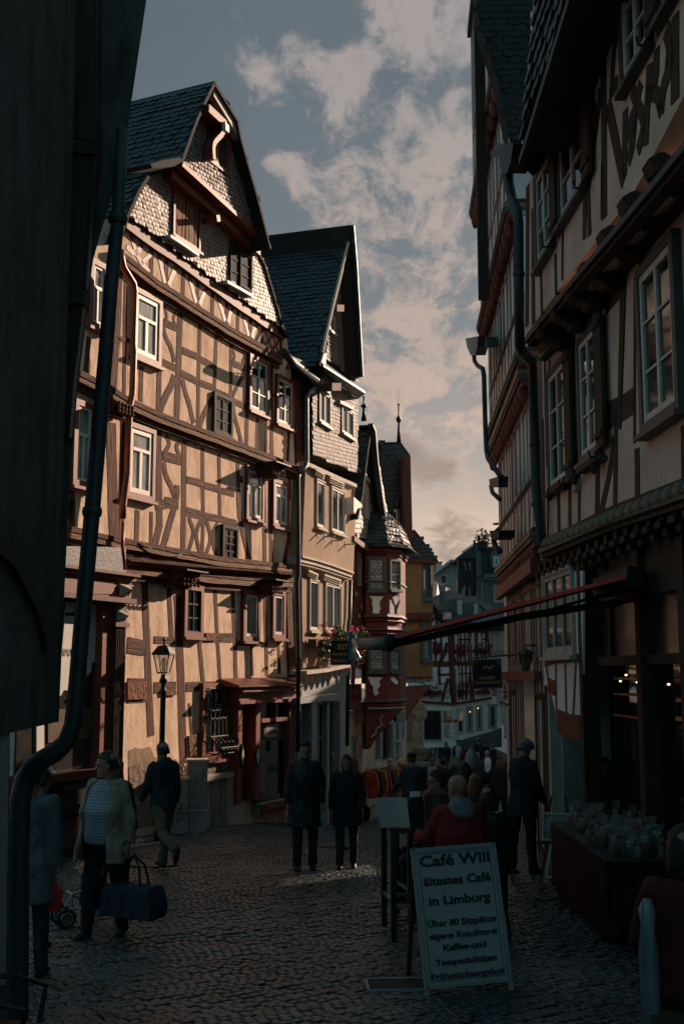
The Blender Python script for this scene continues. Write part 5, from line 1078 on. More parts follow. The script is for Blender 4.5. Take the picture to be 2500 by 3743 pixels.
    slates(m, (0, -.91, 0), (1, 0, 0), (0, 0, 1), (0, -1, 0), min(us), max(us), min(zs), max(zs), .26, .17, lambda x, y: inpoly(x, y, g), .03, .0, 91); m.obj('slates', 'slate_dark', o)
    uu = [p[0] for p in g]
    (ua, za), (ub, zb_) = b[0], b[1]; zz = lambda u: za+(zb_-za)*(u-ua)/(ub-ua)+.14
    MB().loft([[(ua, -.9, zz(ua)), (ua, 5, zz(ua)), (ua, 4.5, zz(ua)+9)], [(14, -.9, zz(14)), (14, 5, zz(14)), (14, 4.5, zz(14)+9)]]).obj('roof', 'slate_dark', F.root)
    # downpipe with hopper at the far corner
    F.v = VI; w = .75
    hp = F.Q([(335, 968), (440, 968), (420, 1100), (395, 1170), (365, 1170), (345, 1090)], w); MB().prism(hp, w-.22, w+.05).obj('rain_hopper', 'dullzinc', F.root); F.beam('gutter_stub', 'dullzinc', [(262, 1035), (335, 1020)], .10, w, w-.1, amp=0)
    pts = [(383, 1165), (385, 1230), (405, 1340), (440, 1420), (450, 1500), (452, 1850), (458, 2330), (470, 2370), (510, 2410), (540, 2435), (545, 2500), (560, 3000), (575, 3400), (605, 3610), (612, 3670), (640, 3720)]
    pw = [w-.05]*7+[w-.15, w-.35, w-.5, .2, .2, .18, .16, .12, -.1]; q = [F.q(x, y, ww) for (x, y), ww in zip(pts, pw)]
    MB().tube([(u, -ww, z) for (u, z), ww in zip(q, pw)], .068, 12).obj('downpipe', 'dullzinc', F.root, True)
    for k in (5, 11, 12): u, z = q[k]; MB().lathe([(.078, -.03), (.085, 0), (.078, .03)], 12, (u, -pw[k], z)).obj('pipe_clip', 'dullzinc', F.root)
    # underside of the jetty, joist ends and arched braces
    F.v = VK; jz = F.q(1000, 800, 0)[1]-.12
    MB().box((-.05, .0, jz), (14, .9, jz+.08)).obj('jetty_underside', 'darkwood_h', F.root)
    for i in range(26):
        u = .15+i*.42; m = MB(); m.box((u-.08, .8, jz-.15), (u+.08, -.06, jz-.002)); m.box((u-.095, .05, jz-.19), (u+.095, -.10, jz-.12)); m.box((u-.07, .06, jz-.27), (u+.07, -.03, jz-.192)); m.obj('joist_end', 'darkwood', F.root)
    for u in (.05, 3.1, 6.6): MB().raw([(u+s, y, z) for s in (-.09, .09) for y, z in ((.62, jz-1.1), (.62, jz-.01), (-.05, jz-.28), (.2, jz-.36), (.42, jz-.62))], [(0, 1, 2, 3, 4), (9, 8, 7, 6, 5)]+[(i, i+5, (i+1) % 5+5, (i+1) % 5) for i in range(5)]).obj('arched_brace', 'darkwood', F.root)
    MB().tube([(.7, .05, jz-.5), (1.8, .05, jz-.5)], .05, 8).obj('rolled_blind', 'midwood', F.root)
    # ground floor
    w = .02; F.v = VL
    F.poly('ground_floor_wall', 'plaster_white', [(562, -400), (840, -420), (840, 690), (650, 610), (600, 410), (562, 400)], -.01, w)
    for x0, y0, x1, y1 in ((575, 240, 596, 400), (645, 225, 650, 600), (712, 220, 722, 635), (790, 210, 768, 655)): F.beam('post', 'oxblood', [(x0, y0), (x1, y1)], .09, w+.008, w-.1)
    F.beam('rail', 'oxblood', [(565, 240), (640, 215), (820, 205)], .12, w+.01, w-.1); F.beam('rail', 'oxblood', [(590, 405), (650, 430)], .22, w+.01, w-.1); F.beam('rail', 'oxblood', [(655, 655), (740, 700), (820, 705)], .35, w+.01, w-.1)
    F.v = VK; F.win((615, 1110), (832, 1650), 3, 2, 'lightstone', 'lightstone', 'glass_dark', w+.02, .06, .07, True)
    F.v = VL
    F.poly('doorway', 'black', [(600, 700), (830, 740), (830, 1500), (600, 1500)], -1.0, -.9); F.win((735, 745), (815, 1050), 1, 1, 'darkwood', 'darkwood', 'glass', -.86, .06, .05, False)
    gz = lambda Y: zg(Y)-F.z0; w = -.22
    def col(x, ww, wd): u = F.q(x, 800, ww)[0]; MB().box((u-wd/2, -ww, -.6), (u+wd/2, -ww+.22, jz-.01)).obj('shop_post', 'darkwood', F.root); return u
    uc = [col(838, .03, .15), col(1258, -.09, .16), col(1580, -.09, .2)]
    F.v = VK; brown = mat('smoked_glass', (.16, .10, .055), .18, .5, 1.3, 0, col2=(.06, .045, .03), spec=.8)
    ztr = F.q(1100, 1660, w)[1]; ztop = F.q(1000, 1330, w)[1]; ztb = F.q(1100, 1720, w)[1]
    u0 = uc[0]+.14; u2 = 8.5
    MB().box((u0, .17, ztop), (u2, .37, jz-.05)).obj('lintel', 'darkwood_h', F.root)
    MB().box((u0, .15, ztb), (u2, .37, ztr)).obj('transom', 'darkwood_h', F.root)
    k = MB().box((u0, .25, ztr+.002), (u2, .27, ztop-.002)).obj('transom_glazing', brown, F.root)
    for x in (1075, 1262, 1560): u = F.q(x, 1500, w)[0]; MB().box((u-.04, .19, ztr+.003), (u+.04, .31, ztop-.003)).obj('mullion', 'darkwood', F.root)
    u, z = F.q(1000, 1520, -.24); text('Café', .42, F.root, mat('etched_letter', (.05, .045, .035), .5, .1, 3, 0), (u, .242, z), name='lettering', sx=.62, shear=.2)
    gw = MB().box((u0+.1, .27, -.6), (u2, .29, ztb-.002)).obj('shop_glazing', mat('mirror_glass', (.006, .008, .008), .03, .2, 2, 0, spec=1.0), F.root)
    for x in (905, 1258, 1580): F.v = VL; u = F.q(x, 900, w)[0]; MB().box((u-.05, .21, -.6), (u+.05, .33, ztb-.003)).obj('mullion', 'darkwood', F.root)
    MB().box((u0+.1, .23, -.6), (u2, .33, gz(13)+.35)).obj('stall_riser', 'darkwood_h', F.root)
    glow = mat('spot_glow', (1, .6, .3), .5, .1, 3, 0, emit=2.2); F.v = VL
    for x, y in ((1150, 328), (1110, 372), (1230, 380), (1455, 395)): u, z = F.q(x, y, -.14); MB().ball((u, .14, z), .016, 7, 4, (1.6, 1, .7)).obj('spot_lamp', glow, F.root)
    for y in (360, 470, 620): a_, b_ = F.q(1060, y, -.19), F.q(1250, y, -.19); MB().box((a_[0], .19, a_[1]), (b_[0], .205, a_[1]+.025)).obj('reflection_strip', 'copper', F.root)  # copper strips stand in for warm reflections in the shop glass
    MB().box((-.02, .24, -.9), (.10, 7, jz-.002)).obj('flank_wall', 'plaster_cool', F.root)
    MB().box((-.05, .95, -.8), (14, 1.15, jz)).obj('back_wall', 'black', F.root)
    MB().box((0, .0, jz), (.14, 7, 7.5)).obj('flank_wall', 'plaster_tan', F.root)
cafe()

# ---------------------------------------------------------------- tall neighbour beyond it
R2 = Fac((3.28, 23.8), (-.33, -6.6), z0=-.4)
R2.thing('tall_half_timbered_house', 'tall narrow half-timbered house with gilded storey mouldings and slate-hung flank', 'house')
def tall():
    F = R2; UN = 6.55
    lv = []
    F.v = VK; z1 = F.q(460, 975, .0)[1]; z0b = F.q(470, 1130, .0)[1]
    F.v = VJ; z2 = F.q(445, 1390, .1)[1]; z2b = F.q(385, 1280, .2)[1]; z3 = F.q(360, 370, .25)[1]
    F.v = VI; z4 = F.q(250, 900, .4)[1]
    zt = z4+4.2
    st = [(-1.2, z1, -.12), (z1, z2, .0), (z2b, z3, .16), (z3+.2, z4, .30), (z4+.2, zt, .42)]
    for k, (a, b, w) in enumerate(st):
        if k: MB().box((0, -w, a), (UN, 3, b)).obj('wall', 'plaster_white', F.root)
        else:       # thin front with an unseen opening added to throw a sun patch on the street
            ha, hb, hl, hh = 3.0, 4.5, 1.62, 2.72
            for x0, x1, za, zb in ((0, ha, a, b), (hb, UN, a, b), (ha, hb, a, hl), (ha, hb, hh, b)): MB().box((x0, -w, za), (x1, -w+.22, zb)).obj('wall', 'plaster_cool', F.root)
        n = 11 if k else 14
        for i in range(n):
            u = .06+(UN-.5)*i/(n-1)+F.rnd.uniform(-.05, .05)
            if not k and 2.9 < u < 4.5: continue
            MB().prism(jag([(u, a+.02), (u+F.rnd.uniform(-.04, .04), b-.05)], .12, F.rnd), w-.05, w+.006).obj('post', ('darkwood', 'oxblood', 'midwood', 'redwood', 'redwood')[k], F.root)
        for h in ((.02, .38, .97) if k else (.02, .97)): MB().prism(jag([(0, a+(b-a)*h), (UN, a+(b-a)*h)], .13, F.rnd), w-.05, w+.008).obj('rail', 'redwood_h' if k > 2 else 'darkwood_h', F.root)
        if k:
            for i in range(4):
                u = .5+1.5*i; F.winuz(u, u+.95, a+(b-a)*.40, b-.25, 2, 2, 'greypaint', 'white', 'glass_sky', w-.014, .05, .05, False)
            for i in range(5): u = .3+1.3*i; MB().prism(jag(curve([(u, a+.1), (u+.1, a+.35), (u+.42, a+(b-a)*.36)], 3), .11, F.rnd), w-.05, w+.007).obj('brace', 'redwood', F.root)
    for z, w in ((z1, .05), (z2, .18), (z2b-.1, .22), (z3+.05, .34), (z4+.05, .46)):
        for dz, t, dw, mt in ((.13, .07, .02, 'darkwood_h'), (.06, .08, .07, 'gold'), (-.02, .07, .05, 'verdigris'), (-.10, .08, .0, 'redwood_h')): MB().prism(jag([(-.02, z+dz), (UN, z+dz)], t, F.rnd, .5, .05), w-.4, w+dw).obj('moulding', mt, F.root)
        for i in range(13): u = .2+.5*i; MB().lathe([(.0, -.26), (.05, -.22), (.08, -.1), (.09, 0)], 8, (u, -w+.05, z-.12)).obj('corbel', 'redwood', F.root)
    # lower posts / shop front towards the square
    for u in (.3, 1.5, 2.6, 4.8, 6.2): MB().box((u-.08, .22, -1.3), (u+.08, .12, z0b)).obj('shop_post', 'darkwood', F.root)
    MB().box((0, .0, z0b-.12), (UN, -.12, z0b+.1)).box((0, .0, 3.0), (UN, -.10, 3.14)).obj('shop_cornice', 'redwood_h', F.root)
    for i in range(4): F.winuz(.45+1.45*i, 1.6+1.45*i, 3.3, z0b-.2, 2, 1, 'redwood', 'greypaint', 'glass_sky', -.13, .05, .06, False)
    for i in (0, 3): F.winuz(.45+1.45*i, 1.6+1.45*i, .3, 2.8, 1, 1, 'darkwood', 'darkwood', 'glass_dark', -.13, .06, .06, False)
    # slate-hung flank facing up the street
    G = Fac((3.0, 17.30), (1, 0), F.z0); Gs = sub(F, G.o, (4.0, 17.30)); Gs.v = VI
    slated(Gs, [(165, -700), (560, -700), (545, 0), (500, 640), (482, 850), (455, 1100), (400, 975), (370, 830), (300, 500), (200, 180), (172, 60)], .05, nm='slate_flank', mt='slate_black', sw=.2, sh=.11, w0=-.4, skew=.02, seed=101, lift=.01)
    rehang(Gs, F)
    F.v = VI
    m = MB(); a = F.q(183, 320, .6); F.v = VJ; b = F.q(190, 985, .5)
    MB().box((a[0]-.10, -.50, b[1]), (a[0]+.10, -.68, zt)).obj('verge_board', 'darkwood', F.root)
    MB().prism(F.Q([(100, 990), (185, 975), (180, 1050), (165, 1105), (135, 1105), (110, 1050)], .6), .42, .62).obj('rain_hopper', 'zinc', F.root); MB().prism(F.Q([(180, 985), (235, 980), (240, 1050), (185, 1055)], .5), .3, .5).obj('gutter_box', 'dullzinc', F.root)
    MB().tube([(u, -.5, z) for u, z in F.Q([(150, 1100), (155, 1145), (175, 1175), (210, 1195), (218, 1240), (228, 1600), (235, 1750), (245, 1800), (330, 1920)], .5)], .045, 9).obj('downpipe', 'dullzinc', F.root, True)
    F.v = VK; MB().prism(F.Q([(255, 465), (320, 445), (318, 520), (285, 520), (260, 505)], .45), .3, .46).obj('rain_hopper', 'dullzinc', F.root); MB().tube([(u, -.4, z) for u, z in F.Q([(265, 510), (275, 555), (325, 600)], .4)], .04, 8).obj('downpipe', 'dullzinc', F.root, True)
    MB().prism(F.Q([(257, 812), (325, 808), (322, 855), (300, 875), (270, 860)], .45), .2, .46).obj('rain_hopper', 'darkwood', F.root); MB().prism(F.Q([(282, 760), (298, 757), (298, 772), (282, 774)], .45), .4, .46).obj('camera_box', 'iron', F.root)
    MB().tube([(u, -.4, z) for u, z in F.Q([(285, 870), (290, 910), (325, 950)], .4)], .05, 8).obj('downpipe', 'dullzinc', F.root, True)
    MB().box((0, -.5, zt), (UN, 4, zt+.2)).obj('roof', 'slate_dark', F.root)
tall()

# ---------------------------------------------------------------- dark houses close on the left
def near_left():
    F = Fac((-1.86, 3.0), (0, 1), z0=.8); F.thing('sooty_corner_house', 'sooty near corner house filling the left edge, with jettied upper wall', 'house'); F.v = (0, 0, 1)
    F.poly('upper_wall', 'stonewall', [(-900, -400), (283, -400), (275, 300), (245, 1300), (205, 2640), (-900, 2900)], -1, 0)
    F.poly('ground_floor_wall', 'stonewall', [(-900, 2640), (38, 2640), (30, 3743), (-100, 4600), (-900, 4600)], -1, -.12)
    F.beam('corner_trim', mat('rusty_edge', (.085, .062, .05), .8, .4, 2, .5, 12, W_, col2=(.04, .042, .04)), [(255, -300), (245, 900), (215, 1700), (188, 2640)], .07, .006, -.02)
    F.poly('door_frame', 'greypaint', [(8, 2660), (36, 2660), (22, 3600), (-5, 3600)], -.15, -.02)
    m = F.Q([(-300, 1960), (0, 2050), (120, 2180), (190, 2380), (200, 2640), (-300, 2720)], .05)
    F.poly('curved_band', 'darkwood', [(-20, 1960), (60, 2010), (150, 2190), (190, 2360), (180, 2380), (140, 2230), (50, 2060), (-20, 2010)], 0, .04)  # dark curved strip on the upper wall
    G = Fac((-1.7, 7.9), (1, 0), z0=.4); G.thing('shuttered_side_house', 'black shadowed house flank with jutting shutters behind the near wall', 'house'); G.v = (0, 0, 1)
    fr = G.Q([(150, -500), (538, -500), (536, 0), (466, 478), (415, 700), (369, 851), (342, 950), (308, 1200), (282, 1400), (262, 1700), (250, 1900), (235, 2200), (216, 2640), (20, 2640), (60, 1500)], 0); a_ = sum(p[0]*q[1]-q[0]*p[1] for p, q in zip(fr, fr[1:]+fr[:1])); fr = fr if a_ > 0 else fr[::-1]
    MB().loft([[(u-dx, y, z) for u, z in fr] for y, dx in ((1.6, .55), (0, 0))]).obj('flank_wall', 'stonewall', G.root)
    for pts in ([(283, -300), (360, -300), (352, 525), (268, 500)], [(262, 550), (355, 555), (312, 1050), (246, 1060)], [(246, 1120), (304, 1120), (268, 1400), (255, 1590), (220, 1590)]): G.poly('shutter', 'darkwood', pts, .02, .16)
    for pts in ([(360, -300), (352, 525)], [(354, 530), (312, 1052)], [(303, 1118), (268, 1400), (252, 1595)]): G.beam('shutter_edge', 'dullzinc', pts, .012, .175, .1, amp=0)
    for pts in ([(262, 505), (352, 530), (350, 560), (262, 556)], [(245, 1055), (312, 1055), (306, 1108), (243, 1108)]): G.poly('beam_end', 'darkwood_h', pts, .02, .20)
    pts = [(449, 470), (432, 800), (406, 1060), (372, 1480), (338, 1871), (300, 2290), (278, 2560), (268, 2650), (245, 2710), (205, 2750), (160, 2775), (118, 2805), (92, 2850), (75, 2930), (68, 3100), (64, 3743), (62, 4100)]
    MB().tube([(u, -.12, z) for u, z in G.Q(pts, .12)], [.042, .046, .05, .053, .055, .056, .058, .06, .062, .064, .066, .068, .07, .072, .074, .074, .074], 14).obj('downpipe', 'dullzinc', G.root, True)
    for k in (1, 4): u, z = G.Q(pts, .12)[k]; MB().lathe([(.064, -.03), (.07, 0), (.064, .03)], 14, (u, -.12, z)).obj('pipe_clip', 'dullzinc', G.root)
    u, z = G.q(305, 2245, .1); MB().tube([(u-.12, -.1, z), (u, -.1, z)], .012, 6).obj('pipe_clip', 'iron', G.root)
near_left()
# ---------------------------------------------------------------- people
from mathutils import noise as NZ
TS = bpy.data.scenes.new('workbench')      # a side scene where shapes are fused, dropped again at the end
def dg():
    TS.view_layers[0].update(); return TS.view_layers[0].depsgraph
def remesh(mb, voxel, smooth=2, wr=0.0, wf=9.0, seed=0):
    """fuse overlapping closed shapes into one continuous skin"""
    me = bpy.data.meshes.new('tmp'); me.from_pydata(mb.v, [], mb.f)
    bm = bmesh.new(); bm.from_mesh(me); bmesh.ops.recalc_face_normals(bm, faces=bm.faces); bm.to_mesh(me); bm.free()
    o = bpy.data.objects.new('tmp', me); TS.collection.objects.link(o)
    r = o.modifiers.new('r', 'REMESH'); r.mode = 'VOXEL'; r.voxel_size = voxel; r.use_smooth_shade = True
    if smooth: s = o.modifiers.new('s', 'SMOOTH'); s.iterations = smooth; s.factor = .5
    n = bpy.data.meshes.new_from_object(o.evaluated_get(dg()))
    bpy.data.objects.remove(o); bpy.data.meshes.remove(me)
    if wr:
        off = Vector((seed*3.1, seed*1.7, 0))
        for v in n.vertices:
            p = v.co; v.co = p+v.normal*wr*(NZ.noise(Vector((p.x*wf, p.y*wf, p.z*wf*.55))+off)+.5*NZ.noise(Vector((p.x*wf*2.3, p.y*wf*2.3, p.z*wf))+off))
    return n
def mesh_obj(me, name, mt, parent):
    me.name = name; me.materials.clear(); me.materials.append(M[mt] if isinstance(mt, str) else mt); o = bpy.data.objects.new(name, me); COL.objects.link(o); o.parent = parent; return o
CL = {}
def cloth(col, rough=.85):
    k = tuple(round(c, 3) for c in col)
    if k not in CL: CL[k] = mat('cloth_%d' % len(CL), col, rough, .3, 7, .5, 26, spec=.25, bdist=.01)
    return CL[k]
SKIN = mat('skin', (.25, .135, .09), .55, .12, 9, .15, 60); SKIN2 = mat('skin_ruddy', (.30, .145, .10), .5, .15, 9, .15, 60)
EYE = mat('eye_dark', (.02, .018, .016), .2, .1, 3, 0)
def ell(c, ax, ay, n, u=Vector((1, 0, 0)), v=Vector((0, 1, 0))): return [Vector(c)+u*ax*math.cos(2*math.pi*k/n)+v*ay*math.sin(2*math.pi*k/n) for k in range(n)]
def limb(m, pts, rs, n=12):
    pts = [Vector(p) for p in pts]; P, Rr = [], []
    for i in range(len(pts)-1):
        for j in range(4): t = j/4; P.append(pts[i].lerp(pts[i+1], t)); Rr.append(rs[i]+(rs[i+1]-rs[i])*t)
    m.tube(P+[pts[-1]], Rr+[rs[-1]], n)
    for p, r in zip(pts[1:-1], rs[1:-1]): m.ball(p, r, 10, 6)
def person(loc, face, h, label, coat=(.02, .02, .022), legs=(.018, .02, .025), shoe=(.012, .012, .012), hair='short', haircol=(.03, .022, .018), top=None, hem=.86, flare=1.0, girth=1.0, arms=((4, 8, 8), (4, 8, 8)),
           leg=((6, 4), (-6, 6)), lean=0, yaw=0, nod=0, seat=None, skin=None, v=.02, hood=None, cap=None, sleeve=None, group=None, glasses=False, collar=None, detail=False, scarf=None, name='person', opencoat=None):
    """face: compass direction the person looks along (x, y); arms (forward, out, elbow bend) right then left; leg (forward, knee bend)"""
    s = h/1.75; t = empty(name, label, 'person', loc, math.atan2(face[1], face[0])+math.pi/2, group)      # faces local -Y
    fw = Vector((0, -1, 0)); up = Vector((0, 0, 1)); zoff = 0.0
    def rot(vv, ax, deg): return Matrix.Rotation(R(deg), 3, ax) @ vv
    hipz = .93 if seat is None else seat/s+.10
    hips = []; foot = []; knees = []; low = 9
    for k, sx_ in enumerate((-1, 1)):
        hp = Vector((sx_*.095, 0, hipz)); f, b = leg[k]
        d1 = rot(Vector((0, 0, -1)), 'X', -f); d1.x += sx_*.03; kn = hp+d1.normalized()*.44; d2 = rot(Vector((0, 0, -1)), 'X', -(f-b)); an = kn+d2*.41
        hips.append(hp); knees.append(kn); foot.append((an, f-b)); low = min(low, an.z)
    if seat is None: zoff = .085-low
    for L_ in (hips, knees):
        for p in L_: p.z += zoff
    for a in foot: a[0].z += zoff
    hz = hipz+zoff; Lx = Matrix.Rotation(R(lean), 3, 'X')           # + leans forward
    tors = lambda x, y, z: Vector((0, 0, hz))+Lx @ Vector((x, y, z-.93))
    prof = [(.90, .155, .105, 0), (.98, .16, .115, 0), (1.08, .148, .11, -.005), (1.20, .165, .118, -.005), (1.32, .185, .12, .0), (1.41, .175, .105, .01), (1.46, .12, .08, .015), (1.49, .06, .06, .01)]
    def torso(m, inf, z0=.9, g=1.0):
        rings = []
        for z, ax, ay, oy in prof:
            if z < z0: continue
            gg = g if z < 1.3 else 1+(g-1)*.4
            rings.append([tors(0, 0, 0)*0+tors(p.x, p.y, p.z) for p in ell((0, oy-(gg-1)*.09, z), (ax+inf)*(1+(gg-1)*.5), (ay+inf)*gg, 18)])
        m.loft(rings)
    sh = [tors(sx_*.178, .01, 1.42) for sx_ in (-1, 1)]; el = []; wr = []; hd = []
    for k, sx_ in enumerate((-1, 1)):
        f, o_, b = arms[k]; d = rot(Vector((0, 0, -1)), 'X', -f); d = rot(d, 'Y', -sx_*o_) if True else d
        e = sh[k]+d.normalized()*.285; d2 = rot(Vector((0, 0, -1)), 'X', -(f+b)); d2 = rot(d2, 'Y', -sx_*o_*.4); w_ = e+d2.normalized()*.25
        el.append(e); wr.append(w_); hd.append(d2.normalized())
    neck = tors(0, .01, 1.47); hc = tors(0, -.012-.0*lean, 1.628); HR = Matrix.Rotation(R(yaw), 3, 'Z') @ Matrix.Rotation(R(nod), 3, 'X')
    H = lambda x, y, z: hc+HR @ Vector((x, y, z))
    # body: one skin
    m = MB(); torso(m, -.012); limb(m, [neck-Vector((0, 0, .05)), H(0, .015, -.06)], [.058, .055], 12)
    hp = [(-.118, .02, .018, -.058), (-.108, .040, .036, -.05), (-.085, .055, .062, -.028), (-.05, .064, .082, -.010), (-.01, .070, .092, 0), (.03, .075, .098, .004), (.07, .073, .096, .008), (.10, .058, .078, .01), (.120, .03, .04, .01)]
    m.loft([[H(p.x, p.y, p.z) for p in ell((0, oy, z), ax, ay, 16)] for z, ax, ay, oy in hp])
    m.loft([[H(p.x, p.y, p.z) for p in ell((0, y, z), w_, d_, 8)] for z, w_, d_, y in ((.025, .008, .010, -.090), (.0, .010, .014, -.096), (-.018, .015, .018, -.102), (-.030, .012, .014, -.092))])     # nose
    m.ball(H(0, -.082, .028), .03, 8, 5, (1.6, .6, .35)); m.ball(H(0, -.084, -.054), .02, 8, 5, (1.1, .5, .45)); m.ball(H(0, -.085, -.100), .018, 8, 5, (1, .7, .8))   # brow, lips, chin
    for sx_ in (-1, 1): m.ball(H(sx_*.077, .012, -.008), .026, 8, 5, (.45, .75, 1.15))
    for k in range(2):
        limb(m, [sh[k], el[k], wr[k]], [.05, .04, .028]); d = hd[k]; q = Matrix.Rotation(0, 3, 'X'); side = Vector((1 if k else -1, 0, 0)); fwd = (fw-d*fw.dot(d)).normalized(); out = d.cross(fwd).normalized()
        if out.dot(side) < 0: out = -out
        pc = wr[k]+d*.055; m.loft([[c+fwd*a*math.cos(i*.524)+out*b*math.sin(i*.524) for i in range(12)] for c, a, b in ((wr[k]-d*.01, .024, .018), (wr[k]+d*.03, .036, .016), (wr[k]+d*.075, .040, .015), (wr[k]+d*.092, .036, .012))])
        for i, (off, L_) in enumerate(((.030, .066), (.010, .076), (-.011, .070), (-.030, .054))):
            b0 = wr[k]+d*.085+fwd*off; p1 = b0+d*L_*.5-out*.008; p2 = p1+(d-out*.55).normalized()*L_*.35; p3 = p2+(d-out*1.2).normalized()*L_*.28
            m.tube([b0, p1, p2, p3], [.0092, .0088, .0080, .0062], 6)
        b0 = wr[k]+d*.03+fwd*.03; m.tube([b0, b0+(d+fwd*.9-out*.3).normalized()*.032, b0+(d*1.2+fwd*.5-out*.5).normalized()*.062], [.012, .0105, .007], 6)
        limb(m, [hips[k], knees[k], foot[k][0]], [.078, .05, .036])
    sc = Matrix.Scale(s, 4)
    def put(mb, name, mt, vox=v, sm=2, wr_=0.0, seed=0):
        me = remesh(mb, vox, sm, wr_, seed=seed); me.transform(sc); return mesh_obj(me, name, mt, t)
    sd = abs(hash(label)) % 97 if False else sum(map(ord, label)) % 97
    put(m, 'body', skin or SKIN, min(v, .009) if detail else v*.8, 1)
    # trousers and shoes
    m = MB(); m.loft([[Vector((p.x, p.y, p.z+hz-.93)) for p in ell((0, 0, z), a*girth**.6, b*girth, 16)] for z, a, b in ((.83, .14, .10), (.90, .168, .12), (1.03, .155, .118))])
    for k in range(2): an = foot[k][0]; limb(m, [hips[k]-Vector((0, 0, .0)), knees[k], an+Vector((0, 0, -.03))], [.10, .072, .062])
    put(m, 'trousers', cloth(legs), v, 2, .015, sd)
    for k in range(2):
        an, ang = foot[k]; Q = Matrix.Rotation(R(-ang if seat is None else 0), 3, 'X'); m = MB()
        m.loft([[an+Q @ (Vector((p.x, p.y, p.z))+Vector((0, 0, -.085))) for p in ell((0, y, z), a, b, 12, Vector((1, 0, 0)), Vector((0, 0, 1)))] for y, z, a, b in ((.065, .04, .02, .025), (.05, .042, .036, .042), (-.0, .045, .042, .045), (-.09, .034, .046, .034), (-.155, .026, .042, .026), (-.185, .02, .02, .016))])
        me = bpy.data.meshes.new('shoe'); me.from_pydata(m.v, [], m.f); me.transform(sc); me.polygons.foreach_set('use_smooth', [True]*len(me.polygons)); mesh_obj(me, 'shoe', cloth(shoe, .5), t)
    if seat is not None: hem = max(hem, .88)
    # shirt under an open coat
    if top:
        m = MB(); torso(m, .006, .9, girth); put(m, 'shirt', top if not isinstance(top, tuple) else cloth(top), v, 2, .004, sd)
    m = MB(); rings = []
    zz = [hem, (hem+.98)/2] if hem < .93 else [max(hem, .9)]
    for z, ax, ay, oy in [(z, .17*(1+(flare-1)*(1-(z-hem)/(1.0-hem))), .125*(1+(flare-1)*(1-(z-hem)/(1.0-hem))), 0) for z in zz]+[p for p in prof if p[0] >= .97]:
        gg = girth if z < 1.3 else 1+(girth-1)*.4; N_ = 28
        E_ = []
        for i in range(N_):
            an = 2*math.pi*i/N_; rx, ry = (ax+.026)*(1+(gg-1)*.5), (ay+.026)*gg
            E_.append(tors(rx*math.cos(an), oy-(gg-1)*.09+ry*math.sin(an), z))
        rings.append(E_)
    if opencoat:
        # leave the front open: each ring runs round the back only, with thickness
        m2 = []
        for rg in rings:
            idx = [i % 28 for i in range(28-7+opencoat+1, 28+28-7-opencoat)]
            o_ = [rg[i] for i in idx]; c = sum(rg, Vector())/28; m2.append(o_+[c+(p-c)*.86 for p in o_[::-1]])
        m.loft(m2)
    else: m.loft(rings)
    for k in range(2):
        s0 = sh[k]*.86+tors(0, 0, 1.40)*.14; m.ball(s0, .082, 12, 8); limb(m, [s0, el[k], wr[k]-hd[k]*.012], [.080, .066, .050])
    if collar:
        m.loft([[tors(p.x, p.y, p.z) for p in ell((0, .012, z), a, b, 14)] for z, a, b in ((1.42, .11, .09), (1.48, .082, .080), (1.525, .078, .078))])
    put(m, 'coat' if hem < .85 else 'jacket', cloth(coat), v, 2, .019, sd)
    if sleeve: pass
    if hood:
        m = MB()
        m.loft([[tors(p.x, p.y, p.z) for p in ell((0, y, z), a, b, 14)] for z, a, b, y in ((1.36, .05, .03, .13), (1.40, .13, .06, .10), (1.46, .135, .09, .06), (1.52, .10, .08, .05), (1.545, .07, .05, .06))]); put(m, 'hood', cloth(hood), v, 2, .008, sd)
    if scarf:
        m = MB(); m.loft([[tors(p.x, p.y, p.z) for p in ell((0, 0, z), a, b, 14)] for z, a, b in ((1.43, .08, .08), (1.46, .10, .10), (1.51, .09, .09), (1.54, .07, .07))]); put(m, 'scarf', cloth(scarf), v, 2, .01, sd)
    # hair
    if hair not in ('bald',):
        m = MB(); n_, R_ = 16, 9; rings = []
        for i in range(R_):
            a = i/(R_-1)*1.75
            rings.append([H(.087*math.sin(a)*math.cos(2*math.pi*k/n_), .012+.111*math.sin(a)*math.sin(2*math.pi*k/n_), .020+.128*math.cos(a)-(.05 if 0 else 0)) for k in range(n_)])
        # hairline: lift the front rings, let the back run down
        for i in range(R_):
            for k in range(n_):
                fr = -math.sin(2*math.pi*k/n_); p = HR.inverted() @ (rings[i][k]-hc)
                if fr > .15: p.z = max(p.z, .058+.03*fr); p.y = max(p.y, -.104)
                elif fr < -.2: p.z -= .035*(i/(R_-1))
                rings[i][k] = H(p.x, p.y, p.z)
        lastr = rings[-1]; cc_ = sum(lastr, Vector())/len(lastr); rings.append([cc_+(q-cc_)*.80-(HR @ Vector((0, 0, .012))) for q in lastr])
        m.loft(rings[1:], True)
        if hair == 'long':
            m.loft([[H(p.x, p.y, p.z) for p in ell((0, y, z), a, b, 14)] for z, a, b, y in ((.09, .06, .06, .04), (0, .088, .078, .045), (-.12, .105, .07, .06), (-.24, .11, .06, .085), (-.34, .085, .045, .10), (-.42, .04, .02, .11))])
        elif hair == 'bob':
            m.loft([[H(p.x, p.y, p.z) for p in ell((0, y, z), a, b, 14)] for z, a, b, y in ((.09, .06, .06, .03), (0, .092, .085, .035), (-.07, .098, .08, .045), (-.13, .08, .06, .05))])
        elif hair == 'tail':
            m.loft([[H(p.x, p.y, p.z) for p in ell((0, y, z), a, b, 10)] for z, a, b, y in ((.03, .02, .02, .12), (-.06, .035, .03, .15), (-.2, .03, .025, .14), (-.28, .008, .008, .13))])
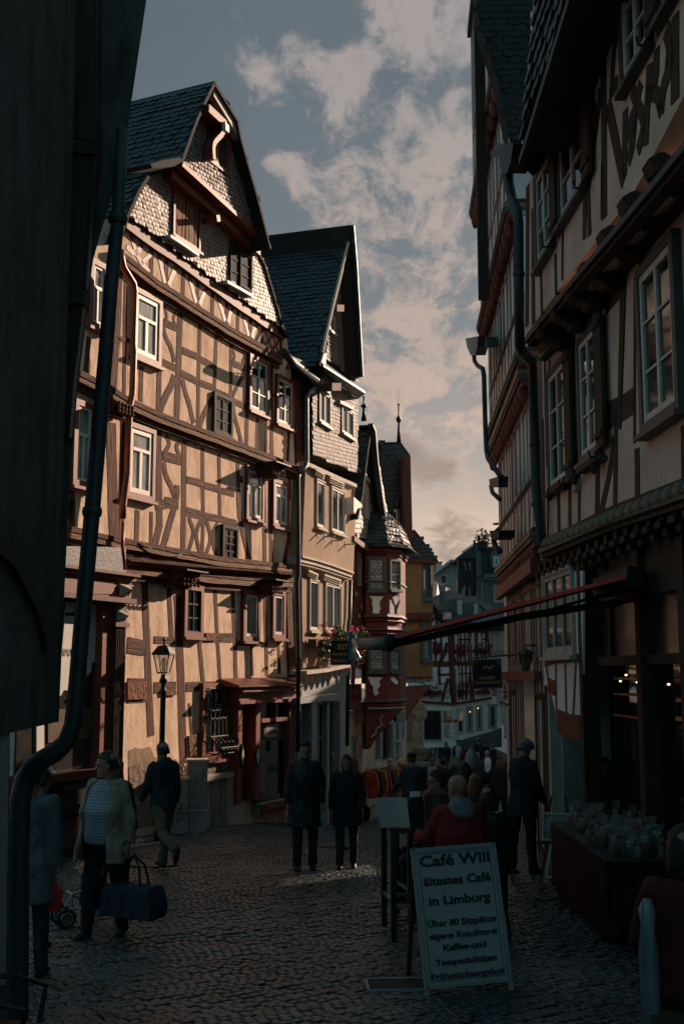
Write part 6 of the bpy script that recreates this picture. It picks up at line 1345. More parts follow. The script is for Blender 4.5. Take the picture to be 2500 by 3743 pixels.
        put(m, 'hair', cloth(haircol, .6), min(v, .012), 1, .012, sd)
    if cap:
        m = MB(); m.loft([[H(p.x, p.y, p.z) for p in ell((0, y, z), a, b, 16)] for z, a, b, y in ((.045, .088, .112, .0), (.08, .092, .118, -.005), (.115, .075, .10, -.005), (.135, .03, .05, 0))]); m.loft([[H(p.x, p.y, p.z) for p in ell((0, y, z), a, b, 12)] for z, a, b, y in ((.055, .07, .07, -.085), (.066, .075, .075, -.09))])
        put(m, 'cap', cloth(cap), min(v, .012), 1, .003)
    if detail:
        for sx_ in (-1, 1): MB().ball(tuple(s*x for x in H(sx_*.030, -.083, .008)), .0115*s, 8, 6).obj('eye', EYE, t, True)
    if glasses:
        m = MB()
        for sx_ in (-1, 1): c = [H(sx_*.033+.024*math.cos(i*.524), -.103, .006+.018*math.sin(i*.524))*s for i in range(13)]; m.tube(c, .003*s, 4); m.tube([H(sx_*.057, -.10, .01)*s, H(sx_*.080, -.01, .01)*s], .0025*s, 4)
        m.tube([H(-.01, -.104, .008)*s, H(.01, -.104, .008)*s], .0025*s, 4); m.obj('glasses', 'iron', t)
    t_wr = [(t.matrix_basis @ Matrix.Scale(s, 4)) @ (w_+d*.09) for w_, d in zip(wr, hd)]
    return t, t_wr
def D(x, y): return (x/.6272, y/.6272)
def stand(x, yfoot): return gp(*D(x, yfoot))
def headat(x, ytop, h, Y=38.0):
    """ground point of someone of height h whose crown shows at (x, ytop)"""
    best = None
    while Y < 90:
        p = at(*D(x, ytop), Y); e = abs(p.z-(zg(Y, p.x)+h))
        if best is None or e < best[0]: best = (e, Y, p)
        Y += .05
    return Vector((best[2].x, best[1], zg(best[1], best[2].x)))
def atY(x, Y): p = at(*D(x, 1600), Y); return Vector((p.x, Y, zg(Y, p.x)))
# checked shirt: a woven grid
def check_cloth():
    m = mat('checked_shirt', (.16, .17, .21), .85, .15, 5, .3, 30); t = m.node_tree; N = t.nodes; L = t.links; p = N['Principled BSDF']; src = p.inputs['Base Color'].links[0].from_socket
    c = N.new('ShaderNodeTexCoord'); prev = src
    for dr, sc_ in (('X', 11.0), ('Z', 11.0)):
        w = N.new('ShaderNodeTexWave'); w.bands_direction = dr; w.inputs['Scale'].default_value = sc_; L.new(c.outputs['Object'], w.inputs['Vector'])
        r = N.new('ShaderNodeValToRGB'); r.color_ramp.elements[0].position = .72; r.color_ramp.elements[1].position = .9; r.color_ramp.elements[1].color = (.6, .6, .6, 1); L.new(w.outputs['Fac'], r.inputs[0])
        mx = N.new('ShaderNodeMix'); mx.data_type = 'RGBA'; L.new(r.outputs[0], mx.inputs[0]); L.new(prev, mx.inputs[6]); mx.inputs[7].default_value = (.45, .46, .5, 1); prev = mx.outputs[2]
    L.new(prev, p.inputs['Base Color']); return m
def crowd():
    NAVY, BLK, CHAR = (.022, .035, .05), (.012, .013, .015), (.03, .033, .036)
    man, wr = person(stand(236, 2150), (-.38, -.92), 1.80, 'older man in open beige jacket over checked shirt carrying a dark holdall', (.25, .20, .145), (.012, .014, .018), (.05, .045, .04), 'short', (.035, .025, .02), check_cloth(), 
        .72, 1.22, 1.5,
        ((-2, 13, 6), (2, 17, 8)), ((10, 4), (-10, 4)), 0, -52, 4, skin=SKIN2, v=.013, detail=True, opencoat=2)
    # holdall in his hand
    p = wr[1]; b = empty('holdall', 'dark blue quilted holdall hanging from the hand of the man in the beige jacket', 'bag', p+Vector((.06, 0, -.60)), -.5); b.scale = (1, 1.1, 1.28)
    m = MB(); m.loft([[(x, y*w, z*h_+.0) for x, z in ((-.30, .0), (-.32, .10), (-.27, .24), (.27, .24), (.32, .10), (.30, .0))] for y, w, h_ in ((-.13, 1, .8), (-.10, 1, 1), (.10, 1, 1), (.13, 1, .8))]); me = remesh(m, .016, 3, .012, 12); mesh_obj(me, 'body', cloth((.025, .035, .055)), b)
    for y in (-.07, .07): MB().tube([(-.14, y, .22), (-.10, y*.6, .38), (0, 0, .455), (.10, y*.6, .38), (.14, y, .22)], .011, 6).obj('handle', cloth((.012, .014, .018)), b)
    MB().box((-.25, -.012, .236), (.25, .012, .246)).obj('zip', 'iron', b)
    person(atY(271, 13.6), (.35, .94), 1.66, 'woman with long auburn hair and a blue hood seen from behind', (.014, .016, .02), (.02, .024, .035), hair='long', haircol=(.10, .035, .018), hood=(.03, .085, .13), v=.018, yaw=20)
    person(stand(372, 1995)+Vector((0, 0, 0)), (-.60, .80), 1.80, 'young man in dark jacket and khaki trousers striding away past the cabinets', (.018, .024, .028), (.10, .072, .045), (.02, .02, .022), 'short', (.02, .015, .012), None, .84, 1.0, 1.0, ((-6, 6, 22), (10, 8, 30)), ((16, 8), (-26, 42)), 4, 10, 4, v=.015, collar=True, hood=(.02, .026, .03))
    t, w = person(Vector((at(*D(70, 1900), 9.9).x, 9.9, zg(9.9))), (.1, 1), 1.72, 'walker in a long grey coat half hidden by the near downpipe', (.11, .12, .125), (.03, .03, .035), hair='short', hem=.62, flare=1.15, v=.018, arms=((4, 4, 6), (0, 8, 4)))
    p = min(w, key=lambda q: -q.x); b = empty('red_bag', 'small crumpled red bag held by the walker in the grey coat', 'bag', p+Vector((0, -.02, -.26))); me = remesh(MB().loft([ell((0, 0, z), a, a*.6, 12) for z, a in ((0, .06), (.06, .085), (.16, .07), (.22, .03))]), .012, 2, .014, 16); mesh_obj(me, 'body', cloth((.42, .03, .02)), b); MB().tube([(-.03, 0, .2), (0, 0, .3), (.03, 0, .2)], .006, 5).obj('handle', cloth((.42, .03, .02)), b)
    person(atY(86, 11.2), (.2, 1), 1.68, 'person in a blue jacket leaning at the brown shop window behind the downpipe', (.035, .07, .10), (.02, .02, .025), lean=14, v=.02)
    # the couple
    person(stand(699, 1994), (.03, -1), 1.80, 'man in a long black overcoat walking towards us, holding hands', BLK, (.014, .016, .02), BLK, 'short', (.018, .014, .012), None, .58, 1.08, 1.12, ((4, 9, 6), (2, 9, 6)), ((4, 2), (-3, 6)), 0, 0, 6, v=.012, detail=True, collar=True)
    tw, ww = person(stand(795, 1990), (-.02, -1), 1.60, 'dark-haired woman in a short black flared coat walking towards us, holding hands', (.014, .016, .02), (.015, .017, .022), BLK, 'bob', (.022, .016, .013), None, .66, 1.25, 1.0, ((2, 10, 4), (6, 12, 14)), ((5, 2), (-3, 8)), 0, 4, 14, v=.012, detail=True, collar=True)
    p = stand(795, 1990)+Vector((.23, .02, .66)); b = empty('shoulder_bag', 'black shoulder bag at the hip of the woman in the flared coat', 'bag', p, .3); me = remesh(MB().loft([ell((0, 0, z), a, .045, 14) for z, a in ((0, .10), (.05, .13), (.16, .12), (.22, .08))]), .014, 2, .006, 12); mesh_obj(me, 'body', cloth(BLK), b); MB().tube([(-.08, 0, .2), (-.10, 0, .45), (-.14, 0, .68)], .008, 5).obj('strap', cloth(BLK), b)
    # at the clothes rail
    person(atY(889, 32.5), (.2, -1), 1.68, 'white-haired man in black behind the clothes rail', BLK, hair='short', haircol=(.5, .47, .43), lean=16, v=.022, skin=SKIN2, arms=((25, 6, 50), (20, 6, 40)))
    person(atY(918, 31.5), (-.9, -.3), 1.56, 'woman in a red jacket and orange hat reaching to the clothes rail', (.36, .035, .03), (.03, .03, .035), hair='bob', cap=(.55, .2, .03), v=.022, arms=((40, 10, 20), (30, 8, 30)))
    person(atY(943, 23.0), (-.35, .9), 1.76, 'man in a dark blue anorak and dark cap beside the clothes rail', (.022, .042, .058), (.016, .018, .022), hair='short', cap=(.012, .016, .02), v=.02, girth=1.15, arms=((30, 10, 60), (20, 12, 50)))
    person(atY(989, 26.5), (0, -1), 1.78, 'bearded man with black jacket and pale shirt walking towards us', BLK, BLK, hair='short', haircol=(.02, .016, .014), top=(.28, .30, .32), opencoat=2, v=.024)
    # the tables outside the cafe: high stools
    person(atY(1000, 13.2), (-.95, -.25), 1.76, 'seated man with thin glasses and receding dark hair at the high table', (.016, .02, .024), BLK, hair='short', haircol=(.03, .022, .018), seat=.62, leg=((78, 84), (74, 86)), arms=((35, 6, 50), (30, 6, 55)), v=.017, glasses=True, skin=SKIN2)
    person(atY(1052, 11.2), (-.25, .97), 1.80, 'bald man in a bulky red jacket with grey hood, seated back to us', (.20, .018, .02), BLK, hair='bald', hood=(.13, .15, .165), seat=.66, leg=((76, 82), (78, 84)), arms=((20, 20, 70), (26, 22, 60)), girth=1.4, v=.015, glasses=True, skin=SKIN2, yaw=26, lean=6)
    person(atY(1078, 15.0), (.1, 1), 1.70, 'grey curly-haired person standing beyond the cafe tables', (.018, .02, .024), hair='bob', haircol=(.22, .21, .20), v=.02)
    person(atY(1062, 13.9), (-.3, .95), 1.66, 'dark-haired guest seated behind the bald man', (.02, .02, .022), hair='bob', haircol=(.025, .018, .014), seat=.72, leg=((78, 84), (74, 86)), v=.02)
    person(atY(1087, 12.4), (.3, .95), 1.60, 'auburn-haired guest with a ruddy scarf seated beside the red jacket', (.02, .018, .018), hair='bob', haircol=(.14, .045, .02), scarf=(.20, .07, .03), seat=.72, leg=((78, 84), (74, 86)), v=.018)
    person(stand(1200, 2003), (.75, .66), 1.82, 'big man in dark coat and grey flat cap standing with bowed head', (.012, .015, .02), (.014, .016, .022), hair='short', haircol=(.12, .11, .10), cap=(.17, .17, .165), hem=.74, girth=1.2, nod=26, lean=6, v=.015, arms=((8, 6, 22), (12, 6, 30)), leg=((6, 4), (-8, 4)), collar=True)
    person(atY(1116, 12.0), (.15, .99), 1.70, 'guest in a long black coat seated right of the auburn-haired guest, back to us', BLK, BLK, hair='bob', haircol=(.02, .015, .013), seat=.56, leg=((78, 84), (74, 86)), girth=1.15, v=.018)
    person(atY(1015, 27.5), (.2, .98), 1.70, 'dark-haired person close behind the bearded man', (.022, .022, .026), BLK, hair='short', v=.024)
    person(atY(1062, 20.5), (.3, .95), 1.72, 'person in a dark green parka walking away beyond the grey-haired guest', (.022, .03, .026), BLK, hair='short', leg=((14, 4), (-12, 12)), v=.022)
    person(atY(1142, 27.0), (-.1, -1), 1.74, 'man in a charcoal jumper coming up the lane by the tall house', CHAR, (.03, .035, .05), hair='short', haircol=(.06, .04, .03), leg=((12, 4), (-12, 10)), v=.024)
    # strollers between here and the square
    F = lambda x, y, h, fc, lb, coat, **k: person(headat(x, y, h), fc, h, lb, coat, v=k.pop('v', .03), **k)
    F(1147, 1725, 1.66, (.8, -.5), 'woman in brown jacket strolling near the right-hand fronts', (.055, .04, .03), legs=(.02, .022, .03), hair='short', haircol=(.09, .05, .03), leg=((16, 4), (-14, 12)))
    F(1116, 1719, 1.80, (.1, -1), 'man in dark suit jacket with open white shirt and sunglasses', (.012, .014, .02), legs=(.02, .022, .03), hair='bald', top=(.60, .60, .60), opencoat=2, glasses=True, leg=((14, 4), (-12, 10)), skin=SKIN2)
    F(1094, 1725, 1.74, (.1, -1), 'ruddy man walking half a pace behind the dark suit', (.03, .03, .034), hair='bald', skin=SKIN2)
    F(1169, 1730, 1.64, (.2, 1), 'black-haired person walking away close to the right-hand fronts', BLK, hair='bob', haircol=(.012, .012, .012))
    F(1095, 1692, 1.76, (-.3, 1), 'man with grey cap and dark coat walking off across the square', (.02, .024, .03), cap=(.22, .22, .22))
    F(1110, 1697, 1.72, (-.2, 1), 'dark-haired walker close beside the grey-capped man', BLK)
    F(1129, 1706, 1.66, (-.6, .6), 'woman with red scarf and dark jacket crossing the square', (.02, .02, .026), hair='short', scarf=(.38, .05, .06))
    F(1022, 1699, 1.68, (-.5, .8), 'fair woman with ponytail and blue jeans walking away', (.018, .02, .026), legs=(.05, .09, .13), hair='tail', haircol=(.24, .14, .06), leg=((18, 4), (-18, 16)))
    F(1050, 1696, 1.76, (.05, -1), 'man in black waistcoat jacket, grey shirt and khaki trousers facing us', BLK, legs=(.22, .15, .07), top=(.30, .31, .33), opencoat=3, cap=(.02, .02, .022), arms=((10, 14, 40), (4, 12, 10)), leg=((10, 2), (-8, 8)))
    F(1052, 1672, 1.68, (.6, -.7), 'woman in pale patterned scarf chatting in front of the poster stand', (.24, .2, .2), hair='short', scarf=(.36, .14, .16))
    F(1064, 1666, 1.78, (-.5, -.8), 'man in black jacket chatting beside the poster stand', BLK, arms=((24, 10, 60), (20, 10, 60)))
    F(1088, 1674, 1.66, (-.8, -.5), 'woman with reddish hair standing alone before the inn doors', (.02, .022, .024), haircol=(.16, .07, .04), hair='bob')
    F(983, 1665, 1.76, (.2, 1), 'white-haired man standing near the dark shop opening', (.018, .02, .026), haircol=(.5, .5, .5))
    F(1001, 1661, 1.78, (0, -1), 'man in white cap standing in the dark shop opening', BLK, cap=(.5, .5, .5))
    F(1008, 1671, 1.70, (-.4, .9), 'dark-clothed person with back to us before the poster stand', (.014, .015, .018), hair='bob')
    p = headat(968, 1677, 1.42, 46); person(p, (.3, -.95), 1.72, 'old man in grey pullover perched on the fountain rim with a walking stick', (.10, .105, .10), (.03, .03, .034), haircol=(.5, .5, .5), seat=.55, leg=((70, 78), (66, 80)), arms=((30, 6, 40), (30, 6, 40)), v=.03, skin=SKIN2)
    st = MB().tube([(0, 0, 0), (.02, 0, .86)], .018, 6).tube([(.02, 0, .86), (.07, 0, .93), (.14, 0, .9)], .018, 6).obj('walking_stick', mat('varnished_stick', (.30, .12, .03), .4, .2, 6, 0)); st.location = p+Vector((.12, -.55, 0)); tag(st, 'orange-brown walking stick held by the old man at the fountain', 'walking stick')
    p = headat(938, 1707, 1.32, 40); person(p, (.9, -.3), 1.70, 'person in light blue top sitting low beside the planter tub', (.16, .22, .27), (.03, .035, .05), seat=.45, leg=((80, 84), (76, 86)), v=.03)
    # cafe doorway and the near right edge
    person(Vector((3.32, 14.9, zg(14.9))), (-.6, -.8), 1.62, 'woman in a dark hat and coat in the cafe doorway behind the stall', (.014, .014, .016), hair='bob', cap=(.02, .018, .016), v=.022)
    person(Vector((1.84, 6.4, zg(6.4))), (.25, .97), 1.74, 'dark-haired guest in a red jacket seated at the near right edge', (.055, .009, .009), BLK, hair='bob', haircol=(.014, .012, .011), seat=.46, leg=((80, 84), (78, 86)), arms=((20, 12, 40), (20, 12, 40)), girth=1.15, v=.014)
crowd()
# ---------------------------------------------------------------- street furniture and shop goods
def street_lamp():
    p = at(*D(368, 1890), 20.2); p.z = zg(20.2, p.x); t = empty('street_lamp', 'old-fashioned black street lamp with tapered glass lantern before the timber house', 'street lamp', p)
    MB().lathe([(.11, 0), (.11, .12), (.075, .18), (.06, .5), (.052, .55), (.048, 2.45), (.06, 2.47), (.06, 2.52), (.04, 2.56), (.04, 2.62), (.075, 2.68), (.05, 2.74), (.035, 2.80)], 14).obj('post', 'iron', t, True)
    s4 = lambda z, r: [(r*math.cos(k*math.pi/2+.6), r*math.sin(k*math.pi/2+.6), z) for k in range(4)]
    m = MB()
    for k in range(4): m.tube([s4(2.82, .115)[k], s4(3.14, .20)[k]], .011, 5); m.tube([s4(2.82, .115)[k], s4(2.82, .115)[(k+1) % 4]], .014, 5); m.tube([s4(3.14, .2)[k], s4(3.14, .2)[(k+1) % 4]], .013, 5)
    m.obj('lantern_frame', 'iron', t)
    g = bpy.data.materials.new('lantern_glass'); g.use_nodes = True; b = g.node_tree.nodes['Principled BSDF']; b.inputs['Base Color'].default_value = (.75, .68, .55, 1); b.inputs['Roughness'].default_value = .12; b.inputs['Alpha'].default_value = .28; MATS['lantern_glass'] = g; M['lantern_glass'] = g
    for k in range(4): a, b_, c, d = s4(2.82, .113)[k], s4(2.82, .113)[(k+1) % 4], s4(3.14, .197)[(k+1) % 4], s4(3.14, .197)[k]; MB().face([a, b_, c, d]).obj('pane', 'lantern_glass', t)
    MB().loft([s4(3.13, .235), s4(3.16, .23), s4(3.27, .13), s4(3.29, .10), s4(3.30, .03)]).obj('lantern_roof', 'iron', t); MB().lathe([(.02, 3.29), (.025, 3.32), (.012, 3.34), (.03, 3.38), (.022, 3.42), (.003, 3.45)], 10).obj('finial', 'iron', t, True)
    MB().lathe([(.03, 2.84), (.03, 2.93), (.045, 2.95), (.055, 3.0), (.03, 3.07), (.003, 3.08)], 10).obj('bulb', 'white', t, True)
street_lamp()
def cabinets():
    for i, (x, y, w, dp, h, lb) in enumerate(((450, 1904, .36, .32, 1.28, 'tall grey utility cabinet scrawled with faded red paint below the barred window'), (408, 1906, .34, .30, .96, 'low grey utility cabinet with a black scribble, beside a taller one'))):
        p = gp(*D(x, y)); t = empty('utility_cabinet', lb, 'utility cabinet', p, P1.phi-.95, 'utility cabinets'); m = MB()
        m.box((-w/2, -dp/2, -.1), (w/2, dp/2, h-.04)); m.obj('body', 'cabinet', t); MB().box((-w/2-.02, -dp/2-.02, h-.038), (w/2+.02, dp/2+.02, h)).obj('lid', 'lightstone', t)
        MB().box((-w/2+.02, -dp/2-.012, .34*h), (w/2-.02, -dp/2-.002, h-.07)).obj('door', 'cabinet', t); MB().box((-w/2, -dp/2-.02, .28*h), (w/2, -dp/2-.002, .31*h)).obj('plinth_band', 'greypaint', t)
        m = MB(); rnd = random.Random(i+4)
        for k in range(9 if i == 0 else 4):
            x0 = rnd.uniform(-.12, .12); z = rnd.uniform(.55, .92)*h if i == 0 else .45*h+rnd.uniform(-.1, .1); m.tube([(x0, -dp/2-.016, z), (x0+rnd.uniform(-.05, .05), -dp/2-.016, z-.12), (x0+rnd.uniform(-.06, .06), -dp/2-.016, z-.2)], .007, 4)
        m.obj('graffiti', 'redwood' if i == 0 else 'ink', t)
cabinets()
def aboard():
    p = gp(1718, 3636); t = empty('pavement_sign', 'white cafe A-board with black lettering standing on the cobbles in front of the high table', 'pavement sign', p, R(12))
    W, Hh = .67, 1.03; tl = R(-12); rx = Matrix.Rotation(tl, 4, 'X') @ Matrix.Rotation(R(-2.5), 4, 'Y')
    pl = lambda m, nm, mt: (setattr(o := m.obj(nm, mt, t), 'matrix_local', rx), o)[1]
    pl(MB().box((-W/2, 0, .07), (W/2, .02, .07+Hh)), 'board', mat('sign_white', (.32, .325, .32), .5, .06, 4, .1, 20)); fr = MB()
    for a, b in (((-W/2-.015, .065), (W/2+.015, .09)), ((-W/2-.015, .05+Hh), (W/2+.015, .08+Hh)), ((-W/2-.018, .0), (-W/2+.012, .08+Hh)), ((W/2-.012, .0), (W/2+.018, .08+Hh))): fr.box((a[0], -.012, a[1]), (b[0], .03, b[1]))
    pl(fr, 'frame', 'greypaint'); ln = MB()
    for a, b in (((-W/2+.035, .115), (W/2-.035, .119)), ((-W/2+.035, .03+Hh), (W/2-.035, .034+Hh)), ((-W/2+.035, .115), (-W/2+.039, .034+Hh)), ((W/2-.039, .115), (W/2-.035, .034+Hh))): ln.box((a[0], -.004, a[1]), (b[0], -.001, b[1]))
    pl(ln, 'border_line', 'ink')
    ry = Matrix.Rotation(R(24), 4, 'X'); top = rx @ Vector((0, 0, .07+Hh)); m = MB()
    for x in (-W/2+.02, W/2-.02): m.tube([(top.x+x, top.y+.03, top.z), (x, top.y+.42, .0)], .02, 6)
    m.box((-W/2, top.y+.22, .45), (W/2, top.y+.24, .75)); m.obj('back_leg_frame', 'darkwood', t)
    for s, y, w, sz in (('Café Will', 305, 330, .118), ('ältestes Café', 397, 318, .092), ('in Limburg', 487, 288, .092), ('Über 80 Sitzplätze', 587, 322, .066), ('eigene Konditorei', 643, 314, .064), ('Kaffee-und', 697, 200, .064), ('Teespezialitäten', 760, 284, .064), ('Frühstücksangebot', 820, 336, .064)):
        z = .07+Hh*(1-(y-245)/622); o = text(s, sz, t, 'ink', (0, 0, 0), bold=sz*.028); wd = o.dimensions.x or 1
        xs = [v.co.x for v in o.data.vertices]; wd = max(xs)-min(xs); k = w*.00176/wd
        o.scale = (1, 1, 1); o.data.transform(Matrix.Scale(k, 4, (1, 0, 0))); o.matrix_local = rx @ Matrix.Translation((0, -.004, z)) @ Matrix.Rotation(math.pi/2, 4, 'X')
    q = gp(1430, 3610); b = MB().box((-.36, -.16, 0), (.42, .16, .022)); m2 = MB().box((-.38, -.18, 0), (.44, -.161, .03)).box((-.38, .161, 0), (.44, .18, .03)).box((-.38, -.16, 0), (-.361, .16, .03))
    t2 = empty('foot_board', 'flat black foot board with pale edge lying beside the A-board', 'foot board', q+Vector((.18, 0, .004)), .05); b.obj('panel', 'black', t2); m2.obj('rim', 'greypaint', t2)
aboard()
def stool(loc, lb, h=.72):
    t = empty('bar_stool', lb, 'bar stool', loc, random.uniform(0, 1.5), 'bar stools'); MB().lathe([(.0, h-.05), (.17, h-.045), (.18, h-.02), (.17, h), (.0, h+.005)], 16).obj('seat', 'darkwood', t)
    for k in range(4): a = k*math.pi/2+.4; MB().tube([(.12*math.cos(a), .12*math.sin(a), h-.05), (.2*math.cos(a), .2*math.sin(a), 0)], .016, 6).obj('leg', 'iron', t)
    MB().tube([(.17*math.cos(k*math.pi/6), .17*math.sin(k*math.pi/6), .25) for k in range(13)], .01, 5).obj('foot_ring', 'iron', t)
for (x, Y), lb, hs in (((1000, 13.2), 'bar stool under the man with thin glasses', .6), ((1052, 11.2), 'bar stool under the bald man in the red jacket', .64), ((1062, 13.9), 'bar stool under the dark-haired guest', .7), ((1087, 12.4), 'bar stool under the auburn-haired guest', .7), ((1116, 12.0), 'bar stool under the guest in the long black coat', .54)): stool(atY(x, Y), lb, hs)
def high_table(c, rz, lb, w=.66, d=.66, h=1.06):
    t = empty('high_table', lb, 'high table', c, rz, 'high tables'); MB().box((-w/2, -d/2, h-.035), (w/2, d/2, h)).obj('table_top', 'darkwood', t)
    for x in (-w/2+.03, w/2-.03):
        for y in (-d/2+.03, d/2-.03): MB().box((x-.028, y-.028, 0), (x+.028, y+.028, h-.036)).obj('leg', mat('dark_steel', (.03, .037, .04), .4, .2, 4, .1, metal=.4), t)
    m = MB()
    for z in (.30,): m.box((-w/2+.06, -d/2+.015, z), (w/2-.06, -d/2+.045, z+.03)).box((-w/2+.015, -d/2+.06, z+.035), (-w/2+.045, d/2-.06, z+.065)).box((w/2-.045, -d/2+.06, z+.035), (w/2-.015, d/2-.06, z+.065)).box((-w/2+.06, d/2-.045, z), (w/2-.06, d/2-.015, z+.03))
    m.obj('stretcher', 'steel', t); return t
c = gp(1388, 3440); HT = high_table(c+Vector((.40, .36, 0)), .12, 'black high table with a white menu card, behind the A-board')
high_table(atY(1035, 12.8)+Vector((-.25, .1, 0)), .2, 'dark high table between the seated cafe guests')
def table_things():
    b = HT.location; z = b.z+1.062
    m = MB(); k = 10; vs = []
    for i in range(k+1): a = i/k; vs += [(-.15+.30*a, -.02+.05*math.sin(a*3.0), .0), (-.19+.30*a, -.10+.06*math.sin(a*3.0), .30)]
    m.raw(vs+[(x, y+.003, q) for x, y, q in vs], [(2*i, 2*i+2, 2*i+3, 2*i+1) for i in range(k)]+[(2*k+2+2*i, 2*k+2+2*i+1, 2*k+2+2*i+3, 2*k+2+2*i+2) for i in range(k)])
    o = m.obj('menu_card', 'paper', None, True); o.location = (b.x-.24, b.y-.27, z); tag(o, 'blank white menu sheet curling on the corner of the high table', 'menu card')
    t = empty('napkin_holder', 'black upright napkin holder beside the menu sheet on the high table', 'napkin holder', (b.x-.03, b.y-.16, z), .1); MB().box((-.08, -.06, 0), (.08, .06, .02)).obj('base', 'black', t); MB().prism([(-.085, .021), (.085, .021), (.08, .25), (.04, .29), (-.04, .29), (-.08, .25)], -.05, .05).obj('holder', 'black', t); MB().box((-.05, -.02, .29), (.05, .02, .34)).obj('napkin', 'paper', t)
    t = empty('table_lantern', 'square wooden lantern with four panes at the end of the high table', 'lantern', (b.x+.18, b.y-.10, z), .15)
    for x in (-.08, .08):
        for y in (-.08, .08): MB().box((x-.012, y-.012, 0), (x+.012, y+.012, .30)).obj('post', 'midwood', t)
    MB().box((-.10, -.10, -.0), (.10, .10, .02)).obj('base', 'midwood', t); MB().loft([[(x*r, y*r, zz) for x, y in ((-1, -1), (1, -1), (1, 1), (-1, 1))] for r, zz in ((.115, .30), (.11, .325), (.04, .38), (.03, .39))]).obj('lid', 'midwood', t)
    MB().box((-.004, -.085, .02), (.004, -.075, .30)).box((-.07, -.085, .155), (.07, -.075, .165)).obj('glazing_bar', 'midwood', t); MB().lathe([(.03, .02), (.03, .14), (.004, .15)], 10).obj('candle', 'paper', t)
table_things()
def awning():
    F = R1; t = empty('awning', 'retractable cafe awning with red valance edge and black folding arm', 'awning', (3.1, 13.6, 3.4))
    P = lambda x, y, Y: at(x, y, Y)-Vector((3.1, 13.6, 3.4))
    a0, b0 = P(2290, 2108, 12.3), P(1430, 2333, 12.3); dy = Vector((0, 1.5, 0)); nz = Vector((0, 0, .02))
    MB().loft([[a0, a0+dy, a0+dy-nz, a0-nz], [b0, b0+dy, b0+dy-nz, b0-nz]]).obj('fabric', cloth((.03, .012, .012)), t)
    MB().loft([[a0+Vector((0, -.03, .025)), a0+Vector((0, .03, .025)), a0+Vector((0, .03, -.02)), a0+Vector((0, -.03, -.02))], [b0+Vector((0, -.03, .018)), b0+Vector((0, .03, .018)), b0+Vector((0, .03, -.018)), b0+Vector((0, -.03, -.018))]]).obj('red_edge', mat('red_fabric_edge', (1.0, .11, .07), .6, .05, 6, .1), t)
    MB().tube([b0+Vector((-.03, -.02, -.05)), b0+dy+Vector((-.03, 0, -.05))], .062, 10).obj('front_bar', 'dullzinc', t, True)
    MB().tube([b0+Vector((-.30, .55, -.05)), b0+Vector((-.03, .10, -.05))], [.07, .065], 10).obj('bar_cover', mat('grey_plastic_cover', (.16, .14, .12), .4, .1, 4, 0), t, True); MB().ball(b0+Vector((-.02, -.03, -.05)), .085, 10, 6, (.8, .6, 1.2)).obj('end_cap', 'black', t, True)
    e = P(1900, 2255, 12.6); MB().tube([b0+Vector((0, .05, -.07)), e+Vector((0, .1, -.0))], [.034, .04], 8).tube([e, a0+Vector((0, .3, -.25))], [.042, .036], 8).obj('folding_arm', 'black', t, True); MB().tube([P(1740, 2305, 12.7), P(2200, 2175, 12.5)], .018, 6).obj('arm_spring', 'black', t, True)
    MB().box(a0+Vector((-.02, -.1, -.12)), a0+dy+Vector((.16, .1, .10))).obj('cassette', 'black', t)
awning()
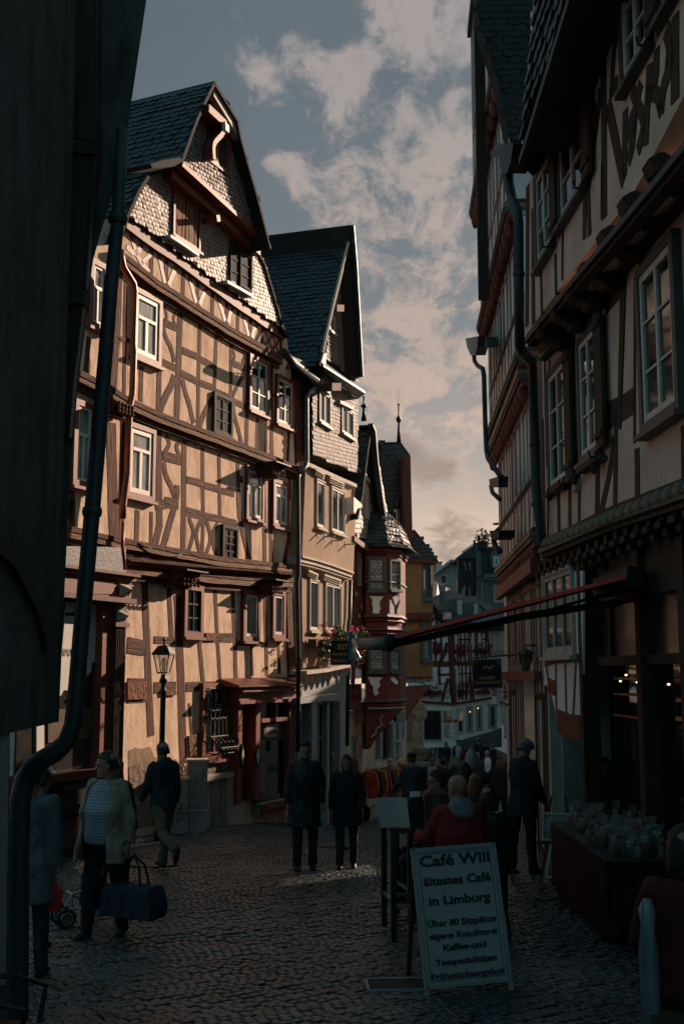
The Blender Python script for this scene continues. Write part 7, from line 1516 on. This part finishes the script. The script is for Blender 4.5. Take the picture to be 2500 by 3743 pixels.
def stall():
    x0, x1, y0, y1, h = 2.57, 3.42, 11.6, 14.6, .80; z = zg(13)
    t = empty('market_table', 'long table under a dark red cloth set out with cellophane bags', 'table', ((x0+x1)/2, (y0+y1)/2, z)); w, d = (x1-x0)/2, (y1-y0)/2
    m = MB(); n = 120; per = []
    for i in range(n):
        s = i/n*4; k = int(s); f = s-k; c = [(-w, -d), (w, -d), (w, d), (-w, d)]; a, b = c[k], c[(k+1) % 4]; per.append((a[0]+(b[0]-a[0])*f, a[1]+(b[1]-a[1])*f))
    rings = []
    for j in range(7):
        q = j/6; rings.append([(x*(1+.02*q)+.035*q*math.sin(i*1.9)*(1 if abs(x) > w*.99 else .2), y*(1+.01*q)+.035*q*math.sin(i*1.3)*(1 if abs(y) > d*.99 else .2), h-.0-q*.72) for i, (x, y) in enumerate(per)])
    m.loft(rings, False); m.obj('tablecloth', cloth((.045, .008, .010)), t, True); MB().box((-w, -d, h), (w, d, h+.012)).obj('table_top', mat('dark_board', (.035, .038, .04), .35, .2, 4, .1), t)
    for x in (-w+.08, w-.08):
        for y in (-d+.1, d-.1): MB().box((x-.025, y-.025, zg((y0+y1)/2+y)-z), (x+.025, y+.025, h-.01)).obj('leg', 'iron', t)
    cel = bpy.data.materials.new('cellophane'); cel.use_nodes = True; b = cel.node_tree.nodes['Principled BSDF']; b.inputs['Base Color'].default_value = (.22, .23, .23, 1); b.inputs['Roughness'].default_value = .12; b.inputs['Alpha'].default_value = .26; M['cellophane'] = cel
    rnd = random.Random(8); protos = []
    kinds = (('gift_bag', 'clear cellophane gift bag of sweets tied with a red ribbon, on the market table', cloth((.30, .02, .02))), ('gift_bag', 'clear cellophane gift bag of biscuits tied with a pale ribbon, on the market table', cloth((.45, .42, .36))))
    for i in range(84):
        k = i % 2; px = rnd.uniform(x0+.12, x1-.1) if i > 8 else x0+.35; py = y0+.12+(y1-y0-.5)*((i*.618) % 1.0)
        if i < 2:
            g = empty(kinds[k][0], kinds[k][1], 'gift bag', (0, 0, 0), 0, 'cellophane gift bags'); H_ = .2
            rg = [[Vector((r*(1+.14*math.sin(5*q*.449+zz*40)+rnd.uniform(-.06, .06))*math.cos(q*.449), r*.75*(1+rnd.uniform(-.1, .1))*math.sin(q*.449), zz)) for q in range(14)] for zz, r in ((0, .055), (.03, .062), (.10, .060), (.15, .040), (.17, .014), (.20, .035), (.25, .055))]
            MB().loft(rg, False).obj('wrapper', 'cellophane', g); MB().lathe([(.01, .005), (.05, .01), (.052, .07), (.03, .11), (.002, .115)], 9).obj('contents', cloth((.10, .05, .03)) if k else cloth((.13, .10, .08)), g)
            m = MB(); m.lathe([(.017, .163), (.019, .17), (.017, .177)], 8)
            for s in (-1, 1): m.tube([(0, -.015, .17), (s*.035, -.03, .19), (s*.04, -.03, .165), (0, -.018, .168)], .006, 5); m.tube([(0, -.015, .17), (s*.02, -.035, .12)], .005, 4)
            m.obj('ribbon', kinds[k][2], g); protos.append(g)
        else:
            p = protos[k]; g = p.copy(); COL.objects.link(g)
            for ch in list(p.children): cc = ch.copy(); COL.objects.link(cc); cc.parent = g
        g.location = (px, py, z+h+.013); s = rnd.uniform(.75, 1.3); g.scale = (s, s, s); g.rotation_euler = (rnd.uniform(-.1, .1), rnd.uniform(-.1, .1), rnd.uniform(0, 6))
    tr = MB().box((-.11, -.2, 0), (.11, .2, .012)).box((-.12, -.21, .012), (-.108, .21, .035)).box((.108, -.21, .012), (.12, .21, .035)).box((-.108, -.21, .012), (.108, -.198, .035)).box((-.108, .198, .012), (.108, .21, .035)).obj('tray', 'steel'); tr.location = (x0+.15, y0+1.35, z+h+.014); tag(tr, 'shiny steel tray on the street edge of the market table', 'tray')
    for i, (dx, dz, w_, hh, tilt, lb, c1, c2) in enumerate(((2.78, .55, .42, .36, -14, 'framed pale landscape picture leaning beside the market stall', (.30, .33, .33), (.12, .10, .08)), (2.72, .12, .34, .42, -20, 'framed reddish picture leaning low beside the market stall', (.28, .13, .08), (.08, .10, .09)))):
        q = empty('framed_picture', lb, 'picture', (dx, 15.25-.25*i, zg(15.2)+dz), R(-18-20*i)); q.rotation_euler = (R(tilt), 0, R(-18-20*i)); m = MB()
        for a, b_ in (((-w_/2, 0), (w_/2, .03)), ((-w_/2, hh-.03), (w_/2, hh)), ((-w_/2, .03), (-w_/2+.03, hh-.03)), ((w_/2-.03, .03), (w_/2, hh-.03))): m.box((a[0], -.02, a[1]), (b_[0], .02, b_[1]))
        m.obj('frame', 'lightstone', q); MB().box((-w_/2+.03, -.008, .03), (w_/2-.03, .008, hh-.03)).obj('canvas', mat('daubed_canvas_%d' % i, c1, .8, .3, 7, .2, 20, col2=c2), q)
    e = empty('easel', 'low wooden easel holding the framed pictures by the stall', 'easel', (2.78, 15.32, zg(15.3)), R(-18)); 
    for x in (-.22, .22): MB().tube([(x, .0, 0), (x*.4, .22, 1.1)], .016, 6).obj('leg', 'midwood', e)
    MB().box((-.26, -.06, .50), (.26, .04, .545)).obj('ledge', 'midwood', e)
stall()
def hanging_signs():
    c = at(1400+990/2.608, 1850+1600/2.608, 22.0); k = 22.0/FPX/2.608; t = empty('gallery_sign', 'black hanging board with gold scrolls and GALERIE WOHNTRAUM lettering', 'sign', c); t.rotation_euler = (0, R(-3), 0)
    w, h = 130*k, 128*k; MB().box((-w, -.015, -h), (w, .015, h)).obj('board', 'black', t); m = MB()
    for a, b in (((-w-.02, -h-.02), (w+.02, -h)), ((-w-.02, h), (w+.02, h+.02)), ((-w-.02, -h), (-w, h)), ((w, -h), (w+.02, h))): m.box((a[0], -.022, a[1]), (b[0], .022, b[1]))
    m.obj('frame', mat('brown_frame', (.16, .065, .035), .6, .2, 5, .2), t); gd = mat('dull_gilt', (.34, .25, .13), .5, .2, 6, 0)
    text('GALERIE', 38*k, t, gd, (0, -.02, -38*k), bold=.002); text('WOHNTRAUM', 38*k, t, gd, (0, -.02, -82*k), sx=.92, bold=.002); m = MB()
    for s in (-1, 1): m.tube([(s*(w-.03-.05*math.cos(a*.5)*(1-a/16)), -.02, h-.06+.05*math.sin(a*.5)*(1-a/16)) for a in range(14)], .006, 4)
    m.tube([(-.2*w+.0, -.02, .35*h), (.0, -.02, .55*h), (.3*w, -.02, .45*h), (.55*w, -.02, .62*h)], .007, 4)
    for a in range(5): m.ball((-.2*w+a*.16*w, -.02, (.45+.1*math.sin(a*2))*h), .022, 6, 4, (1.4, .3, .7))
    m.obj('scrollwork', gd, t); MB().tube([(-w-.04, 0, h+.06), (w+.35, 0, h+.075)], .018, 8).obj('rod', 'zinc', t); MB().tube([(-w*.7, 0, h+.02), (-w*.7, 0, h+.06)], .006, 4).tube([(w*.7, 0, h+.02), (w*.7, 0, h+.06)], .006, 4).obj('hanger', 'iron', t)
    c = at(1400+1155/2.608, 1850+1895/2.608, 25.5); k = 25.5/FPX/2.608; t = empty('pizza_sign', 'curved black hanging sign with white gothic Pizza lettering', 'sign', c); MB().prism([(-48*k, 30*k), (-30*k, -10*k), (10*k, -32*k), (50*k, -36*k), (56*k, 6*k), (20*k, 12*k), (-10*k, 30*k)], -.015, .015).obj('board', 'black', t)
    o = text('Pizza', 46*k, t, 'paper', (4*k, -.02, -8*k), bold=.003, sx=.8); o.rotation_euler = (math.pi/2, R(20), 0); MB().tube([(-20*k, 0, 30*k), (-10*k, 0, 80*k), (60*k, 0, 84*k)], .012, 5).obj('bracket', 'iron', t)
    c = at(1400+1158/2.608, 1850+1672/2.608, 25.0); k = 25.0/FPX/2.608; t = empty('shop_plate', 'small dark sign plate with white letters beside the gallery board', 'sign', c); MB().box((-28*k, -.012, -20*k), (34*k, .012, 20*k)).obj('plate', 'black', t); text('Shu', 34*k, t, 'paper', (2*k, -.016, 0), bold=.002)
    c = at(1400+1160/2.608, 1850+1772/2.608, 26.0); k = 26.0/FPX/2.608; t = empty('flag', 'white banner with a red cross hanging under the gallery board', 'flag', c); me = MB(); vs = [(x*k, .015*math.sin(x*.15+z*.03), z*k) for z in (-75, -40, 0, 40, 72) for x in (-26, -10, 6, 26)]; me.raw(vs, [(r*4+q, r*4+q+1, r*4+q+5, r*4+q+4) for r in range(4) for q in range(3)]).obj('cloth', 'paper', t, True)
    MB().box((-8*k, -.03, -75*k), (8*k, -.02, 72*k)).box((-26*k, -.031, -8*k), (26*k, -.021, 8*k)).obj('cross', 'petal_red', t)
    lt = at(1400+1100/2.608, 1850+1830/2.608, 26.5); m = MB(); k = 26.5/FPX/2.608
    for x in (-18, 0, 18): m.box(((x-2.5)*k, -.01, -95*k), ((x+2.5)*k, .01, 95*k))
    for z in (-60, 0, 60): m.box((-18*k, -.008, (z-2)*k), (18*k, .008, (z+2)*k))
    o = m.obj('iron_grid', 'iron'); o.location = lt; tag(o, 'narrow black iron trellis hanging beside the red cross banner', 'trellis')
    # wall lantern on the tall house
    c = at(1400+1357/2.608, 1850+1480/2.608, 18.6); k = 18.6/FPX/2.608; t = empty('wall_lantern', 'amber-glazed wall lantern on an iron arm under the jettied house', 'lantern', c)
    r4 = lambda r, z: [(r*math.cos(q*math.pi/3+.3), r*math.sin(q*math.pi/3+.3), z) for q in range(6)]
    MB().loft([r4(.05, -95*k), r4(.115, 70*k)]).obj('glazing', mat('amber_glass', (.12, .085, .035), .25, .3, 4, 0, spec=.6), t); MB().loft([r4(.17, 68*k), r4(.16, 78*k), r4(.05, 112*k), r4(.01, 122*k)]).obj('roof', 'dullzinc', t); m = MB()
    for q in range(6): m.tube([r4(.053, -95*k)[q], r4(.118, 70*k)[q]], .008, 4)
    m.obj('frame', 'iron', t); MB().tube([(0, 0, 122*k), (0, 0, 150*k), (.3, .05, 150*k), (.75, .1, 120*k)], .014, 6).obj('arm', 'iron', t)
    # lantern-like floodlight fixed to the ochre house
    c = at(1400+605/2.608, 1850+1050/2.608, 37.2); t = empty('floodlight', 'glass floodlight on a short arm at the corner of the ochre house', 'floodlight', c); MB().box((-.10, -.12, -.12), (.16, .12, .13)).obj('housing', 'iron', t); MB().box((-.085, -.135, -.1), (.145, -.121, .11)).obj('lens', 'glass_lead', t); MB().tube([(-.1, 0, .05), (-.35, .1, .1)], .02, 5).obj('arm', 'iron', t)
hanging_signs()
def rail_of_clothes():
    p = at(1342, 2950, 30.2); p.z = zg(30.2, p.x); ang = math.atan2(.95, .62); t = empty('clothes_rail', 'chrome clothes rail outside the red oriel house', 'clothes rail', p, ang); L = 1.6
    MB().tube([(0, 0, 1.42), (L, 0, 1.42)], .014, 6).tube([(0, .0, 1.42), (0, 0, .08)], .014, 6).tube([(L, 0, 1.42), (L, 0, .08)], .014, 6).obj('rail', 'steel', t); MB().tube([(0, -.3, .05), (0, .3, .05)], .014, 6).tube([(L, -.3, .05), (L, .3, .05)], .014, 6).tube([(0, 0, .1), (L, 0, .1)], .012, 6).obj('base', 'steel', t)
    cols = (((.36, .055, .03), 'orange-red jacket at the near end of the clothes rail', .78), ((.02, .025, .03), 'black jacket next to the orange-red one on the clothes rail', .8), ((.28, .14, .03), 'ochre jacket in the middle of the clothes rail', .8), ((.30, .03, .04), 'crimson jacket behind the ochre one on the clothes rail', .82), ((.05, .055, .03), 'olive coat past the crimson jacket on the clothes rail', 1.05), ((.20, .10, .03), 'brown coat next to last on the clothes rail', 1.1), ((.48, .12, .025), 'long bright orange coat at the far end of the clothes rail', 1.15))
    for i, (c, lb, ln) in enumerate(cols):
        x = .12+i*.22; w = Matrix.Rotation(ang, 4, 'Z') @ Vector((x, 0, 1.40)); g = empty('hanging_jacket', lb, 'jacket', p+w, ang+R(90)+random.uniform(-.15, .15), 'jackets on the clothes rail'); m = MB()
        m.loft([[(q.x, q.y, z) for q in ell((0, 0, 0), a, b, 16)] for z, a, b in ((-.06, .05, .035), (-.10, .17, .05), (-.25, .20, .075), (-.5, .20, .075), (-ln, .23, .085))])
        for s in (-1, 1): limb(m, [(s*.17, 0, -.13), (s*.25, .0, -.42), (s*.24, -.02, -.68)], [.06, .055, .045])
        me = remesh(m, .022, 2, .016, 10, i); mesh_obj(me, 'garment', cloth(c), g); MB().tube([(-.17, 0, -.1), (0, 0, -.03), (.17, 0, -.1)], .008, 5).tube([(0, 0, -.03), (0, 0, .02), (.025, 0, .035)], .005, 5).obj('hanger', 'steel', g)
    for i, (c, lb) in enumerate((((.05, .02, .02), 'dark red garment hanging in the shop doorway by the clothes rail'), ((.03, .05, .06), 'teal garment hanging in the shop doorway by the clothes rail'))):
        q = at(1290+i*8, 2775, 29.0+.3*i); g = empty('hanging_garment', lb, 'garment', q, 1.0, 'garments in the doorway'); m = MB(); m.loft([[(e.x, e.y, z) for e in ell((0, 0, 0), a, b, 12)] for z, a, b in ((0, .05, .03), (-.06, .15, .05), (-.4, .16, .06), (-.8, .19, .06))]); me = remesh(m, .024, 2, .014, 10, i); mesh_obj(me, 'cloth', cloth(c), g); MB().tube([(0, 0, 0), (0, 0, .06)], .005, 4).obj('hook', 'steel', g)
    p2 = at(1450, 2900, 31.0); p2.z = zg(31.5, p2.x); t = empty('clothes_rail', 'second chrome clothes rail with bare hangers behind the red-jacketed woman', 'clothes rail', p2+Vector((.15, 1.2, 0)), ang-.5); MB().tube([(0, 0, .05), (0, 0, 1.45), (1.3, 0, 1.45), (1.3, 0, .05)], .014, 6).obj('rail', 'steel', t); m = MB()
    for i in range(9): x = .1+i*.13; m.tube([(x, -.18, 1.33), (x, 0, 1.41), (x, .18, 1.33)], .008, 4)
    m.obj('hanger_row', 'steel', t)
rail_of_clothes()
def square_things():
    # poster stand
    c = at(1400+668/2.608, 1850+2242/2.608, 55.0); Pm = lambda x, y, Y=55.0: at(1400+x/2.608, 1850+y/2.608, Y)-c; t = empty('poster_stand', 'two-sided white poster stand with a portrait and red headings before the inn', 'poster stand', c)
    k = 55.0/FPX/2.608; Hh = 296*k; W1 = 100*k
    MB().box((-W1, 0, 0), (0, .05, Hh)).obj('panel', 'paper', t); o = MB().box((0, 0, 0), (.55, .05, Hh)).obj('panel', 'paper', t); o.rotation_euler = (0, 0, R(62))
    MB().box((-W1+.04, -.012, Hh*.68), (-.04, -.004, Hh*.97)).obj('portrait', mat('portrait_print', (.45, .34, .28), .6, .5, 2.2, 0, col2=(.05, .045, .05)), t); MB().ball((-.18, -.01, Hh*.86), .17, 12, 8, (.75, .1, 1)).obj('portrait_face', mat('print_skin', (.5, .36, .29), .6, .1, 3, 0), t)
    MB().box((-W1+.02, -.016, Hh*.58), (-.02, -.006, Hh*.68)).obj('red_heading', mat('poster_red', (.42, .05, .04), .6, .1, 4, 0), t); m = MB(); rn = random.Random(3)
    for i in range(11): z = Hh*(.53-i*.042); m.box((-W1+.06, -.012, z), (-W1+.06+(W1-.12)*rn.uniform(.6, 1), -.004, z+Hh*.016))
    m.obj('text_lines', 'ink', t); o = MB().box((.05, -.012, Hh*.58), (.5, -.004, Hh*.68)).obj('red_heading', mat('poster_red', (.42, .05, .04)), t); o.rotation_euler = (0, 0, R(62))
    # stone figure with basin at the ochre house
    p = at(1400+310/2.608, 2463, 47.0); z = zg(47.0); t = empty('stone_statue', 'weathered stone figure on a pedestal at the corner of the ochre house', 'statue', (p.x, 47.0, z)); k = 47.0/FPX/1.96; m = MB()
    m.lathe([(.42, 0), (.40, .5), (.30, .6), (.30, 1.9), (.36, 2.0)], 14); MB().lathe([(.42, 0), (.40, .5), (.30, .6), (.28, 1.5), (.36, 1.6), (.36, 1.7)], 10).obj('pedestal', 'stone', t)
    m = MB(); m.loft([[(q.x, q.y, zz) for q in ell((x, 0, 0), a, b, 14)] for zz, a, b, x in ((1.7, .30, .26, 0), (2.3, .27, .24, .02), (2.9, .22, .2, .0), (3.3, .27, .2, -.03), (3.6, .25, .17, -.02), (3.75, .1, .1, 0))]); m.ball((0.02, -.02, 3.92), .17, 12, 8, (.85, .95, 1.15)); limb(m, [(-.25, 0, 3.55), (-.36, -.1, 3.2), (-.1, -.25, 3.1)], [.1, .085, .07]); limb(m, [(.23, 0, 3.55), (.38, -.05, 3.25), (.33, -.1, 2.9)], [.1, .085, .07]); me = remesh(m, .04, 2, .05, 5); mesh_obj(me, 'figure', mat('pale_sandstone', (.30, .21, .15), .9, .3, 4, .5, 12), t)
    p = gp(1200+668/1.96, 2400+740/1.96); t = empty('planter_tub', 'round pale concrete planter tub in the square', 'planter', p); MB().lathe([(.42, 0), (.52, .10), (.55, .62), (.58, .66), (.50, .66), (.46, .5), (.0, .48)], 20).obj('tub', 'lightstone', t, True); leafmass((0, 0, .62), .34, 160, .12, random.Random(5), (1, 1, .5)).obj('foliage', 'leaf_dark', t)
    p = gp(1200+590/1.96, 2400+690/1.96); t = empty('potted_tree', 'leafy potted tree beside the stone figure', 'plant', p); MB().lathe([(.28, 0), (.38, .5), (.36, .55)], 12).obj('pot', mat('terracotta', (.28, .11, .06), .8, .2, 5, .2), t); m = MB()
    for i in range(7): a = i*.9; m.tube([(0, 0, .5), (.1*math.cos(a), .1*math.sin(a), 1.2), (.35*math.cos(a), .3*math.sin(a), 1.9+.15*(i % 3))], [.035, .025, .012], 5)
    m.obj('stem', 'darkwood', t); m = MB(); rn = random.Random(6)
    for i in range(26): leafmass((rn.gauss(0, .3), rn.gauss(0, .3), 1.75+rn.gauss(0, .38)), .22, 26, .17, rn, m=m)
    m.obj('foliage', 'leaf', t)
    # shopping trolley by the man with the holdall
    p = gp(231, 3382); t = empty('shopping_trolley', 'small two-wheeled trolley frame pulled behind the man with the holdall', 'trolley', p, .5); 
    for y in (-.14, .14):
        w = MB().tube([(.085*math.cos(a*.393), y, .085+.085*math.sin(a*.393)) for a in range(17)], .018, 6).obj('wheel', 'black', t); MB().lathe([(.06, -.006), (.06, .006)], 14).obj('rim', 'steel', w)
        r = w.children[0]; r.rotation_euler = (math.pi/2, 0, 0); r.location = (0, y, .085)
    MB().tube([(0, -.14, .085), (0, .14, .085)], .01, 6).tube([(.0, -.12, .09), (.12, -.10, .28), (.40, -.08, .12)], .012, 6).tube([(.0, .12, .09), (.12, .10, .28), (.40, .08, .12)], .012, 6).tube([(.06, -.11, .20), (.06, -.11, .32), (.22, -.1, .36)], .012, 6).tube([(.06, -.11, .32), (.06, .11, .32)], .012, 6).obj('frame', 'steel', t)
    MB().lathe([(.10, .14), (.13, .2), (.12, .5), (.05, .55)], 10, (.30, 0, 0)).obj('bag', cloth((.014, .016, .02)), t)
    # bistro chair arm at the lower left corner, wrapped umbrella at the right
    t = empty('bistro_chair', 'black wrought-iron bistro chair cut by the lower left corner', 'chair', (-1.62, 5.75, zg(5.75)), 1.6); MB().lathe([(.0, .44), (.20, .445), (.205, .46), (.0, .465)], 18).obj('seat', 'iron', t)
    for k in range(4): a = k*1.571+.78; MB().tube([(.17*math.cos(a), .17*math.sin(a), .44), (.21*math.cos(a), .21*math.sin(a), 0)], .012, 6).obj('leg', 'iron', t)
    MB().tube([(-.2, .1, .45), (-.22, .12, .66), (0, -.0+.2, .70), (.22, .12, .66), (.2, .1, .45)], .014, 6).tube([(.19, -.14, .45), (.22, -.16, .62), (.24, .0, .66), (.22, .12, .66)], .014, 6).tube([(-.19, -.14, .45), (-.22, -.16, .62), (-.24, .0, .66), (-.22, .12, .66)], .014, 6).obj('armrest', 'iron', t)
    MB().tube([(-.2, .12, .45), (-.2, .24, .92), (0, .27, .98), (.2, .24, .92), (.2, .12, .45)], .014, 6).obj('backrest', 'iron', t)
    q = at(2370, 3500, 6.3); t = empty('folded_parasol', 'folded parasol in a pale plastic sleeve standing beside the guest at the right edge', 'parasol', (q.x, 6.3, zg(6.3))); z0 = .1; m = MB()
    rn = random.Random(2); rg = [[(r*(1+rn.uniform(-.25, .25))*math.cos(k*.524), r*(1+rn.uniform(-.25, .25))*math.sin(k*.524), zz) for k in range(12)] for zz, r in ((.10, .015), (.2, .03), (.45, .042), (.75, .046), (.88, .042), (.96, .046), (1.02, .02))]
    m.loft(rg).obj('sleeve', mat('cloudy_plastic', (.10, .13, .14), .25, .4, 4, .5, 6, spec=.7), t, True); MB().lathe([(.008, 0), (.010, .12)], 6).obj('tip', 'steel', t)
    # stools for those who sit low
    for (lx, ly), lb in (((1.84, 6.4), 'wooden chair under the guest in red at the right edge'),):
        t = empty('cafe_chair', lb, 'chair', (lx, ly, zg(ly)), R(-14)); MB().box((-.2, -.2, .42), (.2, .2, .455)).obj('seat', 'darkwood', t)
        for x in (-.18, .18):
            for y in (-.18, .18): MB().box((x-.02, y-.02, 0), (x+.02, y+.02, .42 if y < 0 else .92)).obj('leg', 'darkwood', t)
        MB().box((-.16, .165, .7), (.16, .195, .9)).obj('backrest', 'darkwood', t)
square_things()

bpy.data.scenes.remove(TS)
